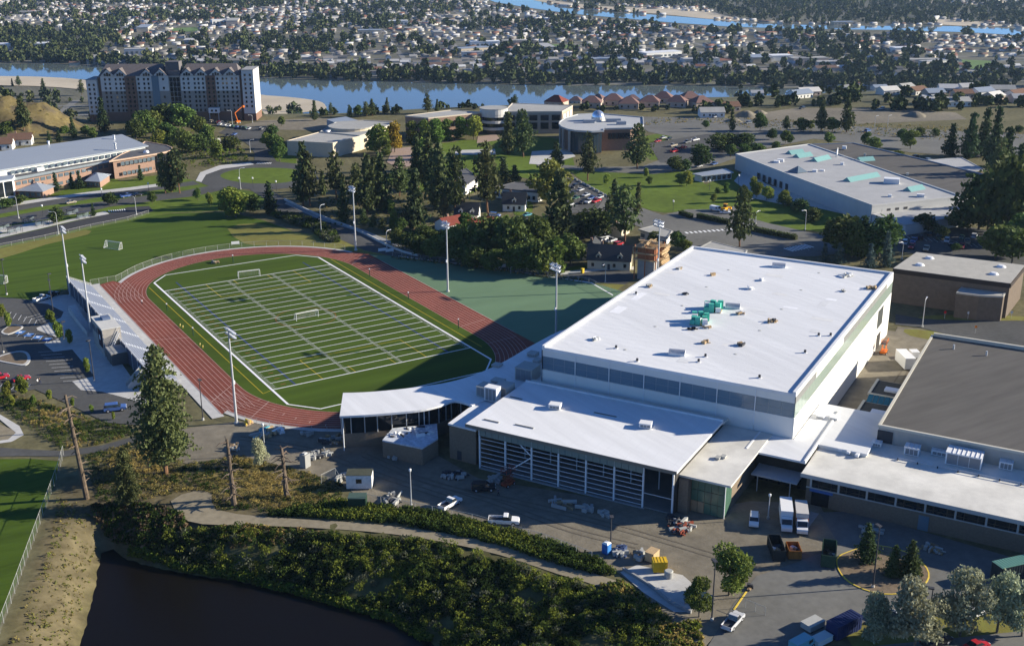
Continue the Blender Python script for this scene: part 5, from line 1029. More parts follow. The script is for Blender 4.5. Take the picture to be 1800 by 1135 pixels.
def broad_proto(seed, lobes, leaf, mname, col, n=1500, flat=.15, hue=.03):
    """lobes: (x,y,z,rx,ry,rz) ellipsoids in unit-height tree space; leaves sit in the outer shell of each lobe"""
    rng = np.random.default_rng(seed); C_ = []; vol = np.array([l[3]*l[4]*l[5] for l in lobes])**.67; vol /= vol.sum()
    for l, f_ in zip(lobes, vol):
        k = max(20, int(n*f_)); d = rng.normal(0, 1, (k, 3)); d /= np.linalg.norm(d, axis=1, keepdims=True); r = rng.uniform(.55, 1.08, (k, 1))**.6
        bump_ = 1+.16*np.sin(d[:,:1]*7+seed)*np.sin(d[:,1:2]*6)+.12*np.sin(d[:,2:3]*9)
        C_.append(np.array(l[:3])+d*r*bump_*np.array(l[3:6]))
    C_ = np.concatenate(C_); V, F_ = leaves(C_, np.full(len(C_), leaf), rng, flat, 1.4)
    return npmesh(mname+'_crown', V, F_, leaf_mat(mname+'_leaves', col, hue))
def rl(seed, n, R, z0, z1, r):
    rng = np.random.default_rng(seed); out = []
    for i in range(n):
        z = z0+(z1-z0)*(i+.5)/n; k = (z-z0)/(z1-z0); rad = R*sin(pi*(.16+.80*k))**.7; a = rng.uniform(0, 6.28); q = rad*rng.uniform(.25,.85); s = r*rng.uniform(.75,1.25)
        out.append((q*cos(a), q*sin(a), z, s, s, s*.85))
    return out
tp = [trunk_mesh('trunk', .93, .016, bark, 0, 5, np.random.default_rng(3), (.2,.7), .1)]; tg = [trunk_mesh('trunk', .72, .022, barkg, .01, 7, np.random.default_rng(5), (.25,.65), .22)]
PINE = [conifer_proto(21+i, R=r*1.28, n_per=11, z0=z, pw=p_, whorls=w, col=(0.071,0.090,0.032)) for i, (r, z, p_, w) in enumerate([(.20,.14,.62,26),(.17,.10,.72,28),(.23,.20,.5,20),(.19,.08,.8,28),(.21,.26,.45,17),(.16,.05,.9,30),(.24,.16,.6,19)])]
FIR = [conifer_proto(41+i, R=r*1.15, n_per=11, z0=.04, pw=.9, whorls=28, mname='fir', col=(0.044,0.068,0.026), gap=.06) for i, r in enumerate((.24,.21,.28))]
SPRUCE = [conifer_proto(51, R=.30, z0=.02, pw=.95, whorls=24, leaf=.055, mname='blue_spruce', col=(0.067,0.104,0.091), gap=.05)]
TANP = [conifer_proto(61, R=.22, z0=.12, pw=.65, whorls=24, mname='rusty_pine', col=(0.183,0.146,0.061))]
OAK = [broad_proto(71+i, rl(71+i, 11, .34, .30, .92, .19), .060, 'broadleaf', (0.104,0.146,0.032), 2200) for i in range(3)]
ROUND = [broad_proto(81+i, rl(81+i, 9, .36, .28, .9, .24), .070, 'round_broadleaf', (0.061,0.091,0.022), 1500) for i in range(2)]
LIME = [broad_proto(91+i, rl(91+i, 11, .30, .25, .95, .18), .060, 'lime_broadleaf', (0.171,0.207,0.034), 1900) for i in range(2)]
YEL = [broad_proto(95, rl(95, 10, .30, .22, .94, .19), .060, 'yellow_broadleaf', (.42,.33,.03), 1700)]
POPL = [broad_proto(101+i, rl(101+i, 12, .15, .08, .98, .11), .045, 'poplar', (0.104,0.152,0.029), 1700) for i in range(2)]
WILL = [broad_proto(111, rl(111, 14, .50, .22, .92, .22), .060, 'willow', (0.171,0.207,0.043), 3000, .0)]
SILV = [broad_proto(121+i, rl(121+i, 13, .40, .26, .95, .19), .055, 'silver_olive', (.25,.27,.17), 2200) for i in range(2)]
SHRB = [broad_proto(131+i, rl(131+i, 6, .55, .15, .8, .35), .15, 'shrub', (.075,.095,.03), 420) for i in range(2)]
PINEH = [conifer_proto(221+i, R=.25, z0=.12, pw=.55, whorls=48, n_per=17, leaf=.0175, mname='near_pine', col=(0.091,0.107,0.037), gap=.10) for i in range(2)]
OAKH = [broad_proto(271+i, rl(271+i, 16, .36, .28, .93, .16), .036, 'near_broadleaf', (.105,.15,.030), 5200) for i in range(2)]
SILVH = [broad_proto(321+i, rl(321+i, 18, .42, .24, .96, .16), .034, 'near_olive', (.33,.35,.22), 5200) for i in range(3)]
FIRH = [conifer_proto(341+i, R=.30, z0=.03, pw=.8, whorls=34, n_per=14, leaf=.034, mname='near_fir', col=(0.049,0.079,0.027), gap=.05) for i in range(2)]
KIND = dict(pineh=(PINEH,tp,'pine_tree','pine tree'), oakh=(OAKH,tg,'broadleaf_tree','tree'), silvh=(SILVH,tg,'olive_tree','tree'), firh=(FIRH,tp,'fir_tree','fir tree'), pine=(PINE,tp,'pine_tree','pine tree'), fir=(FIR,tp,'fir_tree','fir tree'), spruce=(SPRUCE,tp,'spruce_tree','spruce tree'), tan=(TANP,tp,'pine_tree','pine tree'), oak=(OAK,tg,'broadleaf_tree','tree'), round=(ROUND,tg,'broadleaf_tree','tree'), lime=(LIME,tg,'broadleaf_tree','tree'), yel=(YEL,tg,'broadleaf_tree','tree'), popl=(POPL,tg,'poplar_tree','tree'), will=(WILL,tg,'willow_tree','tree'), silv=(SILV,tg,'olive_tree','tree'), shrub=(SHRB,None,'shrub','shrub'))
WORD = dict(pineh='olive-green pine', oakh='fresh green broadleaf tree', silvh='silvery olive tree', firh='dense dark fir', pine='dark green pine', fir='dense dark fir', spruce='blue-green spruce', tan='rusty pine', oak='green broadleaf tree', round='round dark green tree', lime='yellow-green tree', yel='bright yellow autumn tree', popl='slender green poplar', will='broad yellow-green willow', silv='silvery olive tree', shrub='low green shrub')
NT = [0]
def tree(kind, p, H, wid, label, group):
    me, tr_, nm, cat = KIND[kind]; NT[0] += 1; t = thing(nm, label, cat, p, 0, group); t.rotation_euler = (rnd.gauss(0,.025), rnd.gauss(0,.025), rnd.uniform(0,6.28)); wid *= rnd.uniform(.88,1.14)
    link('crown', me[NT[0] % len(me)], t, None, None, (H*wid, H*wid, H))
    if tr_: link('trunk', tr_[0], t, None, None, (H*(.5+.5*wid), H*(.5+.5*wid), H))
    return t
def grove(place, lst):
    """lst: (kind, base px, base py, top py, width factor); each gets a label by kind and its order from the left"""
    by = {}
    for e in lst: by.setdefault(e[0], []).append(e)
    for k, es in by.items():
        es.sort(key=lambda e: e[1])
        for i, e in enumerate(es):
            w = (e[4] if len(e) > 4 else 1.0)*(1.15 if e[0] in ('oak','round','lime') else 1.0); p = P(e[1], e[2]); H = max(1.2, HT(e[1], e[2], e[3], p.z)); o = (ordinal(i)+' '+WORD[k]+' from the left '+place) if len(es) > 1 else (WORD[k]+' '+place)
            tree(k, p, H, w, o, 'trees '+place if len(lst) > 1 else None)
grove('in the pine grove behind the track bend', [('pine',533,362,249,.9),('pine',545,362,266,1.0),('pine',567,345,300,1.2),('pine',592,352,264,1.1),('pine',604,392,314,.95),('pine',628,360,285,1.0),('pine',646,376,271,1.15),('pine',660,352,275,1.0),('pine',674,372,267,1.1),('pine',702,345,274,1.1),('fir',727,402,296,1.25),('pine',736,332,240,.9),('pine',752,335,232,1.0),('pine',775,368,250,1.1),('pine',799,388,256,.9),('pine',762,352,262,1.0),('tan',780,384,326,1.2),('popl',692,404,352,.8),('pine',656,404,375,1.3),('pine',673,408,381,1.3),('pine',640,398,366,1.4),('oak',705,410,384,1.2),('round',745,425,398,1.3),('oak',765,440,405,1.2)])
grove('between the track and the brick hall', [('pine',858,380,247,1.05),('pine',893,270,196,1.35),('pine',920,276,191,1.0),('fir',886,320,276,1.7),('fir',905,322,290,1.8),('fir',868,312,286,1.6),('will',962,358,288,1.15),('pine',978,300,250,1.2),('pine',984,430,300,1.35),('pine',1033,318,233,.85),('pine',1120,297,216,1.25),('pine',1078,378,314,1.1),('pine',1098,428,324,1.15),('pine',1119,378,320,1.0),('fir',1050,268,250,1.2)])
grove('in front of the brick hall and cream hall', [('popl',725,254,214,1.6),('popl',747,254,212,1.6),('popl',767,252,210,1.6),('popl',787,247,210,1.7),('popl',809,243,206,1.8),('lime',833,246,207,1.0),('yel',694,268,217,.95),('lime',668,272,223,1.0),('popl',679,274,242,1.3),('pine',735,300,235,1.0),('lime',745,310,250,.7)])
grove('in the thicket beside the green field', [('popl',815,420,375,1.5),('oak',803,452,398,1.1),('round',790,440,405,1.1),('oak',844,456,396,1.1),('round',858,455,390,1.2),('oak',888,452,384,1.2),('round',900,462,392,1.1),('oak',893,464,414,1.2),('oak',914,480,434,1.2),('round',932,480,434,1.2),('oak',950,482,426,1.1),('popl',976,480,420,1.4),('round',946,442,384,1.2),('round',915,442,386,1.2),('oak',1003,466,414,1.1),('round',1047,418,372,1.5),('oak',870,478,440,1.3),('round',835,472,436,1.3),('oak',770,455,415,1.3),('round',812,466,430,1.3),('lime',960,484,448,1.2),('round',1022,420,378,1.2),('oak',1190,440,408,1.2),('oak',1205,446,422,1.2),('pine',1072,402,342,1.1),('round',740,448,418,1.4),('round',722,440,410,1.4),('oak',700,434,404,1.4),('oak',1150,428,408,1.3)])
grove('around the residence hall and roundabout', [('fir',182,232,170,.8),('oak',254,240,197,1.1),('oak',272,235,196,1.1),('round',290,230,188,1.2),('oak',322,230,185,1.25),('oak',297,250,217,1.2),('oak',321,268,228,1.1),('oak',366,252,220,1.1),('lime',381,277,247,1.2),('round',406,262,242,1.6),('lime',282,256,230,1.2),('oak',336,268,240,1.2),('oak',350,240,205,1.0),('round',240,246,212,1.2),('oak',305,262,236,1.2),('round',352,266,238,1.3),('lime',470,262,235,1.0),('oak',485,272,238,1.1),('oak',492,284,252,1.0),('round',478,246,222,1.2),('pine',553,212,176,1.0),('pine',582,205,180,1.0),('oak',495,222,205,1.0)])
grove('on and below the dry hill', [('pine',42,230,168,1.15),('oak',13,238,214,1.3),('fir',87,252,230,1.3),('fir',104,250,227,1.3),('fir',131,243,206,1.0),('pine',144,168,140,1.1),('pine',33,152,133,1.2),('pine',22,152,138,1.2),('pine',77,168,138,1.1),('oak',152,240,222,1.4),('oak',115,238,222,1.4),('oak',165,245,225,1.2)])
grove('in front of the long grey-roofed building', [('fir',100,336,303,1.0),('fir',127,332,303,.9),('fir',142,332,300,.95),('fir',248,317,290,.9),('pine',291,340,268,.95),('pine',302,338,266,1.0),('pine',316,340,260,1.1),('round',194,361,341,1.4),('oak',268,357,338,1.0),('fir',164,380,357,1.2),('round',100,392,367,1.2),('lime',415,382,333,1.3),('lime',400,382,350,1.2),('fir',476,376,320,1.2),('round',446,374,345,1.1),('oak',348,352,332,1.0),('round',10,366,350,1.8),('round',35,360,345,1.8),('lime',370,362,340,.8)])
grove('in the dark clump behind the arena', [('round',1478,448,386,1.15),('fir',1515,452,378,1.1),('round',1545,456,388,1.1),('fir',1556,446,376,1.0),('round',1498,452,396,1.1),('spruce',1448,462,428,1.1),('spruce',1473,464,426,1.1),('spruce',1528,471,428,1.1),('spruce',1558,468,406,1.0),('pine',1300,434,325,.95),('popl',1455,404,382,1.2),('round',1428,390,368,1.4),('round',1405,372,352,1.5),('round',1380,362,345,1.5)])
grove('in the grove at the right edge', [('fir',1669,274,217,1.3),('fir',1702,278,197,1.1),('fir',1726,275,190,1.0),('fir',1743,293,187,1.0),('fir',1762,313,222,1.0),('pine',1752,330,243,1.1),('fir',1786,335,252,1.2),('round',1736,404,310,1.0),('round',1769,424,290,.9),('round',1720,404,318,1.0),('fir',1799,425,300,1.0),('round',1700,408,352,1.2),('oak',1749,458,398,1.2),('oak',1778,464,402,1.2),('round',1625,408,378,1.5),('round',1655,418,400,1.5),('oak',1790,450,380,1.1),('fir',1780,380,300,1.1),('oak',1680,442,428,1.6)])
grove('around the car parks at upper right', [('round',1262,264,238,1.6),('round',1284,262,237,1.6),('round',1309,263,237,1.7),('round',1232,293,257,1.3),('oak',1284,276,255,1.2),('oak',1307,272,254,1.4),('oak',1332,270,253,1.6),('round',1364,264,250,1.5),('round',1357,246,228,1.3),('oak',1381,252,230,1.0),('oak',1389,254,237,1.0),('oak',1456,254,234,1.2),('oak',1523,256,233,1.1),('oak',1536,266,242,1.1),('oak',1585,247,227,1.2),('oak',1600,262,230,1.0),('round',1617,240,225,1.4),('round',1644,240,227,1.4),('lime',1577,284,266,1.6),('pine',1443,233,176,.95),('pine',1488,233,166,.95),('pine',1381,230,203,1.1),('pine',1287,230,190,1.1),('oak',1336,230,200,1.0),('oak',1408,232,208,1.2),('oak',1463,232,208,1.3),('oak',1240,226,212,1.2),('oak',1425,228,212,1.2),('round',1186,302,277,1.3),('round',1205,300,282,1.2),('round',1790,234,222,1.4)])
grove('scattered on the lawns by the skylit building', [('lime',1324,332,312,1.1),('lime',1330,347,322,1.1),('lime',1347,352,329,1.2),('lime',1377,359,336,1.2),('lime',1314,354,335,1.2),('oak',1255,357,341,.9),('popl',1277,339,321,1.4),('lime',1067,324,307,1.1),('oak',1141,326,310,1.0),('oak',1195,327,306,1.1),('lime',1207,327,302,1.0),('lime',1136,312,297,1.0),('oak',1262,342,330,1.1)])
grove('on the bank beside the pond and yard', [('pineh',292,832,604,1.0),('pineh',226,893,784,1.1),('silvh',458,818,773,.8)])
grove('in the paved yard at lower right', [('oakh',1281,1046,964,1.15),('oakh',1229,1084,1018,1.0),('firh',1524,988,920,1.35),('firh',1568,1012,958,1.4),('firh',1600,1013,948,1.35),('silvh',1540,1128,1048,.95),('silvh',1606,1140,1024,.85),('silvh',1687,1118,1004,.85),('silvh',1752,1112,1012,.9),('silvh',1796,1118,1026,.9)])
yl = [(42,696,663),(14,700,672),(30,690,676),(88,704,686),(128,716,700),(162,726,712),(200,737,724),(22,715,695),(60,712,695),(90,570,545),(105,598,566),(122,604,580),(154,655,630),(5,560,536),(16,575,550)]
grove('around the lower left car park', [('lime',a,b,c,.7) for a,b,c in yl])
# bare dead snags
snagm = mat('snag_bark', (.125,.095,.068), .95, .45, 1.2, bump=.8, bscale=3)
for i, (bx0, by0, tx, ty, lab) in enumerate([(153,876,135,690,'tall dead branch-stubbed trunk leaning at the corner of the pond'),(412,888,407,770,'bare dead trunk standing in the dry grass, middle one of three'),(504,872,504,785,'shortest bare dead trunk, nearest the construction yard')]):
    p = P(bx0, by0); H = HT(bx0, by0, ty, p.z); q = G(tx, ty, p.z+H); t = thing('dead_tree', lab, 'dead tree', p, 0, 'dead trunks by the pond'); lx, ly = (q.x-p.x)*.8, (q.y-p.y)*.0
    rr = .60; mb = MB(); k = 7; lx = -1.4 if i == 0 else -.3
    pts = [(lx*j/k, .15*sin(j*2), H*j/k-.2) for j in range(k+1)]
    for j in range(k): mb.tube(pts[j], pts[j+1], rr*(1-.55*j/k), rr*(1-.55*(j+1)/k), 9)
    mb.build('trunk', snagm, t)
    for j in range(34):
        z = H*rnd.uniform(.12,.97); a = rnd.uniform(0, 2*pi); L = rnd.uniform(.8,3.4); x0 = lx*z/H
        MB().tube((x0,0,z),(x0+L*.6*cos(a),L*.6*sin(a),z+rnd.uniform(-.2,.3)),.17,.10,5).tube((x0+L*.6*cos(a),L*.6*sin(a),z+.05),(x0+L*cos(a),L*sin(a),z-rnd.uniform(0,.7)),.10,.05,5).build('branch_stub', woodd if j % 3 else barkg, t)
for i, (a, b, lab, m) in enumerate([((196,950),(256,920),'grey fallen branchy log slanting down the pond bank',barkg),((248,965),(298,914),'orange-brown fallen log slanting down the pond bank',mat('fallen_log',(.42,.24,.11),.9,.2,3))]):
    p, q = P(*a), P(*b); t = thing('fallen_log', lab, 'log', p, 0, 'fallen logs on the pond bank'); d = q-p; MB().tube((0,0,.25),(d.x,d.y,d.z+.3),.32,.2,8).build('trunk', m, t)
    for j in range(7): s_ = rnd.random(); MB().tube((d.x*s_,d.y*s_,d.z*s_+.3),(d.x*s_+rnd.uniform(-1.2,1.2),d.y*s_+rnd.uniform(-1.2,1.2),d.z*s_+rnd.uniform(.4,1.4)),.07,.02,5).build('branch', m, t)
# ------------------------------------------------------------------ shrub and grass cover (uncountable)
covm = attr_mat('shrub_cover', .9, .6, .35); _N = covm.node_tree.nodes; _L = covm.node_tree.links; _P = _N['Principled BSDF']; _P.inputs['Specular IOR Level'].default_value = .05
_tr = _N.new('ShaderNodeBsdfTranslucent'); _L.new(_P.inputs['Base Color'].links[0].from_socket, _tr.inputs['Color']); _mx = _N.new('ShaderNodeMixShader'); _mx.inputs['Fac'].default_value = .35; _L.new(_P.outputs['BSDF'], _mx.inputs[1]); _L.new(_tr.outputs['BSDF'], _mx.inputs[2]); _L.new(_mx.outputs['Shader'], _N['Material Output'].inputs['Surface'])
def cover(name, label, cat, pts, hts, cols, leaf, per, seed, flat=.45, upright=0.0, spread=.55, aspect=1.5):
    rng = np.random.default_rng(seed); n = len(pts); k = per
    C_ = np.repeat(pts, k, 0); h = np.repeat(hts, k)[:, None]; d = rng.normal(0, 1, (n*k, 3)); d /= np.linalg.norm(d, axis=1, keepdims=True); d *= rng.uniform(.35, 1, (n*k, 1))**.5
    C_ = C_+d*h*np.array([spread, spread, .45])+np.array([0,0,.42])*h
    V, F_ = leaves(C_, leaf*np.repeat(hts, k), rng, flat, aspect, upright); co = np.repeat(np.repeat(cols, k, 0)*rng.uniform(.85, 1.15, (n*k, 1)), 4, 0)
    o = link(name, npmesh(name, V, F_, covm, np.clip(co, 0, 1))); o['kind'] = 'stuff'; tag(o, label, cat); return o
def scatter(poly_px, n, seed, z=None):
    """n ground points inside a pixel outline, evenly spread over the ground"""
    W_ = [tuple((P(*q)).xy) for q in poly_px]; rng = np.random.default_rng(seed); xs_ = [w[0] for w in W_]; ys_ = [w[1] for w in W_]; out = []
    while sum(len(o) for o in out) < n:
        x = rng.uniform(min(xs_), max(xs_), n*3); y = rng.uniform(min(ys_), max(ys_), n*3); k = inpoly(x, y, W_); out.append(np.stack([x[k], y[k]], 1))
    q = np.concatenate(out)[:n]; return np.concatenate([q, hfun(q[:,0], q[:,1])[:, None]], 1)
def pal(n, seed, *cs):
    rng = np.random.default_rng(seed); c = np.array(cs)[rng.integers(0, len(cs), n)]; return c*rng.uniform(.75, 1.25, (n, 1))
DG, OG, YG, LG, TN, GR, BK = (.040,.066,.016), (.080,.112,.024), (.160,.185,.030), (.125,.18,.024), (.34,.26,.085), (.11,.12,.075), (.026,.044,.014)
def patchpal(pts, seed, a, b, c):
    n = len(pts); rng = np.random.default_rng(seed); s = np.sin(pts[:,0]*.31+seed)+np.sin(pts[:,1]*.27+1.3*seed)+.8*np.sin(pts[:,0]*.9+pts[:,1]*.7)+rng.normal(0,.8,n)
    out = np.where((s > 1.0)[:,None], np.array(a), np.where((s < -.9)[:,None], np.array(c), np.array(b))); return out*rng.uniform(.8,1.2,(n,1))
slope = [(300,935),(420,928),(600,940),(700,948),(800,962),(900,990),(1000,1022),(1070,1048),(1140,1090),(1190,1160),(860,1180),(770,1130),(700,1085),(620,1062),(520,1036),(430,1012),(330,998),(260,968)]
q = scatter(slope, 7200, 1); q = q[(np.sin(q[:,0]*.33+1.1*np.sin(q[:,1]*.21))+np.sin(q[:,1]*.37+q[:,0]*.11)) > -1.35]; cover('shrub_slope', 'dense green scrub covering the slope above the dark pond', 'shrubs', q, NR.uniform(.3,1.25,len(q)), patchpal(q, 2, YG, DG, BK), .22, 34, 3)
q = scatter(slope, 620, 31); cover('bush_tops', 'paler bushes standing out of the scrub slope above the pond', 'bushes', q, NR.uniform(.9,2.1,len(q)), pal(len(q), 32, OG, YG, DG, YG, GR), .13, 90, 33)
q = scatter([(230,966),(330,996),(430,1012),(520,1034),(620,1060),(700,1086),(760,1125),(740,1128),(690,1094),(610,1070),(515,1044),(425,1021),(325,1006),(225,978)], 1500, 4); cover('shore_reeds', 'yellow-green reeds fringing the pond shore', 'reeds', q, NR.uniform(.5,1.3,len(q)), pal(len(q), 5, LG, YG, OG), .34, 18, 6, 0, .5)
hedge = [(470,905),(600,882),(640,890),(700,893),(780,905),(860,925),(960,950),(1050,985),(1080,1010),(1040,1008),(960,985),(880,958),(780,936),(700,920),(600,912),(480,906)]
q = scatter(hedge, 2600, 7); cover('path_scrub', 'sunlit yellow-green scrub between the dirt path and the yard fence', 'scrub', q, NR.uniform(.5,1.6,len(q)), patchpal(q, 8, YG, OG, DG), .20, 40, 9)
q = scatter([(1050,1030),(1090,1022),(1150,1062),(1190,1100),(1230,1090),(1235,1135),(1190,1150),(1130,1080)], 700, 10); cover('path_scrub', 'scrub at the lower end of the dirt path beside the paved yard', 'scrub', q, NR.uniform(.4,1.1,len(q)), pal(len(q), 11, YG, TN, OG), .34, 18, 12)
q = scatter([(0,690),(40,700),(100,712),(160,735),(235,752),(245,762),(180,780),(110,790),(60,760),(0,715)], 1000, 13); cover('verge_scrub', 'scrubby verge below the lower left car park', 'scrub', q, NR.uniform(.25,1.0,len(q)), patchpal(q, 14, TN, OG, DG), .20, 36, 15)
q = scatter([(150,800),(245,775),(330,815),(420,800),(540,830),(600,850),(600,885),(480,900),(380,895),(372,865),(330,862),(250,880),(170,880)], 3000, 16); cover('dry_grass_tufts', 'golden dry grass and weeds round the dead trunks', 'dry grass', q, NR.uniform(.2,.75,len(q)), patchpal(q, 17, TN, (.19,.165,.055), DG), .30, 20, 18, .1, .6, .8)
q = scatter([(160,890),(250,885),(320,905),(330,925),(300,945),(250,962),(195,950),(170,920)], 1500, 19); cover('bank_scrub', 'tangled scrub at the head of the pond', 'scrub', q, NR.uniform(.4,1.3,len(q)), pal(len(q), 20, DG, OG, (.14,.10,.06)), .32, 18, 21)
q = scatter([(330,935),(460,925),(560,935),(520,960),(420,965),(330,960)], 700, 22); cover('bank_grass', 'reddish dry weeds on the slope below the dirt path', 'dry grass', q, NR.uniform(.3,.9,len(q)), pal(len(q), 23, (.20,.14,.07), TN, OG), .4, 14, 24, 0, .4)
q = scatter([(100,870),(150,890),(170,950),(150,1050),(120,1140),(60,1140),(20,1130),(90,960)], 480, 25); cover('embankment_weeds', 'thin weeds on the bare embankment beside the pond fence', 'weeds', q, NR.uniform(.2,.55,len(q)), pal(len(q), 26, (.26,.21,.07), (.20,.19,.06), (.17,.19,.04)), .5, 9, 27, .75, 0)
q = scatter([(470,376),(520,380),(560,392),(590,412),(596,428),(570,424),(545,404),(500,390)], 420, 28); cover('hedge_thicket', 'grey-green thicket between the mown field and the road', 'thicket', q, NR.uniform(1.2,2.6,len(q)), pal(len(q), 29, GR, OG, DG), .22, 40, 30)
q = scatter([(-40,190),(20,160),(90,178),(150,205),(175,230),(100,240),(0,235)], 1300, 34); cover('hill_brush', 'dark brush dotted over the dry hill', 'brush', q, NR.uniform(.25,1.2,len(q)), pal(len(q), 35, (.14,.11,.06), OG, TN, TN), .3, 20, 36)
def hedgerow(label, pts, w, h, m=DG, n=260, seed=1):
    """clipped hedge: leafy box along a line"""
    rng = np.random.default_rng(seed); A_ = [P(*q) for q in pts]; C_ = []
    t = thing('hedge', label, 'hedge', A_[0], 0, 'clipped hedges')
    for a, b in zip(A_[:-1], A_[1:]):
        L = (b-a).length; k = int(n*L); s = rng.random(k); d = (b-a)/L; nn = Vector((-d.y, d.x, 0)); o = rng.uniform(-w/2, w/2, k); z = rng.uniform(.05, h, k); face = rng.random(k); o = np.where(face < .6, np.sign(o)*w/2, o); z = np.where(face >= .6, h, z)
        C_.append(np.stack([a.x+(b.x-a.x)*s+nn.x*o-A_[0].x, a.y+(b.y-a.y)*s+nn.y*o-A_[0].y, z], 1))
    C_ = np.concatenate(C_); V, F_ = leaves(C_+rng.normal(0,.08,C_.shape), np.full(len(C_), .32), rng, .2); link('foliage', npmesh('hedge_foliage', V, F_, leaf_mat('hedge_leaves', (.055,.085,.022))), t)
    mb = MB()
    for a, b in zip(A_[:-1], A_[1:]): c = (a+b)/2-A_[0]; mb.obox(c.x, c.y, .02, (b-a).length, w*.8, h*.85, atan2(b.y-a.y, b.x-a.x))
    mb.build('inner_branches', mat('hedge_core', (.03,.035,.015), .95, .2, 2), t)
hedgerow('clipped hedge right of the lone pine along the road', [(1316,405),(1400,422)], 2.0, 2.0, n=40, seed=2); hedgerow('clipped hedge left of the lone pine along the road', [(1226,383),(1282,395)], 2.0, 2.0, n=40, seed=3); hedgerow('short clipped hedge at the road entrance', [(1195,377),(1216,384)], 1.8, 1.8, n=40, seed=4)

q = scatter([(1130,222),(1230,214),(1300,224),(1500,238),(1700,250),(1800,246),(1800,228),(1500,216),(1300,208),(1150,208)], 1300, 61); cover('roadside_weeds', 'dry roadside weeds along the upper right roads', 'weeds', q, NR.uniform(.3,1.0,len(q)), pal(len(q), 62, TN, (.26,.22,.08), OG), .5, 9, 63, .6)
q = scatter([(560,395),(640,400),(720,430),(800,440),(830,380),(760,330),(640,330),(560,350)], 700, 64); cover('grove_undergrowth', 'low undergrowth beneath the pine grove', 'undergrowth', q, NR.uniform(.3,1.1,len(q)), pal(len(q), 65, DG, OG, TN), .4, 14, 66, .6)
q = scatter([(690,450),(860,468),(1030,492),(1030,498),(860,475),(690,455)], 420, 67); cover('fence_weeds', 'pale weeds along the green field fence', 'weeds', q, NR.uniform(.3,.9,len(q)), pal(len(q), 68, TN, GR, OG), .45, 10, 69, .6)
q = scatter([(225,250),(340,232),(420,250),(440,285),(380,292),(300,300),(240,280)], 600, 70); cover('campus_shrubs', 'mixed garden shrubs between the long building and the residence hall', 'shrubs', q, NR.uniform(.5,2.2,len(q)), pal(len(q), 71, DG, OG, YG, LG), .25, 26, 72)
# ------------------------------------------------------------------ the town across the river (valley floor)
rng = np.random.default_rng(77)
def projn(x, y, z):
    dx, dy, dz = x-CX, y-CY, z-CZ; w = dx*_f.x+dy*_f.y+dz*_f.z
    return 900+FPX*(dx*_r.x+dy*_r.y+dz*_r.z)/w, 567.5-FPX*(dx*_u.x+dy*_u.y+dz*_u.z)/w
ZT = VAL+.02
SA = radians(-22)     # street grid direction
def rotg(a, b): return a*cos(SA)-b*sin(SA), a*sin(SA)+b*cos(SA)
water_px = [RIV1, [(a_, b_+(6 if k_ > 13 else 0)) for k_, (a_, b_) in enumerate(RIV2)], [(930,-2),(1100,13),(1262,24),(1330,36),(1240,33),(1000,12)], [(1630,34),(1765,46),(1640,44)], [(430,165),(572,180),(572,200),(430,205)], [(-300,132),(90,134),(300,158),(300,184),(-300,152)]]
keep_px = [[(295,46),(350,44),(355,58),(300,60)], [(1685,102),(1745,104),(1760,118),(1712,127),(1682,114)], [(965,76),(1025,78),(1018,88),(960,86)]]
ISLE = [(930,-14),(1560,-14),(1620,4),(1760,12),(1900,18),(1900,52),(1760,42),(1640,32),(1640,44),(1370,41),(1280,32),(1240,14),(1040,8)]
WOODS = [(-100,55),(60,50),(200,60),(205,82),(160,100),(120,112),(-100,108)]
def zone(x, y, pad=0):
    px, py = projn(x, y, ZT); ok = (py > -14) & (px > -160) & (px < 1960)
    for w in water_px: ok &= ~inpoly(px, py, w)
    h = hfun(x, y); ok &= h < VAL+1.5
    return ok, px, py
# lots on a street grid
gx, gy = np.meshgrid(np.arange(-2600, 2600, 17.0), np.arange(-2600, 2600, 33.0)); gx = gx.ravel(); gy = gy.ravel()
gx = gx+rng.uniform(-3.5,3.5,gx.shape); row = np.round(gy/33).astype(int); gy = gy+np.where(row % 2 == 0, 5.5, -5.5)+rng.uniform(-2.5,2.5,gy.shape)
cxx, cyy = 1150.0, 1500.0
X, Y = rotg(gx, gy); X = X+cxx; Y = Y+cyy
ok, px, py = zone(X, Y)
for k in keep_px+[ISLE, WOODS]: ok &= ~inpoly(px, py, k)
dens = .66+.28*np.sin(X*.006+1)*np.sin(Y*.005+.5); far_shore = np.interp(px, [-200,447,1000,1290,1900], [104,130,136,136,136])
ok &= (py < far_shore) & (rng.random(len(X)) < dens) & (py < 135); ok &= ~((px > 1290) & (py > 134))
hx, hy, hpx, hpy = X[ok], Y[ok], px[ok], py[ok]
# --- prototypes and the many
HT_T = np.array([(-1,-1,0),(1,-1,0),(1,1,0),(-1,1,0),(-1,-1,1),(1,-1,1),(1,1,1),(-1,1,1),(-1.08,-1.12,.97),(1.08,-1.12,.97),(1.08,1.12,.97),(-1.08,1.12,.97),(-1.08,0,1.62),(1.08,0,1.62)], float)
HT_F = [(0,1,5,4),(1,2,6,5),(2,3,7,6),(3,0,4,7),(8,9,13,12),(10,11,12,13),(9,10,13,13),(11,8,12,12)]
HT_F = np.array(HT_F)
wallc = np.array([(.62,.61,.57),(.50,.46,.39),(.36,.36,.36),(.52,.46,.36),(.27,.26,.25),(.70,.69,.66)]); roofc = np.array([(.30,.295,.28),(.19,.18,.17),(.42,.41,.40),(.15,.10,.08),(.11,.11,.115),(.52,.52,.51),(.23,.21,.195),(.20,.10,.075)])
order = np.argsort(-hpy); nh = len(order); NI = 300
tm = attr_mat('town_house_paint', .85, .3, .12)
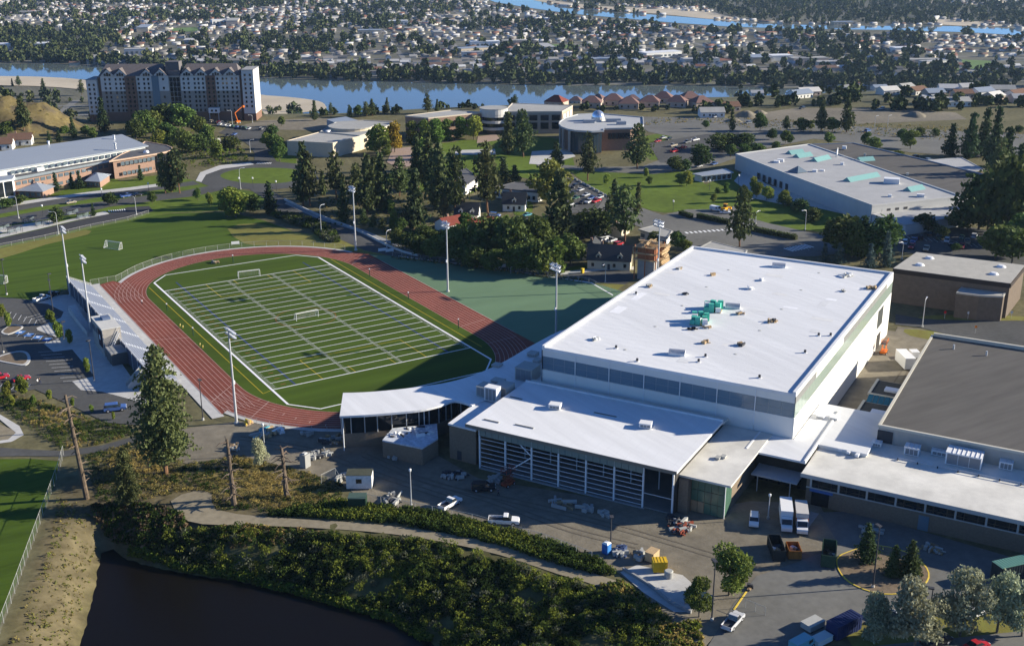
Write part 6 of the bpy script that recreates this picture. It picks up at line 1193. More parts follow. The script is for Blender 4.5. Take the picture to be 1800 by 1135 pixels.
def house_batch(ids):
    n = len(ids); w = rng.uniform(3.8,6.6,n); d = rng.uniform(3.2,4.8,n); h = rng.uniform(2.6,4.0,n); a = SA+np.where(rng.random(n) < .7, 0, pi/2)+rng.normal(0,.06,n)
    big = rng.random(n) < .035; w = np.where(big, w*2.6, w); d = np.where(big, d*2.2, d); h = np.where(big, h*1.3, h)
    T = HT_T[None]*np.stack([w, d, h], 1)[:, None, :]; T[:,:,2] = np.where(big[:,None] & (HT_T[None,:,2] > 1), h[:,None]*1.05, T[:,:,2])
    c, s = np.cos(a)[:,None], np.sin(a)[:,None]; V = np.stack([T[:,:,0]*c-T[:,:,1]*s+hx[ids][:,None], T[:,:,0]*s+T[:,:,1]*c+hy[ids][:,None], T[:,:,2]+ZT-.3], 2)
    wc = wallc[rng.integers(0, len(wallc), n)]; rc = roofc[rng.integers(0, len(roofc), n)]; co = np.concatenate([np.repeat(wc[:,None], 8, 1), np.repeat(rc[:,None], 6, 1)], 1).reshape(-1, 3)
    F_ = (HT_F[None]+14*np.arange(n)[:,None,None]).reshape(-1, 4); return V.reshape(-1, 3), F_, co
V, F_, co = house_batch(order[NI:])
def tri_quads(V, F_):
    T = np.concatenate([F_[:,[0,1,2]], F_[:,[0,2,3]]]); T = T[(T[:,0] != T[:,2]) & (T[:,1] != T[:,2]) & (T[:,0] != T[:,1])]; return T
o = link('town_houses', npmesh('town_houses', V, tri_quads(V, F_), tm, co)); o['kind'] = 'stuff'; tag(o, 'countless small pale houses of the far town beyond the river', 'houses')
# the 300 nearest town houses as individuals
wmat = [mat('town_wall_%d' % i, tuple(c), .85, .05, .5) for i, c in enumerate(wallc)]; rmat = [mat('town_roof_%d' % i, tuple(c), .85, .06, .5) for i, c in enumerate(roofc)]
wn_ = ['white','beige','grey','cream','dark grey','bright white']; rn_ = ['pale grey','grey','near-white','brown','charcoal','white','taupe','rust-red']
protos = {}
def town_house(i, j):
    if (i, j) in protos: return protos[(i, j)]
    mw = MB(); mw.add([(-1,-1,0),(1,-1,0),(1,1,0),(-1,1,0),(-1,-1,1),(1,-1,1),(1,1,1),(-1,1,1),(-1,0,1.6),(1,0,1.6)], [(0,1,5,4),(2,3,7,6),(1,2,6,9,5),(3,0,4,8,7)])
    mr = MB(); mr.add([(-1.08,-1.12,.97),(1.08,-1.12,.97),(1.08,1.12,.97),(-1.08,1.12,.97),(-1.08,0,1.66),(1.08,0,1.66)], [(0,1,5,4),(2,3,4,5)])
    protos[(i, j)] = (mw.mesh('wall', wmat[i]), mr.mesh('roof', rmat[j])); return protos[(i, j)]
rank = {k: i for i, k in enumerate(sorted(order[:NI], key=lambda q: hpx[q]))}
for k in order[:NI]:
    i, j = rnd.randrange(6), rnd.randrange(8); a, b = town_house(i, j); big = rnd.random() < .12
    side = 'across the water left of the residence hall' if hpx[k] < 160 else 'across the water behind the residence hall' if hpx[k] < 450 else 'over the river left of centre' if hpx[k] < 800 else 'over the river right of centre' if hpx[k] < 1300 else 'beyond the trees at far right'
    t = thing('town_house', '%s house with a %s roof, %s from the left in the riverside streets' % (wn_[i], rn_[j], nth(rank[k]+1)), 'house', (hx[k], hy[k], ZT-.2), SA+(0 if rnd.random() < .7 else pi/2)+rnd.gauss(0,.06), 'town houses across the river', (rnd.uniform(4.2,6.8)*(2.4 if big else 1), rnd.uniform(3.4,5)*(1.7 if big else 1), rnd.uniform(2.8,4.2)))
    link('wall', a, t); link('roof', b, t)
# larger commercial blocks
cb = [(570,37,60,18,8),(255,54,70,20,8),(245,97,40,14,9),(650,60,40,20,7),(770,64,30,16,8),(852,82,46,18,8),(905,80,40,18,8),(835,92,55,22,7),(960,88,60,16,7),(410,44,70,22,10),(390,43,40,16,9),(30,86,90,26,8),(60,26,60,24,7),(1060,112,60,20,7),(1160,100,60,22,7),(1330,108,40,26,7),(1370,106,22,30,7),(1420,112,50,20,8),(1590,92,40,18,7),(1480,44,40,16,6),(1180,58,46,16,7),(1620,112,50,16,6),(1230,112,50,18,7),(700,44,36,18,8),(830,100,30,12,7),(1460,116,44,14,6),(1640,115,40,14,6)]
for i, (px0, py0, lx, ly, h) in enumerate(sorted(cb)):
    p = G(px0, py0, ZT); t = thing('warehouse', 'large flat pale commercial block in the far town, ' + ordinal(i) + ' from the left', 'warehouse', p, SA+rnd.choice((0, 0, .3, pi/2)), 'commercial blocks in the far town')
    MB().box(-lx/2,-ly/2,-.3,lx/2,ly/2,h).build('wall', [wsid, pstu, rwh, cream][i % 4], t); MB().box(-lx/2-.3,-ly/2-.3,h,lx/2+.3,ly/2+.3,h+.5).build('roof', [steelw, greyroof, mat('light_grey_roof',(.4,.4,.4)), metalroof][i % 4], t)
    for k in range(int(lx/7)): MB().box(-lx/2+2+k*7,-ly/2-.1,1.5,-lx/2+6+k*7,-ly/2-.02,h-3).build('window_bay', winw, t)
# streets
stm = mat('town_street', (.20,.195,.18), .95, .1, .05)
mb = MB()
cells = [(u0, r*33+16.5, 60, 8) for r in range(-80, 80, 2) for u0 in np.arange(-2600, 2600, 60.0)]+[(s_*95+5.5, v0, 8, 60) for s_ in range(-26, 26) for v0 in np.arange(-2600, 2600, 60.0)]
ca = np.array(cells); sx_, sy_ = rotg(ca[:,0]+ca[:,2]/2, ca[:,1]+ca[:,3]/2); sx_ += cxx; sy_ += cyy; kk, spx, spy = zone(sx_, sy_); kk &= ~inpoly(spx, spy, ISLE)
for j in np.nonzero(kk)[0]:
    u0, v0, du, dv = cells[j]; c = [rotg(u0, v0), rotg(u0+du, v0), rotg(u0+du, v0+dv), rotg(u0, v0+dv)]; mb.add([(a+cxx, b+cyy, VAL+(.12 if du == 60 else .13)) for a, b in c], [(0,1,2,3)])
struct(mb.build('town_streets', stm))
# --- trees of the valley: templates of leaf tufts, one joined mass; the nearest ones singly
TT = []
for sd in range(4):
    r2 = np.random.default_rng(300+sd); n = 64; d = r2.normal(0,1,(n,3)); d /= np.linalg.norm(d,axis=1,keepdims=True); d *= r2.uniform(.6,1.05,(n,1)); prof = np.array([.38,.38,.46]) if sd < 3 else np.array([.20,.20,.5])
    Cc = d*prof*(1+.25*np.sin(d[:,:1]*5+sd))+np.array([0,0,.52]); TT.append(leaves(Cc, np.full(n, .30), r2, .25, 1.2))
treem = attr_mat('valley_foliage', .85, .1, .2)
def tree_mass(name, label, pts, H, cols, seed):
    r2 = np.random.default_rng(seed); Vs = []; Fs = []; Cs = []; base = 0; kind = r2.integers(0, 4, len(pts))
    for k in range(4):
        m = kind == k; n = m.sum()
        if not n: continue
        V0, F0 = TT[k]; a = r2.uniform(0, 6.28, n); c, s = np.cos(a)[:,None], np.sin(a)[:,None]; h = H[m][:,None]; wd = r2.uniform(.85,1.35,n)[:,None]
        V = np.stack([(V0[None,:,0]*c-V0[None,:,1]*s)*h*wd+pts[m][:,0:1], (V0[None,:,0]*s+V0[None,:,1]*c)*h*wd+pts[m][:,1:2], V0[None,:,2]*h+pts[m][:,2:3]], 2).reshape(-1,3)
        F_ = (F0[None]+len(V0)*np.arange(n)[:,None,None]).reshape(-1,4)+base; base += len(V); Vs.append(V); Fs.append(F_); Cs.append(np.repeat(cols[m], len(V0), 0)*r2.uniform(.8,1.2,(len(V),1)))
    o = link(name, npmesh(name, np.concatenate(Vs), np.concatenate(Fs), treem, np.clip(np.concatenate(Cs),0,1))); o['kind'] = 'stuff'; return tag(o, label, 'trees')
# scattered town trees
n0 = 38000; x = rng.uniform(-200, 3300, n0); y = rng.uniform(300, 3500, n0); ok, px, py = zone(x, y)
for k in keep_px: ok &= ~inpoly(px, py, k)
dn = .25+.42*np.clip(np.sin(x*.011+2)*np.sin(y*.009+1)+.55*np.sin(x*.031+.4)*np.sin(y*.027), -.5, 1); dn = np.where(inpoly(px, py, ISLE), .35, np.where(inpoly(px, py, WOODS), 1.0, dn)); dn = np.where((py > far_shore.mean()-8) & (px > 0), np.maximum(dn, .45), dn)
ok &= rng.random(n0) < dn; x, y, px, py = x[ok], y[ok], px[ok], py[ok]
# extra: belts along the shores
def belt(poly, n, w, seed):
    r2 = np.random.default_rng(seed); out = []
    L = [(tuple(G(*a, ZT).xy), tuple(G(*b, ZT).xy)) for a, b in zip(poly[:-1], poly[1:])]; ln = np.array([hypot(b[0]-a[0], b[1]-a[1]) for a, b in L]); k = r2.choice(len(L), n, p=ln/ln.sum()); t_ = r2.random(n)
    A_ = np.array([l[0] for l in L])[k]; B_ = np.array([l[1] for l in L])[k]; p = A_+(B_-A_)*t_[:,None]; away = p-np.array([CX,CY]); away /= np.linalg.norm(away,axis=1,keepdims=True); return p+away*(r2.random(n)[:,None]*w)
shore = belt([(-160,110),(100,111),(170,115),(300,127),(447,136),(600,141),(800,146),(1000,150),(1200,150),(1300,152),(1450,156),(1700,160)], 520, 80, 5)
isl = np.stack([rng.uniform(1200,3300,9000), rng.uniform(800,3600,9000)], 1); ipx, ipy = projn(isl[:,0], isl[:,1], ZT); isl = isl[inpoly(ipx, ipy, ISLE) & ~inpoly(ipx, ipy, water_px[2]) & ~inpoly(ipx, ipy, water_px[3])][:1500]
pass
allp = np.concatenate([np.stack([x, y], 1), shore, isl]); hh = hfun(allp[:,0], allp[:,1]); allp = np.concatenate([allp, np.maximum(hh, ZT)[:,None]-.2], 1)
HHt = np.concatenate([rng.uniform(6,15,len(x)), rng.uniform(6,14,len(shore)), rng.uniform(4,8,len(isl))])
tc0 = len(x)+len(shore)
tc = np.array([(.060,.078,.030),(.075,.095,.034),(.045,.060,.028),(.095,.105,.040),(.055,.070,.032)])[rng.integers(0,5,len(allp))]
tc[tc0:] = np.array([(.12,.125,.06),(.09,.105,.045),(.16,.15,.075)])[rng.integers(0,3,len(isl))]
NTI = 110; od = np.argsort(-projn(allp[:,0], allp[:,1], allp[:,2])[1]*1.0-HHt*2.0)
tree_mass('valley_trees', 'dark tree cover threaded through the far town and river banks', allp[od[NTI:]], HHt[od[NTI:]], tc[od[NTI:]], 9)
vk = ['round','oak','round','fir']
tpx = projn(allp[:,0], allp[:,1], allp[:,2])[0]; trank = {k: i for i, k in enumerate(sorted(od[:NTI], key=lambda q: tpx[q]))}
for k in od[:NTI]:
    kd = vk[rnd.randrange(4)]; tree(kd, Vector(allp[k]), float(HHt[k]), 1.35 if kd != 'fir' else 1.5, WORD[kd]+', '+nth(trank[k]+1)+' tree from the left along the river banks', 'trees along the far river bank')
# --- tree belts on the near side: plateau edge and slope
def edge_trees(lst, label, seed, hmin, hmax):
    r2 = np.random.default_rng(seed); pts = []
    for (x0, y0, x1, y1, n) in lst:
        for _ in range(n):
            t_ = r2.random(); p = P(x0+(x1-x0)*t_, y0+(y1-y0)*t_+r2.uniform(-3,3)); pts.append((p.x, p.y, p.z-.2))
    pts = np.array(pts); return tree_mass('slope_trees', label, pts, r2.uniform(hmin, hmax, len(pts)), np.array([(.055,.075,.026),(.085,.10,.035),(.045,.06,.028)])[r2.integers(0,3,len(pts))], seed)
edge_trees([(1290,188,1480,184,16),(1480,178,1800,188,24),(1320,170,1800,164,24),(1300,158,1800,152,26),(1300,146,1800,140,26),(1230,196,1290,200,6),(1500,192,1700,194,16),(1650,142,1800,134,18),(1290,136,1800,130,22)], 'mixed tree cover on the wooded terrace at upper right', 51, 4, 9)
edge_trees([(605,198,700,202,14),(720,192,900,188,14),(985,192,1240,196,16),(455,196,600,204,14),(0,165,150,180,14)], 'low trees along the rim of the campus above the river', 52, 2.5, 5.5)
grove('on the campus rim above the river', [('pine',680,200,172,1.0),('pine',752,200,165,1.2),('pine',768,198,174,1.1),('pine',905,188,166,1.2),('pine',645,205,178,1.2),('pine',655,204,174,1.1),('oak',630,206,186,1.1),('fir',615,207,184,1.2)])
# ------------------------------------------------------------------ poles, lamps, fences
def light_pole(label, px, py, H, rz, bank=True):
    p = G(px, py); t = thing('floodlight_pole', label, 'light pole', p, rz, 'stadium floodlight poles')
    MB().tube((0,0,0),(0,0,H),.34,.17,12).build('pole', steel, t); MB().tube((0,0,0),(0,0,.5),.6,.5,12).build('footing', conc, t)
    for z in (H-1.6, H-.5):
        b = MB().box(-2.3,-.1,z,2.3,.1,z+.16).build('crossarm', steel, t)
        for k in range(6):
            x = -2.1+k*.84; l = MB().tube((x,-.15,z-.15),(x,-.75,z-.45),.22,.36,10).build('lamp_head', silver, t); MB().tube((x,-.75,z-.45),(x,-.79,z-.47),.33,.33,10).build('lens', mat('lamp_lens', (.7,.72,.75), .1, 0), l)
    MB().box(-.25,-.45,H*.42,.25,-.1,H*.42+.9).build('control_box', steelw, t); return t
light_pole('floodlight pole at the near left corner of the track by the yard', 416, 744, 24.4, radians(95)); light_pole('floodlight pole beyond the far end of the bleachers', 124, 520, 23.5, radians(90)); light_pole('floodlight pole standing mid-way along the green field edge', 787.3, 512.6, 24, radians(-90)); light_pole('floodlight pole at the far bend of the track by the road', 625.5, 440, 24.5, radians(-90))
light_pole('floodlight pole on the green field close to the arena corner', 977, 604, 24.2, radians(-90)); light_pole('floodlight pole behind the bleachers near the press box', 160, 585, 24, radians(90)); light_pole('floodlight pole rising beside the timber formwork tower', 1155, 510, 24, radians(-90))
def street_lamp(label, px, py, ty, armdir, kind='arm', group='street lamps'):
    p = P(px, py); H = HT(px, py, ty, p.z); t = thing('street_lamp', label, 'street lamp', p, armdir, group); col_ = steel if kind != 'dark' else darkm
    MB().tube((0,0,0),(0,0,H-.8 if kind == 'arm' else H),.16,.09,8).build('pole', col_, t); MB().tube((0,0,0),(0,0,.6),.3,.3,8).build('base', conc, t)
    if kind == 'arm':
        MB().path([(0,0,H-.8),(.25,0,H-.25),(.8,0,H),(2.0,0,H+.05)], .08).build('arm', col_, t); MB().box(1.7,-.2,H-.08,2.6,.2,H+.12).build('lamp_head', silver, t)
    elif kind == 'dark': MB().box(-.2,-.35,H-.05,.9,.35,H+.18).build('lamp_head', darkm, t); MB().box(-.1,-.25,H-.09,.8,.25,H-.05).build('lens', paintw, t)
    else: MB().tube((0,0,H),(0,0,H+.45),.2,.3,10).tube((0,0,H+.45),(0,0,H+.6),.3,.1,10).build('lamp_head', paintw, t)
    return t
for lab, px, py, ty, a in [('curved street lamp on the road behind the track, left one',565,412,361,.4),('curved street lamp on the road behind the track, right one',680,438,406,.4),('curved street lamp beside the green field fence',844,462,443,.3),('curved street lamp by the dormered cream house',1064,496,463,-2.6),('curved street lamp on the road before the brown hall',1621,575,526,.5),('curved street lamp in front of the residence hall',409,224,194,pi),('curved street lamp at the right end of the residence hall',444,216,202,pi),('curved street lamp right of the lone pine',1415,404,369,pi),('double street lamp on the lawn right of the lone pine',1328,394,372,.2),('curved street lamp in the road left of the brown hall',1585,456,425,pi),('street lamp at the upper right junction',1537,225,204,0),('street lamp beside the upper right dirt lot',1560,224,203,0),('tall street lamp on the kerb at the lower end of the mown field',103,412,372,2.8),('tall street lamp by the crossing left of the roundabout',240,378,345,2.8),('tall street lamp by the bus shelters',33,384,345,2.8),('street lamp at the near side of the roundabout',423,333,296,0),('street lamp by the road to the residence car park',440,268,246,0)]:
    street_lamp(lab, px, py, ty, a)
for lab, px, py, ty in [('slim dark lamp post left of the mown field goal',12,518,456),('slim dark lamp post beside the parked white pickup',90,520,482),('slim dark lamp post at the upper end of the plaza',94,552,492),('slim dark lamp post in the middle of the plaza',113,598,566),('slim dark lamp post at the lower end of the plaza',166,671,598),('slim dark lamp post near the track corner',357,738,667),('slim dark lamp post in the yard island',1534,1033,925),('slim dark lamp post right of the yard island',1634,1080,1034),('slim dark lamp post by the yard entrance',1251,1090,987),('slim dark lamp post beside the blue toilet',1073,970,907),('slim dark lamp post at the left edge of the car park',6,620,575)]:
    street_lamp(lab, px, py, ty, rnd.uniform(0,6), 'dark', 'slim dark lamp posts')
for lab, px, py, ty in [('pale yard lamp post beside the weathered shed',723,890,828),('pale lamp post between the box truck and white wagon',1350,912,872),('thin pale post behind the silvery bush',466,800,748)]: street_lamp(lab, px, py, ty, 0, 'dark2', 'pale lamp posts in the yard')
for i, (px, py) in enumerate(sorted([(180,350),(262,340),(292,337),(76,380),(421,330),(445,330),(486,336),(1183,372),(1247,334),(1298,325),(1408,322),(1420,348),(1450,342)])):
    p = P(px, py); t = thing('globe_lamp', 'short white globe lamp on the lawns and walks, ' + ordinal(i) + ' from the left', 'lamp', p, 0, 'white globe lamps'); MB().tube((0,0,0),(0,0,4.2),.09,.07,8).build('pole', darkm, t); MB().tube((0,0,4.2),(0,0,4.9),.34,.34,10).build('globe', paintw, t)
netm = mesh_mat('chain_link', (.30,.31,.30), .10)
def fence(label, pts, h, step, world=False, rail=True, pm_=mgrey, group='chain-link fences', net=True):
    A_ = [Vector((*q, hz(*q))) for q in pts] if world else [P(*q) for q in pts]; t = thing('chain_link_fence', label, 'fence', A_[0], 0, group); o = A_[0]; mp = MB(); mp.tube((0,0,0),(0,0,h),.045,.045,6); pme = mp.mesh('post', pm_); nm = MB(); rm_ = MB()
    for a, b in zip(A_[:-1], A_[1:]):
        n = max(1, int(round((b-a).length/step)))
        for k in range(n): link('post', pme, t, a+(b-a)*k/n-o)
        a2, b2 = a-o, b-o; nm.add([a2+Vector((0,0,.05)), b2+Vector((0,0,.05)), b2+Vector((0,0,h-.03)), a2+Vector((0,0,h-.03))], [(0,1,2,3)]); rm_.tube(a2+Vector((0,0,h)), b2+Vector((0,0,h)), .035, .035, 6)
    link('post', pme, t, A_[-1]-o)
    if net: nm.build('netting', netm, t)
    if rail: rm_.build('top_rail', pm_, t)
    return t
arcp = [((RO+1.9)*cos(a), YC+(RO+1.9)*sin(a)) for a in np.linspace(radians(142), radians(28), 22)]
fence('chain-link fence curving round the far bend of the track', [(-48.5,70.5),(-40,71)]+arcp, 2.0, 3.2, True)
fence('chain-link fence along the far side of the green field', [(690,452),(860,472),(1035,499),(1085,523)], 2.0, 4.0); fence('chain-link fence between the lower left field and the pond', [(112,800),(104,830),(60,950),(20,1060),(-30,1190)], 2.4, 3.2); fence('low chain-link fence along the lane beside the mown field', [(0,436),(80,420),(160,401),(225,388),(262,376)], 1.6, 5)
fence('yard fence along the scrub above the dirt path', [(640,882),(700,893),(760,904),(830,918),(900,938),(960,955),(1040,985)], 2.0, 4.0); fence('small fenced corner by the weathered shed', [(565,850),(590,838),(598,852)], 2.2, 3); fence('thin fence along the near edge of the track', [((RO+1.7)*cos(a), -YC+(RO+1.7)*sin(a)) for a in np.linspace(radians(203), radians(243), 10)], 1.6, 3, True)
fence('gate panel fence lying in the yard entrance', [(1310,1068),(1345,1082)], 1.8, 2.5); fence('rail fence at the lower end of the bleachers', [(99,520),(140,502)], 1.6, 3)
# concrete barrier beside the curving road
bar = thing('road_barrier', 'long pale concrete barrier along the road behind the track', 'barrier', P(500,352), 0); prev = None
bp_ = [P(*q) for q in smoothpoly([(497,350),(560,379),(620,402),(690,436),(730,448)], 4, False)]
for a, b in zip(bp_[:-1], bp_[1:]): c = (a+b)/2-bp_[0]; MB().obox(c.x, c.y, 0, (b-a).length-.05, .5, .9, atan2(b.y-a.y, b.x-a.x)).build('segment', conc, bar)
# kerb of the yard island
isl_ = [tuple(G(a, b).xy) for a, b in smoothpoly([(1472,985),(1490,972),(1540,960),(1600,975),(1628,1000),(1628,1022),(1600,1040),(1550,1044),(1505,1030),(1480,1010)], 3)]
cxm = sum(p[0] for p in isl_)/len(isl_); cym = sum(p[1] for p in isl_)/len(isl_)
ki = MB().prism(isl_, .05, .22).build('traffic_island', mat('bark_mulch', (.19,.145,.10), .95, .25, 1.2)); struct(ki)
mb = MB(); n = len(isl_)
for i in range(n):
    a, b = isl_[i], isl_[(i+1)%n]; ca = [(p[0]+(p[0]-cxm)*.03, p[1]+(p[1]-cym)*.03) for p in (a, b)]; mb.add([(*a,.23),(*b,.23),(*ca[1],.23),(*ca[0],.23),(*ca[0],.05),(*ca[1],.05)], [(3,2,1,0),(3,2,5,4)])
mb.build('kerb', painty, ki)
kb = thing('yellow_kerb', 'yellow painted kerb line at the yard entrance', 'kerb', G(1290,1072), 0); a, b = G(1290,1075), G(1312,1043); c = (b-a); MB().obox(c.x/2, c.y/2, 0, c.length, .3, .18, atan2(c.y, c.x)).build('kerb_stone', painty, kb)
# parking bay lines and crossings
mb = MB()
def bay(px0, py0, px1, py1, n, L, ang):
    a, b = G(px0, py0), G(px1, py1)
    for k in range(n+1):
        p = a+(b-a)*k/n; strip(mb, (p.x, p.y), (p.x+L*cos(ang), p.y+L*sin(ang)), .13, .075)
bay(104,617,150,668,9,5.6,radians(160)-.0); bay(5,555,60,572,6,5,radians(70)); bay(70,552,112,560,4,5.5,radians(205)); bay(30,592,80,604,4,5.0,radians(65)); bay(-10,690,40,690,4,5.5,radians(60)); bay(985,330,1000,372,9,5,radians(-30)); bay(1600,420,1760,440,16,5,radians(60)); bay(1200,375,1420,440,1,1,0)
o = struct(mb.build('parking_lines', paintw))
mb = MB()
for (a, b, c, n) in (((191,372),(222,369),3.2,8),((452,287.5),(478,287.5),3.2,9),((1205,410),(1330,400),2.6,16),((1385,440),(1425,432),5,8)):
    p, q = G(*a), G(*b); d = (q-p).normalized(); nn = Vector((-d.y, d.x, 0))
    for k in range(n): s_ = p+(q-p)*(k/n); e_ = s_+d*((q-p).length/n*.5); mb.add([s_-nn*c/2+Vector((0,0,.17)), e_-nn*c/2+Vector((0,0,.17)), e_+nn*c/2+Vector((0,0,.17)), s_+nn*c/2+Vector((0,0,.17))], [(0,1,2,3)])
struct(mb.build('crossing_stripes', paintw))
for i, (px, py) in enumerate(((36,585),(51,589.5),(67,593.5),(83,597.5))):
    p = G(px, py); o = MB().obox(0,0,0,2.6,2.2,.004,.9).build('parking_symbol', mat('blue_sign_paint', (.10,.24,.55), .8, 0)); o.location = (p.x, p.y, .215); tag(o, 'blue painted accessible bay symbol, ' + ordinal(i) + ' from the left by the plaza', 'road marking', 'blue accessible bay symbols')
    MB().tube((0,.1,.008),(0,.1,.012),.5,.5,14).box(-.35,.5,.008,.05,.95,.012).build('wheelchair_mark', paintw, o)
# car park islands
for lab, pts in (('kerbed planting island in the lower left car park',[(-10,632),(0,636),(20,640),(45,643),(54,632),(48,620),(30,618),(0,626)]),('kerbed planting tip by the plaza',[(2,584),(20,572),(40,574),(36,580),(14,589)])):
    w = [tuple(G(*q).xy) for q in smoothpoly(pts, 3)]; o = struct(MB().prism(w, .05, .25).build('planting_island', conc)); c = (sum(p[0] for p in w)/len(w), sum(p[1] for p in w)/len(w)); MB().prism([(c[0]+(p[0]-c[0])*.82, c[1]+(p[1]-c[1])*.82) for p in w], .25, .27).build('planting_bed', mat('bark_mulch', (.19,.145,.1)), o)
# bus shelters
for i, (px, py) in enumerate(sorted([(8,405),(27,410),(52,392),(75,397),(130,378),(148,384)])):
    p = P(px, py); t = thing('bus_shelter', 'dark flat-roofed bus shelter on the walk by the mown field, ' + ordinal(i) + ' from the left', 'bus shelter', p, radians(12), 'bus shelters'); MB().box(-3,-1.2,2.7,3,1.2,2.9).build('roof', darkm, t)
    for sx in (-2.6, 0, 2.6):
        for sy in (-.9, .9): MB().tube((sx,sy,0),(sx,sy,2.7),.07).build('post', darkm, t)
    MB().box(-2.6,.88,.4,2.6,.92,2.3).build('back_glass', mesh_mat('shelter_glass', (.2,.25,.28), .35), t); MB().box(-2,.4,.4,2,.8,.5).build('bench', steel, t)
# ------------------------------------------------------------------ vehicles
tyre = mat('tyre', (.02,.02,.02), .9, 0); cglass = glass_mat('car_glass', (.02,.025,.03), .05)
paints = dict(white=(.75,.75,.74), black=(.02,.02,.022), silver=(.50,.51,.53), blue=(.06,.12,.32), red=(.42,.02,.03), grey=(.16,.17,.18), green=(.04,.11,.07), tan=(.42,.36,.27), teal=(.12,.36,.42))
def carpaint(c): return mat('car_'+c, paints[c], .3, 0, spec=.6)
def wheels(t, xs_, hw, r=.34):
    m1 = MB(); m1.tube((0,-.12,0),(0,.12,0),r,r,14); tm_ = m1.mesh('wheel', tyre); m2 = MB(); m2.tube((0,-.13,0),(0,.13,0),r*.55,r*.55,10); hm_ = m2.mesh('hub', silver)
    for x in xs_:
        for s in (-1, 1): w = link('wheel', tm_, t, (x, s*hw, r)); link('hub', hm_, w)
def prof(mb, pts, hw, inset=0.0, zin=None):
    """extrude a side profile across the width; points above zin lean inwards"""
    n = len(pts); L_ = []; R_ = []
    for x, z in pts: k = hw-(inset*(z-zin) if zin is not None and z > zin else 0); L_.append((x,-k,z)); R_.append((x,k,z))
    return mb.add(L_+R_, [tuple(range(n))[::-1], tuple(range(n, 2*n))]+[(i, n+i, n+(i+1)%n, (i+1)%n)[::-1] for i in range(n)])
def make_car(c, kind):
    t = bpy.data.objects.new('parked_car' if kind in ('sedan','suv') else 'pickup_truck' if kind == 'pickup' else 'van', None); COL.objects.link(t); m = carpaint(c)
    if kind == 'sedan':
        prof(MB(), [(-2.2,.35),(2.2,.35),(2.25,.6),(2.1,.78),(1.1,.92),(-1.5,.95),(-2.2,.88)], .88).build('body', m, t); prof(MB(), [(1.0,.93),(.35,1.42),(-.9,1.42),(-1.6,.95)], .8, .28, .93).build('window_band', cglass, t); prof(MB(), [(.3,1.42),(-.85,1.42),(-.8,1.47),(.2,1.47)], .66).build('roof', m, t); wheels(t, (-1.4,1.4), .82)
        for s in (-1,1): MB().box(2.18,s*.6-.18,.6,2.27,s*.6+.18,.75).build('headlight', paintw, t); MB().box(-2.24,s*.65-.16,.65,-2.18,s*.65+.16,.8).build('tail_light', mat('tail_red',(.4,.02,.02),.4,0), t)
    elif kind == 'suv':
        prof(MB(), [(-2.3,.4),(2.3,.4),(2.35,.75),(2.2,.98),(1.2,1.08),(-2.3,1.1)], .95).build('body', m, t); prof(MB(), [(1.2,1.08),(.65,1.66),(-2.05,1.68),(-2.25,1.1)], .9, .22, 1.08).build('window_band', cglass, t); prof(MB(), [(.6,1.66),(-2.05,1.68),(-2.0,1.75),(.5,1.73)], .76).build('roof', m, t); wheels(t, (-1.45,1.45), .86, .38)
        for s in (-1,1): MB().box(2.3,s*.65-.2,.75,2.37,s*.65+.2,.92).build('headlight', paintw, t); MB().box(-2.34,s*.75-.12,.8,-2.28,s*.75+.12,1.1).build('tail_light', mat('tail_red',(.4,.02,.02)), t)
    elif kind == 'pickup':
        prof(MB(), [(-2.8,.45),(2.8,.45),(2.85,.8),(2.7,1.05),(1.4,1.15),(.0,1.15),(.0,.75),(-2.8,.75)], .98).build('body', m, t); prof(MB(), [(1.4,1.15),(.85,1.78),(-.1,1.8),(-.35,1.15)], .93, .2, 1.15).build('cab_window', cglass, t); prof(MB(), [(.8,1.78),(-.1,1.8),(-.05,1.87),(.7,1.85)], .8).build('cab_roof', m, t)
        for s in (-1,1): MB().box(-2.8,s*.98-.06*(s>0)-.0,.75,-.05,s*.98-.06*(s>0)+.06,1.2).build('bed_side', m, t)
        MB().box(-2.86,-.98,.75,-2.8,.98,1.2).build('tailgate', m, t); MB().box(-2.78,-.9,.76,-.1,.9,.8).build('bed_floor', darkm, t); wheels(t, (-1.75,1.75), .88, .4)
        for s in (-1,1): MB().box(2.8,s*.7-.2,.8,2.87,s*.7+.2,1.0).build('headlight', paintw, t); MB().box(-2.9,s*.85-.1,.85,-2.86,s*.85+.1,1.1).build('tail_light', mat('tail_red',(.4,.02,.02)), t)
    elif kind == 'van':
        prof(MB(), [(-2.5,.4),(2.5,.4),(2.55,.95),(2.0,1.2),(1.5,2.05),(-2.5,2.1)], .98).build('body', m, t); prof(MB(), [(2.0,1.22),(1.55,1.98),(1.45,1.98),(1.8,1.22)], .92).build('windscreen', cglass, t); MB().box(.4,-1.0,1.2,1.4,1.0,1.8).build('side_window', cglass, t); wheels(t, (-1.6,1.6), .88, .36)
    return t
CAR = {}
def car(label, px, py, rz, c='white', kind='sedan', group=None, sc=1.0):
    p = P(px, py); key = (c, kind); z = p.z+.13
    if key not in CAR:
        t = CAR[key] = make_car(c, kind); t.location = (p.x, p.y, z); t.rotation_euler = (0,0,rz); tag(t, label, 'car' if kind in ('sedan','suv') else 'pickup' if kind == 'pickup' else 'van', group); t.scale = (sc,sc,sc); return t
    t = dup(CAR[key], (p.x, p.y, z), rz, label, group, (sc,sc,sc)); t['category'] = 'car' if kind in ('sedan','suv') else 'pickup' if kind == 'pickup' else 'van'
    if not group and 'group' in t: del t['group']
    return t
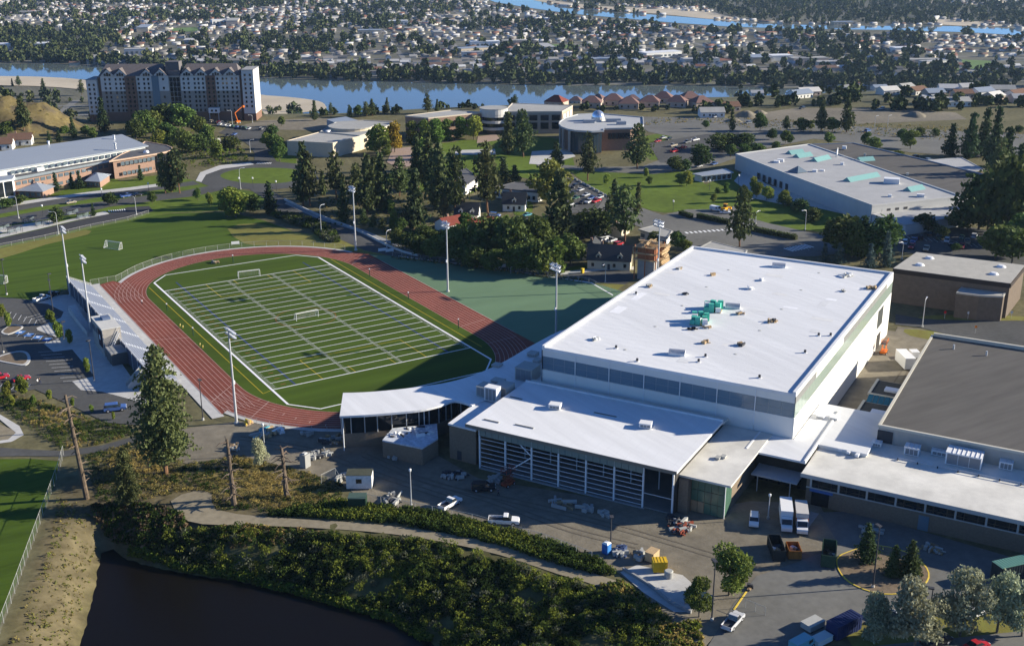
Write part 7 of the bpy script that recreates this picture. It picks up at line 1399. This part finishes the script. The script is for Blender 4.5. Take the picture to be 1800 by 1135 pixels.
car('red car parked in the lower left car park', 38, 669, 0.15, 'red'); car('red car cut by the left edge in the lower left car park', 0, 667, 0.1, 'red', 'suv'); car('dark blue wagon driving near the tall pine', 203, 722, -.25, 'blue', 'suv', None, 1.15); car('white pickup parked beside the bleachers', 74, 528, .5, 'white', 'pickup'); car('black pickup parked beside the white one at the bleachers', 90, 522, .55, 'black', 'pickup')
car('tan car driving on the lane by the bus shelters', 125, 358, .2, 'tan', 'sedan'); car('dark pickup on the upper lane before the long building', 223, 347, .15, 'blue', 'pickup'); car('dark car behind it on the upper lane', 242, 345, .15, 'black', 'sedan')
car('white pickup with a rack parked along the yard fence', 886, 921, -.62, 'white', 'pickup', None, 1.1); car('white pickup parked left of the racked one in the yard', 791, 890, .35, 'white', 'pickup', None, 1.0); car('black utility car in the shade of the glass gym', 850, 862, -.5, 'black', 'suv', None, 1.1); car('white wagon parked by the glass corner block', 1325, 920, -2.35, 'white', 'suv', None, 1.0)
car('silver pickup at the yard entrance, lower right', 1288, 1098, .4, 'silver', 'pickup', None, 1.0); car('white pickup behind the olive trees at lower right', 1576, 1090, -1.2, 'white', 'pickup'); car('white car behind the right-hand olive trees', 1712, 1082, -.1, 'white', 'sedan', None, 1.1); car('black pickup at the bottom edge, lower right', 1645, 1133, -.1, 'black', 'pickup'); car('red car at the bottom edge, lower right', 1716, 1140, -.1, 'red', 'sedan')
car('dark blue van cut by the bottom edge at lower right', 1410, 1140, .1, 'teal', 'van'); car('white van on the road by the orange plant machine', 1258, 371, -1.3, 'white', 'van'); car('small white car beside the white van', 1275, 376, -.5, 'white', 'sedan'); car('teal car parked on the drive of the white cottage', 928, 380, .1, 'teal', 'sedan'); car('dark blue car on the drive left of the white cottage', 870, 381, -1, 'blue', 'suv')
car('red car beside the dormered house', 1087, 432, .3, 'red', 'suv'); car('dark car near the satellite dish, rear car park', 1553, 272, .1, 'black', 'sedan'); car('dark suv behind the skylit building', 1610, 278, .1, 'black', 'suv'); car('grey suv behind the skylit building', 1632, 284, .1, 'grey', 'suv'); car('white suv among the parked construction vans near the dormered house', 1022, 392, .2, 'white', 'van'); car('white pickup left of the parked white van', 1018, 405, 1.0, 'white', 'pickup')
cyc = ['white','black','silver','blue','grey','red','silver','white','green','tan']
def lot(place, group, lst, rz):
    for i, (px, py) in enumerate(sorted(lst)):
        c = cyc[rnd.randrange(len(cyc))]; k = rnd.choice(('sedan','sedan','suv','pickup')); car('%s %s parked %s, %s from the left' % (c, {'sedan':'sedan','suv':'suv','pickup':'pickup'}[k], place, ordinal(i)), px, py, rz+rnd.choice((0,pi))+rnd.gauss(0,.04), c, k, group)
lot('before the residence hall', 'cars before the residence hall', [(372,216),(378,216.5),(385,217),(391,217.5),(398,218),(402,223),(409,224),(416,225),(423,226),(430,227),(437,228),(394,222),(459,229),(386,221),(400,240),(412,238)], .9)
lot('in the lot among the pines', 'cars in the pine lot', [(1010,330),(1020,336),(1030,345),(1040,350),(1012,350),(1024,358),(1036,357),(1048,356),(1008,342),(1054,349),(1002,362)], .4)
lot('in the shaded lot at right', 'cars in the shaded right-hand lot', [(1590,430),(1602,436),(1618,420),(1634,414),(1650,420),(1664,426),(1672,430),(1690,420),(1712,418),(1628,440),(1690,436),(1700,428),(1606,426),(1740,428)], .6)
lot('in the upper right lot', 'cars in the upper right lot', [(1156,250),(1183,258),(1190,264),(1166,244),(1176,246),(1200,262),(1208,252),(1222,248),(1206,300),(1228,294),(1255,290),(1322,262),(1300,270),(1186,268)], .2)
lot('near the dormered house', 'cars near the dormered house', [(1040,413),(1052,417),(1064,419),(1030,408),(1074,426),(1060,424)], .3)
lot('on the upper right roads', 'cars on the upper right roads', [(1525,232),(1258,207),(1248,206),(1315,218),(1410,192),(1550,193)], .1)
# trucks, trailers and containers
def box_truck(label, px, py, rz, stripe=None, L=6.5):
    p = P(px, py); t = thing('box_truck', label, 'truck', (p.x, p.y, .13), rz, None); m = carpaint('white')
    MB().box(-L+1.2,-1.2,.9,1.0,1.2,3.7).build('cargo_box', steelw if not stripe else mat('dull_box', (.52,.50,.47), .6, 0), t)
    if stripe: MB().box(-L+1.18,-1.22,2.0,1.02,1.22,2.7).build('stripe', stripe, t)
    prof(MB(), [(1.05,.5),(3.4,.5),(3.45,1.1),(3.3,1.35),(2.5,1.5),(1.9,2.5),(1.05,2.6)], 1.05).build('cab', m, t); prof(MB(), [(2.52,1.52),(1.98,2.42),(1.9,2.42),(2.4,1.52)], .98).build('windscreen', cglass, t); MB().box(1.3,-1.07,1.5,2.1,1.07,2.2).build('side_window', cglass, t); wheels(t, (-3.6,2.4), .95, .42); MB().box(-L+1.2,-.5,.5,3,.5,.9).build('chassis', darkm, t)
box_truck('tall white box truck parked facing the yard', 1381, 924, -2.3); box_truck('shorter box truck with an orange stripe beside the tall one', 1408, 928, -2.3, mat('orange_stripe', (.45,.12,.03), .5, 0), 6.0)
def skip(label, px, py, rz, m, L=5.0, w=2.4, h=2.2, cat='dumpster', fill=True):
    p = P(px, py); t = thing('dumpster', label, cat, (p.x, p.y, .15), rz, 'open skips in the yard'); k = .09
    MB().box(-L/2,-w/2,0,L/2,w/2,.15).build('floor', darkm, t)
    for s in (-1, 1):
        sd = MB().box(-L/2,s*w/2-k*(s>0),.15,L/2,s*w/2+k*(s<0),h).build('side', m, t)
        for j in range(6): MB().box(-L/2+.4+j*(L-.8)/5-.07,s*(w/2)+(0 if s>0 else -.1),.2,-L/2+.4+j*(L-.8)/5+.07,s*(w/2)+(.1 if s>0 else 0),h-.1).build('rib', m, sd)
    for s in (-1, 1): MB().box(s*L/2-k*(s>0),-w/2+k,.15,s*L/2+k*(s<0),w/2-k,h).build('end', m, t)
    if fill:
        for j in range(9): MB().obox(rnd.uniform(-L*.35,L*.35),rnd.uniform(-w*.3,w*.3),.2,rnd.uniform(.5,1.6),rnd.uniform(.3,.8),rnd.uniform(.3,1.2),rnd.uniform(0,3)).build('rubble', [card, steelw, darkm][j % 3], t)
dgreen = mat('skip_green', (.035,.075,.05), .6, .2, 2); dark_sk = mat('skip_dark', (.03,.035,.035), .6, .2, 2)
skip('dark open skip with rubble, left one of three in the yard', 1364, 972, .98, dark_sk, 6.2); skip('rusty orange skip between the dark and green ones', 1394, 976, .98, mat('skip_orange', (.30,.12,.03), .7, .25, 2), 3.6, 2.4, 1.9); skip('tall open green skip, right one of three in the yard', 1456, 984, .72, dgreen, 6.4, 2.5, 2.6)
def container(name, label, px, py, rz, L, w, h, m, rib=True, cat='container', rm_=None):
    p = P(px, py); t = thing(name, label, cat, (p.x, p.y, max(p.z, 0)+.12), rz); MB().box(-L/2,-w/2,.2,L/2,w/2,h).build('body', m, t); MB().box(-L/2-.05,-w/2-.05,h,L/2+.05,w/2+.05,h+.1).build('roof', rm_ or m, t)
    if rib:
        for j in range(int(L/.6)): MB().box(-L/2+.25+j*.6,-w/2-.06,.3,-L/2+.4+j*.6,-w/2,h-.1).build('rib', m, t); 
        for j in range(int(L/.6)): MB().box(-L/2+.25+j*.6,-w/2,h+.1,-L/2+.4+j*.6,w/2,h+.15).build('roof_rib', rm_ or m, t)
    MB().box(L/2+.01,-w/2+.1,.4,L/2+.05,-.05,h-.2).build('door', m, t); MB().box(L/2+.01,.05,.4,L/2+.05,w/2-.1,h-.2).build('door', m, t)
    for sx in (-1,1): MB().box(sx*L*.35-.2,-w/2,0,sx*L*.35+.2,w/2,.2).build('skid', darkm, t)
    return t
container('trailer', 'green-roofed dark trailer cut by the right edge', 1795, 1012, -.22, 12, 2.6, 3.4, mat('trailer_dark', (.03,.04,.045), .6, .1, 1), True, 'trailer', mat('trailer_green_roof', (.14,.30,.24), .5, 0))
container('shipping_container', 'navy ribbed shipping container at the bottom of the yard', 1482, 1112, .05, 6.2, 2.5, 2.7, mat('navy_steel', (.02,.03,.09), .5, .1, 1)); container('utility_trailer', 'flat grey utility trailer left of the navy container', 1428, 1103, .05, 3.6, 2.2, 1.2, mgrey, False, 'trailer'); container('cargo_box', 'pale blue-grey box in front of the navy container', 1443, 1130, .05, 3.6, 1.8, 1.2, mat('pale_box', (.45,.55,.55), .6, 0), False, 'box')
sh = container('site_office', 'weathered white site office cabin with a dark roof in the yard', 633, 855, -.55, 5.4, 3.2, 3.3, mat('peeling_white', (.62,.62,.60), .8, .15, 1.5), False, 'cabin', mat('mossy_roof', (.07,.075,.055), .9, .2, 1)); MB().box(-.6,-1.66,1.5,.6,-1.6,2.5).build('window', glassd, sh)
container('generator_box', 'dark green metal box in the scrub below the site office', 629, 892, -.55, 3.6, 2.6, 2.6, mat('box_green', (.02,.045,.028), .6, .1, 1), False, 'utility box', mat('box_green_top', (.07,.11,.09), .6, 0))
container('site_trailer', 'white site trailer beside the sunny arena wall', 1590, 642, 1.05, 7.5, 2.8, 3.2, steelw, False, 'trailer'); container('roof_crate', 'small white machine box behind the site trailer', 1606, 628, 1.05, 2.5, 2.2, 1.8, steelw, False, 'box')
yc = container('storage_crate', 'bright yellow steel crate at the lower yard wall', 1159, 1003, -.5, 2.6, 2.0, 2.2, mat('crate_yellow', (.62,.40,.03), .5, .05, 1), True, 'crate'); container('storage_crate', 'open tan plywood crate above the yellow one', 1146, 985, .4, 2.4, 1.8, 2.0, wood, False, 'crate')
p = P(1066, 972); t = thing('portable_toilet', 'blue portable toilet with a white roof at the yard edge', 'portable toilet', p, .3); MB().box(-.65,-.65,.1,.65,.65,2.2).build('cabin', mat('toilet_blue', (.03,.14,.42), .5, .05, 1), t); MB().add([(-.68,-.68,2.2),(.68,-.68,2.2),(.68,.68,2.2),(-.68,.68,2.2),(-.4,-.4,2.5),(.4,-.4,2.5),(.4,.4,2.5),(-.4,.4,2.5)], [(0,1,5,4),(1,2,6,5),(2,3,7,6),(3,0,4,7),(4,5,6,7)]).build('roof', paintw, t); MB().box(-.45,-.69,.2,.45,-.65,2.0).build('door', mat('toilet_door', (.05,.2,.5), .5, 0), t)
# orange scissor lift and plant
def lift(label, px, py, rz, m):
    p = P(px, py); t = thing('scissor_lift', label, 'lift', p, rz); MB().box(-1.4,-.8,.4,1.4,.8,1.0).build('chassis', m, t); wheels(t, (-1,1), .8, .4); sc_ = MB()
    for k in range(3): z = 1.0+k*.7; sc_.tube((-1.2,-.5,z),(1.2,-.5,z+.7),.07).tube((1.2,-.5,z),(-1.2,-.5,z+.7),.07).tube((-1.2,.5,z),(1.2,.5,z+.7),.07).tube((1.2,.5,z),(-1.2,.5,z+.7),.07)
    sc_.build('scissor_arms', m, t); MB().box(-1.4,-.8,3.1,1.4,.8,3.25).build('platform', darkm, t); r_ = MB()
    for sx in (-1.4, 0, 1.4):
        for sy in (-.8, .8): r_.tube((sx,sy,3.25),(sx,sy,4.3),.05)
    for z in (3.8, 4.3): r_.path([(-1.4,-.8,z),(1.4,-.8,z),(1.4,.8,z),(-1.4,.8,z),(-1.4,-.8,z)], .05)
    r_.build('guard_rail', m, t)
orng = mat('lift_orange', (.65,.16,.02), .5, 0); lift('orange scissor lift at the arena loading door', 1553, 621, BA, orng); lift('red-brown scissor lift in shade before the glass gym', 893, 853, .3, mat('lift_red', (.30,.07,.04), .6, .1, 1))
p = P(418, 217); t = thing('boom_lift', 'orange boom lift beside the residence hall', 'boom lift', p, .3); MB().box(-1.5,-1,.5,1.5,1,1.6).build('chassis', orng, t); wheels(t, (-1.1,1.1), 1.0, .5); MB().tube((0,0,1.6),(-1.6,0,6.5),.32,.26).build('lower_boom', orng, t); MB().tube((-1.6,0,6.5),(4.6,0,10.0),.26,.2).build('upper_boom', orng, t); MB().box(4.4,-.6,9.2,5.6,.6,10.4).build('basket', orng, t)
p = P(1274, 372); t = thing('loader', 'yellow-orange loader parked beside the white van', 'loader', p, .4); MB().box(-2,-1,.9,.6,1,2.0).build('engine', mat('plant_yellow', (.68,.33,.02), .5, 0), t); MB().box(-.3,-.7,2.0,1,.7,3.2).build('cab', cglass, t); MB().box(-.4,-.8,3.2,1.1,.8,3.35).build('cab_roof', MATS['plant_yellow'], t); wheels(t, (-1.3,1.5), 1.0, .7); MB().tube((1,-.6,1.6),(3.4,-.6,1.2),.16).tube((1,.6,1.6),(3.4,.6,1.2),.16).build('lift_arm', MATS['plant_yellow'], t); MB().box(3.3,-1.2,.5,4.2,1.2,1.5).build('bucket', MATS['plant_yellow'], t)
# yard materials
dusty = mat('dusty_white', (.50,.50,.47), .8, .1, 1)
_sw = steelw; steelw = dusty
lum = [wood, card, steelw, mgrey]
for lab, px, py, r, n, ms, lng in [('pile of timber and steel by the near track bend',470,762,4.0,30,[steelw,wood,mat('sky_sheet',(.10,.42,.52),.5,0),mgrey],4.5),('yellow material bundle beside the near floodlight pole',440,744,1.6,10,[painty,wood],2),('white sheet stack at the near track bend',492,757,2.2,10,[steelw,paintw],3.5),('brown board stack at the near track bend',458,770,1.8,8,[card,wood],3),
    ('scrap heap below the curved wing',585,775,4,26,[mgrey,steelw,darkm,card],2.2),('pallets and scrap left of the brick annex',560,800,4,22,[mgrey,darkm,steelw],1.8),('pipe and lumber rows below the brick annex',700,800,4,18,[steelw,wood,mgrey],4.5),('loose material before the brick block',800,838,4,26,[mgrey,darkm,steelw],1.8),('stacked white bundles in front of the glass gym left bays',868,845,2.6,16,[steelw,mgrey],2),
    ('long insulated bundles before the glass gym',985,888,3.2,12,[card,steelw],4.0),('white crates before the glass gym right bays',1030,897,2.0,9,[steelw,mgrey],2.4),('pale bagged pallets by the yard centre',1062,905,2.2,12,[mgrey,steelw],1.4),('rusty red scrap steel heap in the sunny yard',1198,930,3.4,30,[mat('rust_steel',(.26,.07,.04),.7,.2,2),darkm,mgrey],3.2),('black scrap beams behind the rusty heap',1185,918,2.6,12,[darkm],3.5),
    ('scrap and pipes behind the blue toilet',1090,972,2.4,18,[steelw,mgrey,bluep],2.2),('light debris along the yard wall',1128,978,2.6,16,[steelw,card,mgrey],1.8),('lumber rack beside the site office fence',690,880,3.4,16,[steelw,mgrey,darkm],3.5),('grey box stack left of the site office',600,842,2.4,14,[mgrey,steelw],1.6),('rubble heap at the edge of the dry grass',548,806,2.2,14,[concd,mgrey],1.5),('scrap pile near the silvery bush',412,790,2.6,16,[mgrey,steelw,card],1.8),
    ('white wrapped pallets in the yard, far left',540,765,1.8,9,[steelw,mgrey],1.8),('rock pile beside the small yard tree',1215,1052,2.6,20,[concd,mgrey],1.2),('pale beams along the brick strip building wall',1530,935,2.2,8,[steelw],5.5),('tan bags along the brick strip building wall',1640,965,3.0,12,[card,mgrey],1.8),('mortar bags beside the yellow kerb',1318,1035,.9,7,[card,darkm],.9),('pavers beside the entrance slab',1245,1055,1.6,10,[mgrey,steelw],1.5),('grey machine parts behind the site trailer',1612,652,2.0,14,[mgrey,steelw,darkm],1.4),('loose boards left on the red track beyond the field goal',378,463,1.6,12,[card,darkm,steelw],2.2)]:
    p = P(px, py); pile('material_pile', lab, 'material pile', (p.x, p.y, max(0, p.z)+.09), r, n, ms, .9, rnd.uniform(0,3), 'material piles in the yard', lng)
steelw = _sw
p = P(537,820); t = thing('concrete_block', 'upright grey concrete block at the edge of the yard', 'concrete block', p, .5); MB().box(-.9,-.8,0,.9,.8,3.2).build('block', concd, t); MB().box(-.5,-.4,3.2,.5,.4,3.5).build('cap', conc, t)
p = P(1175,1015); t = thing('utility_pedestal', 'grey round utility drum beside the yellow crate', 'drum', p, 0); MB().tube((0,0,0),(0,0,1.4),.8,.8,16).build('drum', concd, t); MB().tube((0,0,1.4),(0,0,1.55),.85,.7,16).build('lid', mgrey, t)
wl = [P(*q) for q in smoothpoly([(1095,1002),(1140,1030),(1180,1062),(1215,1078)], 4, False)]; t = thing('retaining_wall', 'low dark curved retaining wall below the paved slab', 'wall', wl[0])
for a, b in zip(wl[:-1], wl[1:]): c = (a+b)/2-wl[0]; MB().obox(c.x, c.y, -.4, (b-a).length, .4, 1.1, atan2(b.y-a.y, b.x-a.x)).build('block', concd, t)
# field furniture
for i, (px, py, ty) in enumerate(sorted([(294,547,533),(340,591,575),(806,578,560),(718,527,513),(650,487,472),(410,463,448),(409,657,640)])):
    p = G(px, py); t = thing('infield_post', 'short dark post with a pale cap along the track edge, ' + ordinal(i) + ' from the left', 'post', p, 0, 'dark posts round the infield'); H = HT(px, py, ty); MB().tube((0,0,0),(0,0,H-.3),.13,.13,8).build('post', mat('post_green', (.02,.05,.035), .5, 0), t); MB().tube((0,0,H-.3),(0,0,H),.2,.2,8).build('cap', paintw, t)
for lab, px, py in (('white banner board on the far track fence',414,431),('white board on the green field fence, left one',672,443),('white board on the green field fence, next one',685,444),('white board on the green field fence, third',801,458),('white board on the green field fence, right one',882,472)):
    p = P(px, py); t = thing('fence_banner', lab, 'banner', p, radians(-12), 'white boards on the fences'); MB().box(-1.5,-.04,.4,1.5,.04,1.5).build('board', paintw, t); MB().tube((-1.4,.06,0),(-1.4,.06,1.5),.05).tube((1.4,.06,0),(1.4,.06,1.5),.05).build('stake', steel, t)
for lab, px, py in (('small yellow bin at the green field fence',862,465),('yellow hydrant box on the verge by the dormered house',1024,480)):
    p = P(px, py); t = thing('yellow_box', lab, 'box', p, .3, 'yellow boxes by the green field'); MB().box(-.5,-.4,0,.5,.4,1.6).build('body', MATS['crate_yellow'], t); MB().box(-.55,-.45,1.6,.55,.45,1.7).build('lid', painty, t)
for lab, px, py, c_ in (('red stop sign on the verge before the brown hall',1660,560,(.5,.02,.02)),('grey road sign on the verge before the brown hall',1701,561,(.6,.6,.6)),('grey road sign at the right end of the brown hall verge',1777,560,(.6,.6,.6)),('orange road work sign beside the grassy islet',1714,586,(.75,.22,.03))):
    p = P(px, py); t = thing('road_sign', lab, 'road sign', p, radians(-35), None); MB().tube((0,0,0),(0,0,2.2),.05).build('post', steel, t); n = 8; MB().prism([(0,0)], 0, 0) if False else None
    MB().add([(.42*cos(2*pi*(k+.5)/n), -.06, 2.1+.42*sin(2*pi*(k+.5)/n)) for k in range(n)]+[(.42*cos(2*pi*(k+.5)/n), -.02, 2.1+.42*sin(2*pi*(k+.5)/n)) for k in range(n)], [tuple(range(n))[::-1], tuple(range(n, 2*n))]).build('plate', mat('sign_%d' % int(c_[0]*100+c_[1]*10), c_, .5, 0), t)
for i, (px, py) in enumerate([(935,418),(960,423),(700,268)][:0]): pass
t = thing('shot_frame', 'tall flat-topped netting frame behind the green field', 'frame', P(912,480), radians(-10)); MB().path([(-3,0,0),(-3,0,2.4),(0,0,3.8),(3,0,1.8),(3,0,0)], .07).build('frame', steel, t); MB().add([(-3,0,0),(3,0,0),(3,0,1.8),(0,0,3.8),(-3,0,2.4)], [(0,1,2,3,4)]).build('netting', netm, t)
for i, (px, py) in enumerate(((317,574),(322,577),(352,608),(357,612))):
    t = thing('hurdle_stack', 'small yellow training frame beside the left straight, ' + ordinal(i) + ' from the left', 'hurdle', G(px, py), 1.2, 'yellow training frames'); MB().path([(-.5,0,0),(-.5,0,.8),(.5,0,.8),(.5,0,0)], .05).build('frame', painty, t); MB().box(-.5,-.03,.6,.5,.03,.8).build('bar', paintw, t)
for i in range(8):
    a, b = G(1012,316), G(1066,345); p = a+(b-a)*(i/7); t = thing('parking_block', 'pale concrete block edging the pine lot, ' + ordinal(i) + ' from the far end', 'kerb block', p, atan2(b.y-a.y, b.x-a.x), 'blocks edging the pine lot'); MB().prism([(-2,-.3),(2,-.3),(2,.3),(-2,.3)], 0, .7).build('block', conc, t); MB().box(-1.8,-.2,.7,1.8,.2,.75).build('cap', concd, t)
# ------------------------------------------------------------------ people
def person(label, px, py, shirt, legs, rz=0, H=1.75, stride=.25):
    p = P(px, py); t = thing('person', label, 'person', (p.x, p.y, p.z+.2), rz); k = H/1.75
    J = dict(pel=(0,0,.95), che=(0,.02,1.35), nec=(0,.02,1.5), hed=(0,.03,1.62), top=(0,.03,1.73), hl=(-.1,0,.9), kl=(-.11,stride*.5,.5), al=(-.11,stride-.1,.08), fl=(-.11,stride+.1,.03), hr=(.1,0,.9), kr=(.11,-stride*.2,.5), ar=(.11,-stride,.1), fr=(.11,-stride+.18,.03), sl=(-.19,.02,1.42), el=(-.26,-.08,1.14), wl=(-.24,.1,.95), gl=(-.24,.14,.87), sr=(.19,.02,1.42), er=(.26,.08,1.14), wr=(.24,.22,.98), gr=(.24,.27,.92))
    E_ = ['pel che','che nec','nec hed','hed top','pel hl','hl kl','kl al','al fl','pel hr','hr kr','kr ar','ar fr','che sl','sl el','el wl','wl gl','che sr','sr er','er wr','wr gr']; R_ = dict(pel=.15,che=.16,nec=.06,hed=.10,top=.07,hl=.10,kl=.065,al=.045,fl=.04,hr=.10,kr=.065,ar=.045,fr=.04,sl=.07,el=.045,wl=.032,gl=.04,sr=.07,er=.045,wr=.032,gr=.04)
    ks = list(J); me = bpy.data.meshes.new('body'); me.from_pydata([tuple(c*k for c in J[q]) for q in ks], [tuple(ks.index(a) for a in e.split()) for e in E_], []); me.materials.append(mat('skin', (.45,.28,.20), .6, 0)); me.materials.append(shirt); me.materials.append(legs)
    o = link('body', me, t); m = o.modifiers.new('skin', 'SKIN'); m2 = o.modifiers.new('sub', 'SUBSURF'); m2.levels = 1; m2.render_levels = 1
    sv = me.skin_vertices[0].data
    for i, q in enumerate(ks): sv[i].radius = (R_[q]*k, R_[q]*k)
    sv[0].use_root = True; bpy.context.view_layer.update(); dg_ = bpy.context.evaluated_depsgraph_get(); me2 = bpy.data.meshes.new_from_object(o.evaluated_get(dg_)); o.modifiers.clear(); o.data = me2
    me2.materials.clear()
    for m_ in (MATS['skin'], shirt, legs): me2.materials.append(m_)
    for f in me2.polygons: z = f.center.z/k; f.material_index = 0 if z > 1.47 or (abs(f.center.x) > .21*k and z < 1.2) else (1 if z > .93 else 2); f.use_smooth = True
    MB().tube((0,.02*k,1.68*k),(0,.02*k,1.76*k),.105*k,.06*k,10).build('hair', darkm, t)
whs = mat('shirt_white', (.75,.75,.75), .9, 0); blk_ = mat('cloth_black', (.02,.02,.025), .9, 0); blu_ = mat('cloth_navy', (.03,.04,.09), .9, 0)
person('runner in a white shirt on the left straight of the track', 250, 536, whs, blk_, 2.6, 1.8, .4); person('person in a white top walking across the car park', 67, 677, whs, blk_, .5); person('person in dark clothes walking beside the one in white', 71, 676, blk_, blu_, .5); person('worker standing beside the black car in the yard', 876, 872, blu_, blk_, 1.0)
# ------------------------------------------------------------------ air
hz_ = MB().box(-19500,-19500,-64,19500,19500,125); ho = hz_.build('haze', [])
hm = bpy.data.materials.new('haze_air'); hm.use_nodes = True; N = hm.node_tree.nodes; N.remove(N['Principled BSDF']); pv = N.new('ShaderNodeVolumePrincipled'); pv.inputs['Color'].default_value = (.50,.72,1.0,1); pv.inputs['Density'].default_value = .000033; pv.inputs['Anisotropy'].default_value = .2
hm.node_tree.links.new(pv.outputs['Volume'], N['Material Output'].inputs['Volume']); ho.data.materials.append(hm); ho['kind'] = 'stuff'; ho['label'] = 'faint blue summer haze over the valley'; ho['category'] = 'haze'

# dirt mounds on the construction ground at upper right
for i, (px, py, r_, h_) in enumerate([(1312,205,9,4.0),(1335,200,6,2.5),(1610,204,10,3.0),(1290,214,6,2.2)]):
    p = P(px, py); t = thing('dirt_mound', 'heap of bare dirt on the upper right construction ground, ' + ordinal(i) + ' listed from the rear road' if False else ['tallest dirt heap on the upper right construction ground','small dirt heap right of the tallest one','broad dirt heap at the right of the construction ground','small dirt heap left of the tallest one'][i], 'dirt heap', p, rnd.uniform(0,3), 'dirt heaps'); n = 18; mb = MB(); V = [(0,0,h_)]
    for k, (a_, b_) in enumerate(((.35,.78),(.7,.35),(1.0,-.1))): V += [(r_*a_*cos(2*pi*j/n)*(1+.18*sin(3*j+k)), r_*a_*.7*sin(2*pi*j/n)*(1+.15*cos(5*j)), h_*b_*(1+.12*sin(4*j+k)) if b_ > 0 else -.3) for j in range(n)]
    mb.add(V, [(0,1+j,1+(j+1)%n) for j in range(n)]+[(1+k*n+j, 1+(k+1)*n+j, 1+(k+1)*n+(j+1)%n, 1+k*n+(j+1)%n) for k in range(2) for j in range(n)]); mb.build('heap', dirt, t, True)
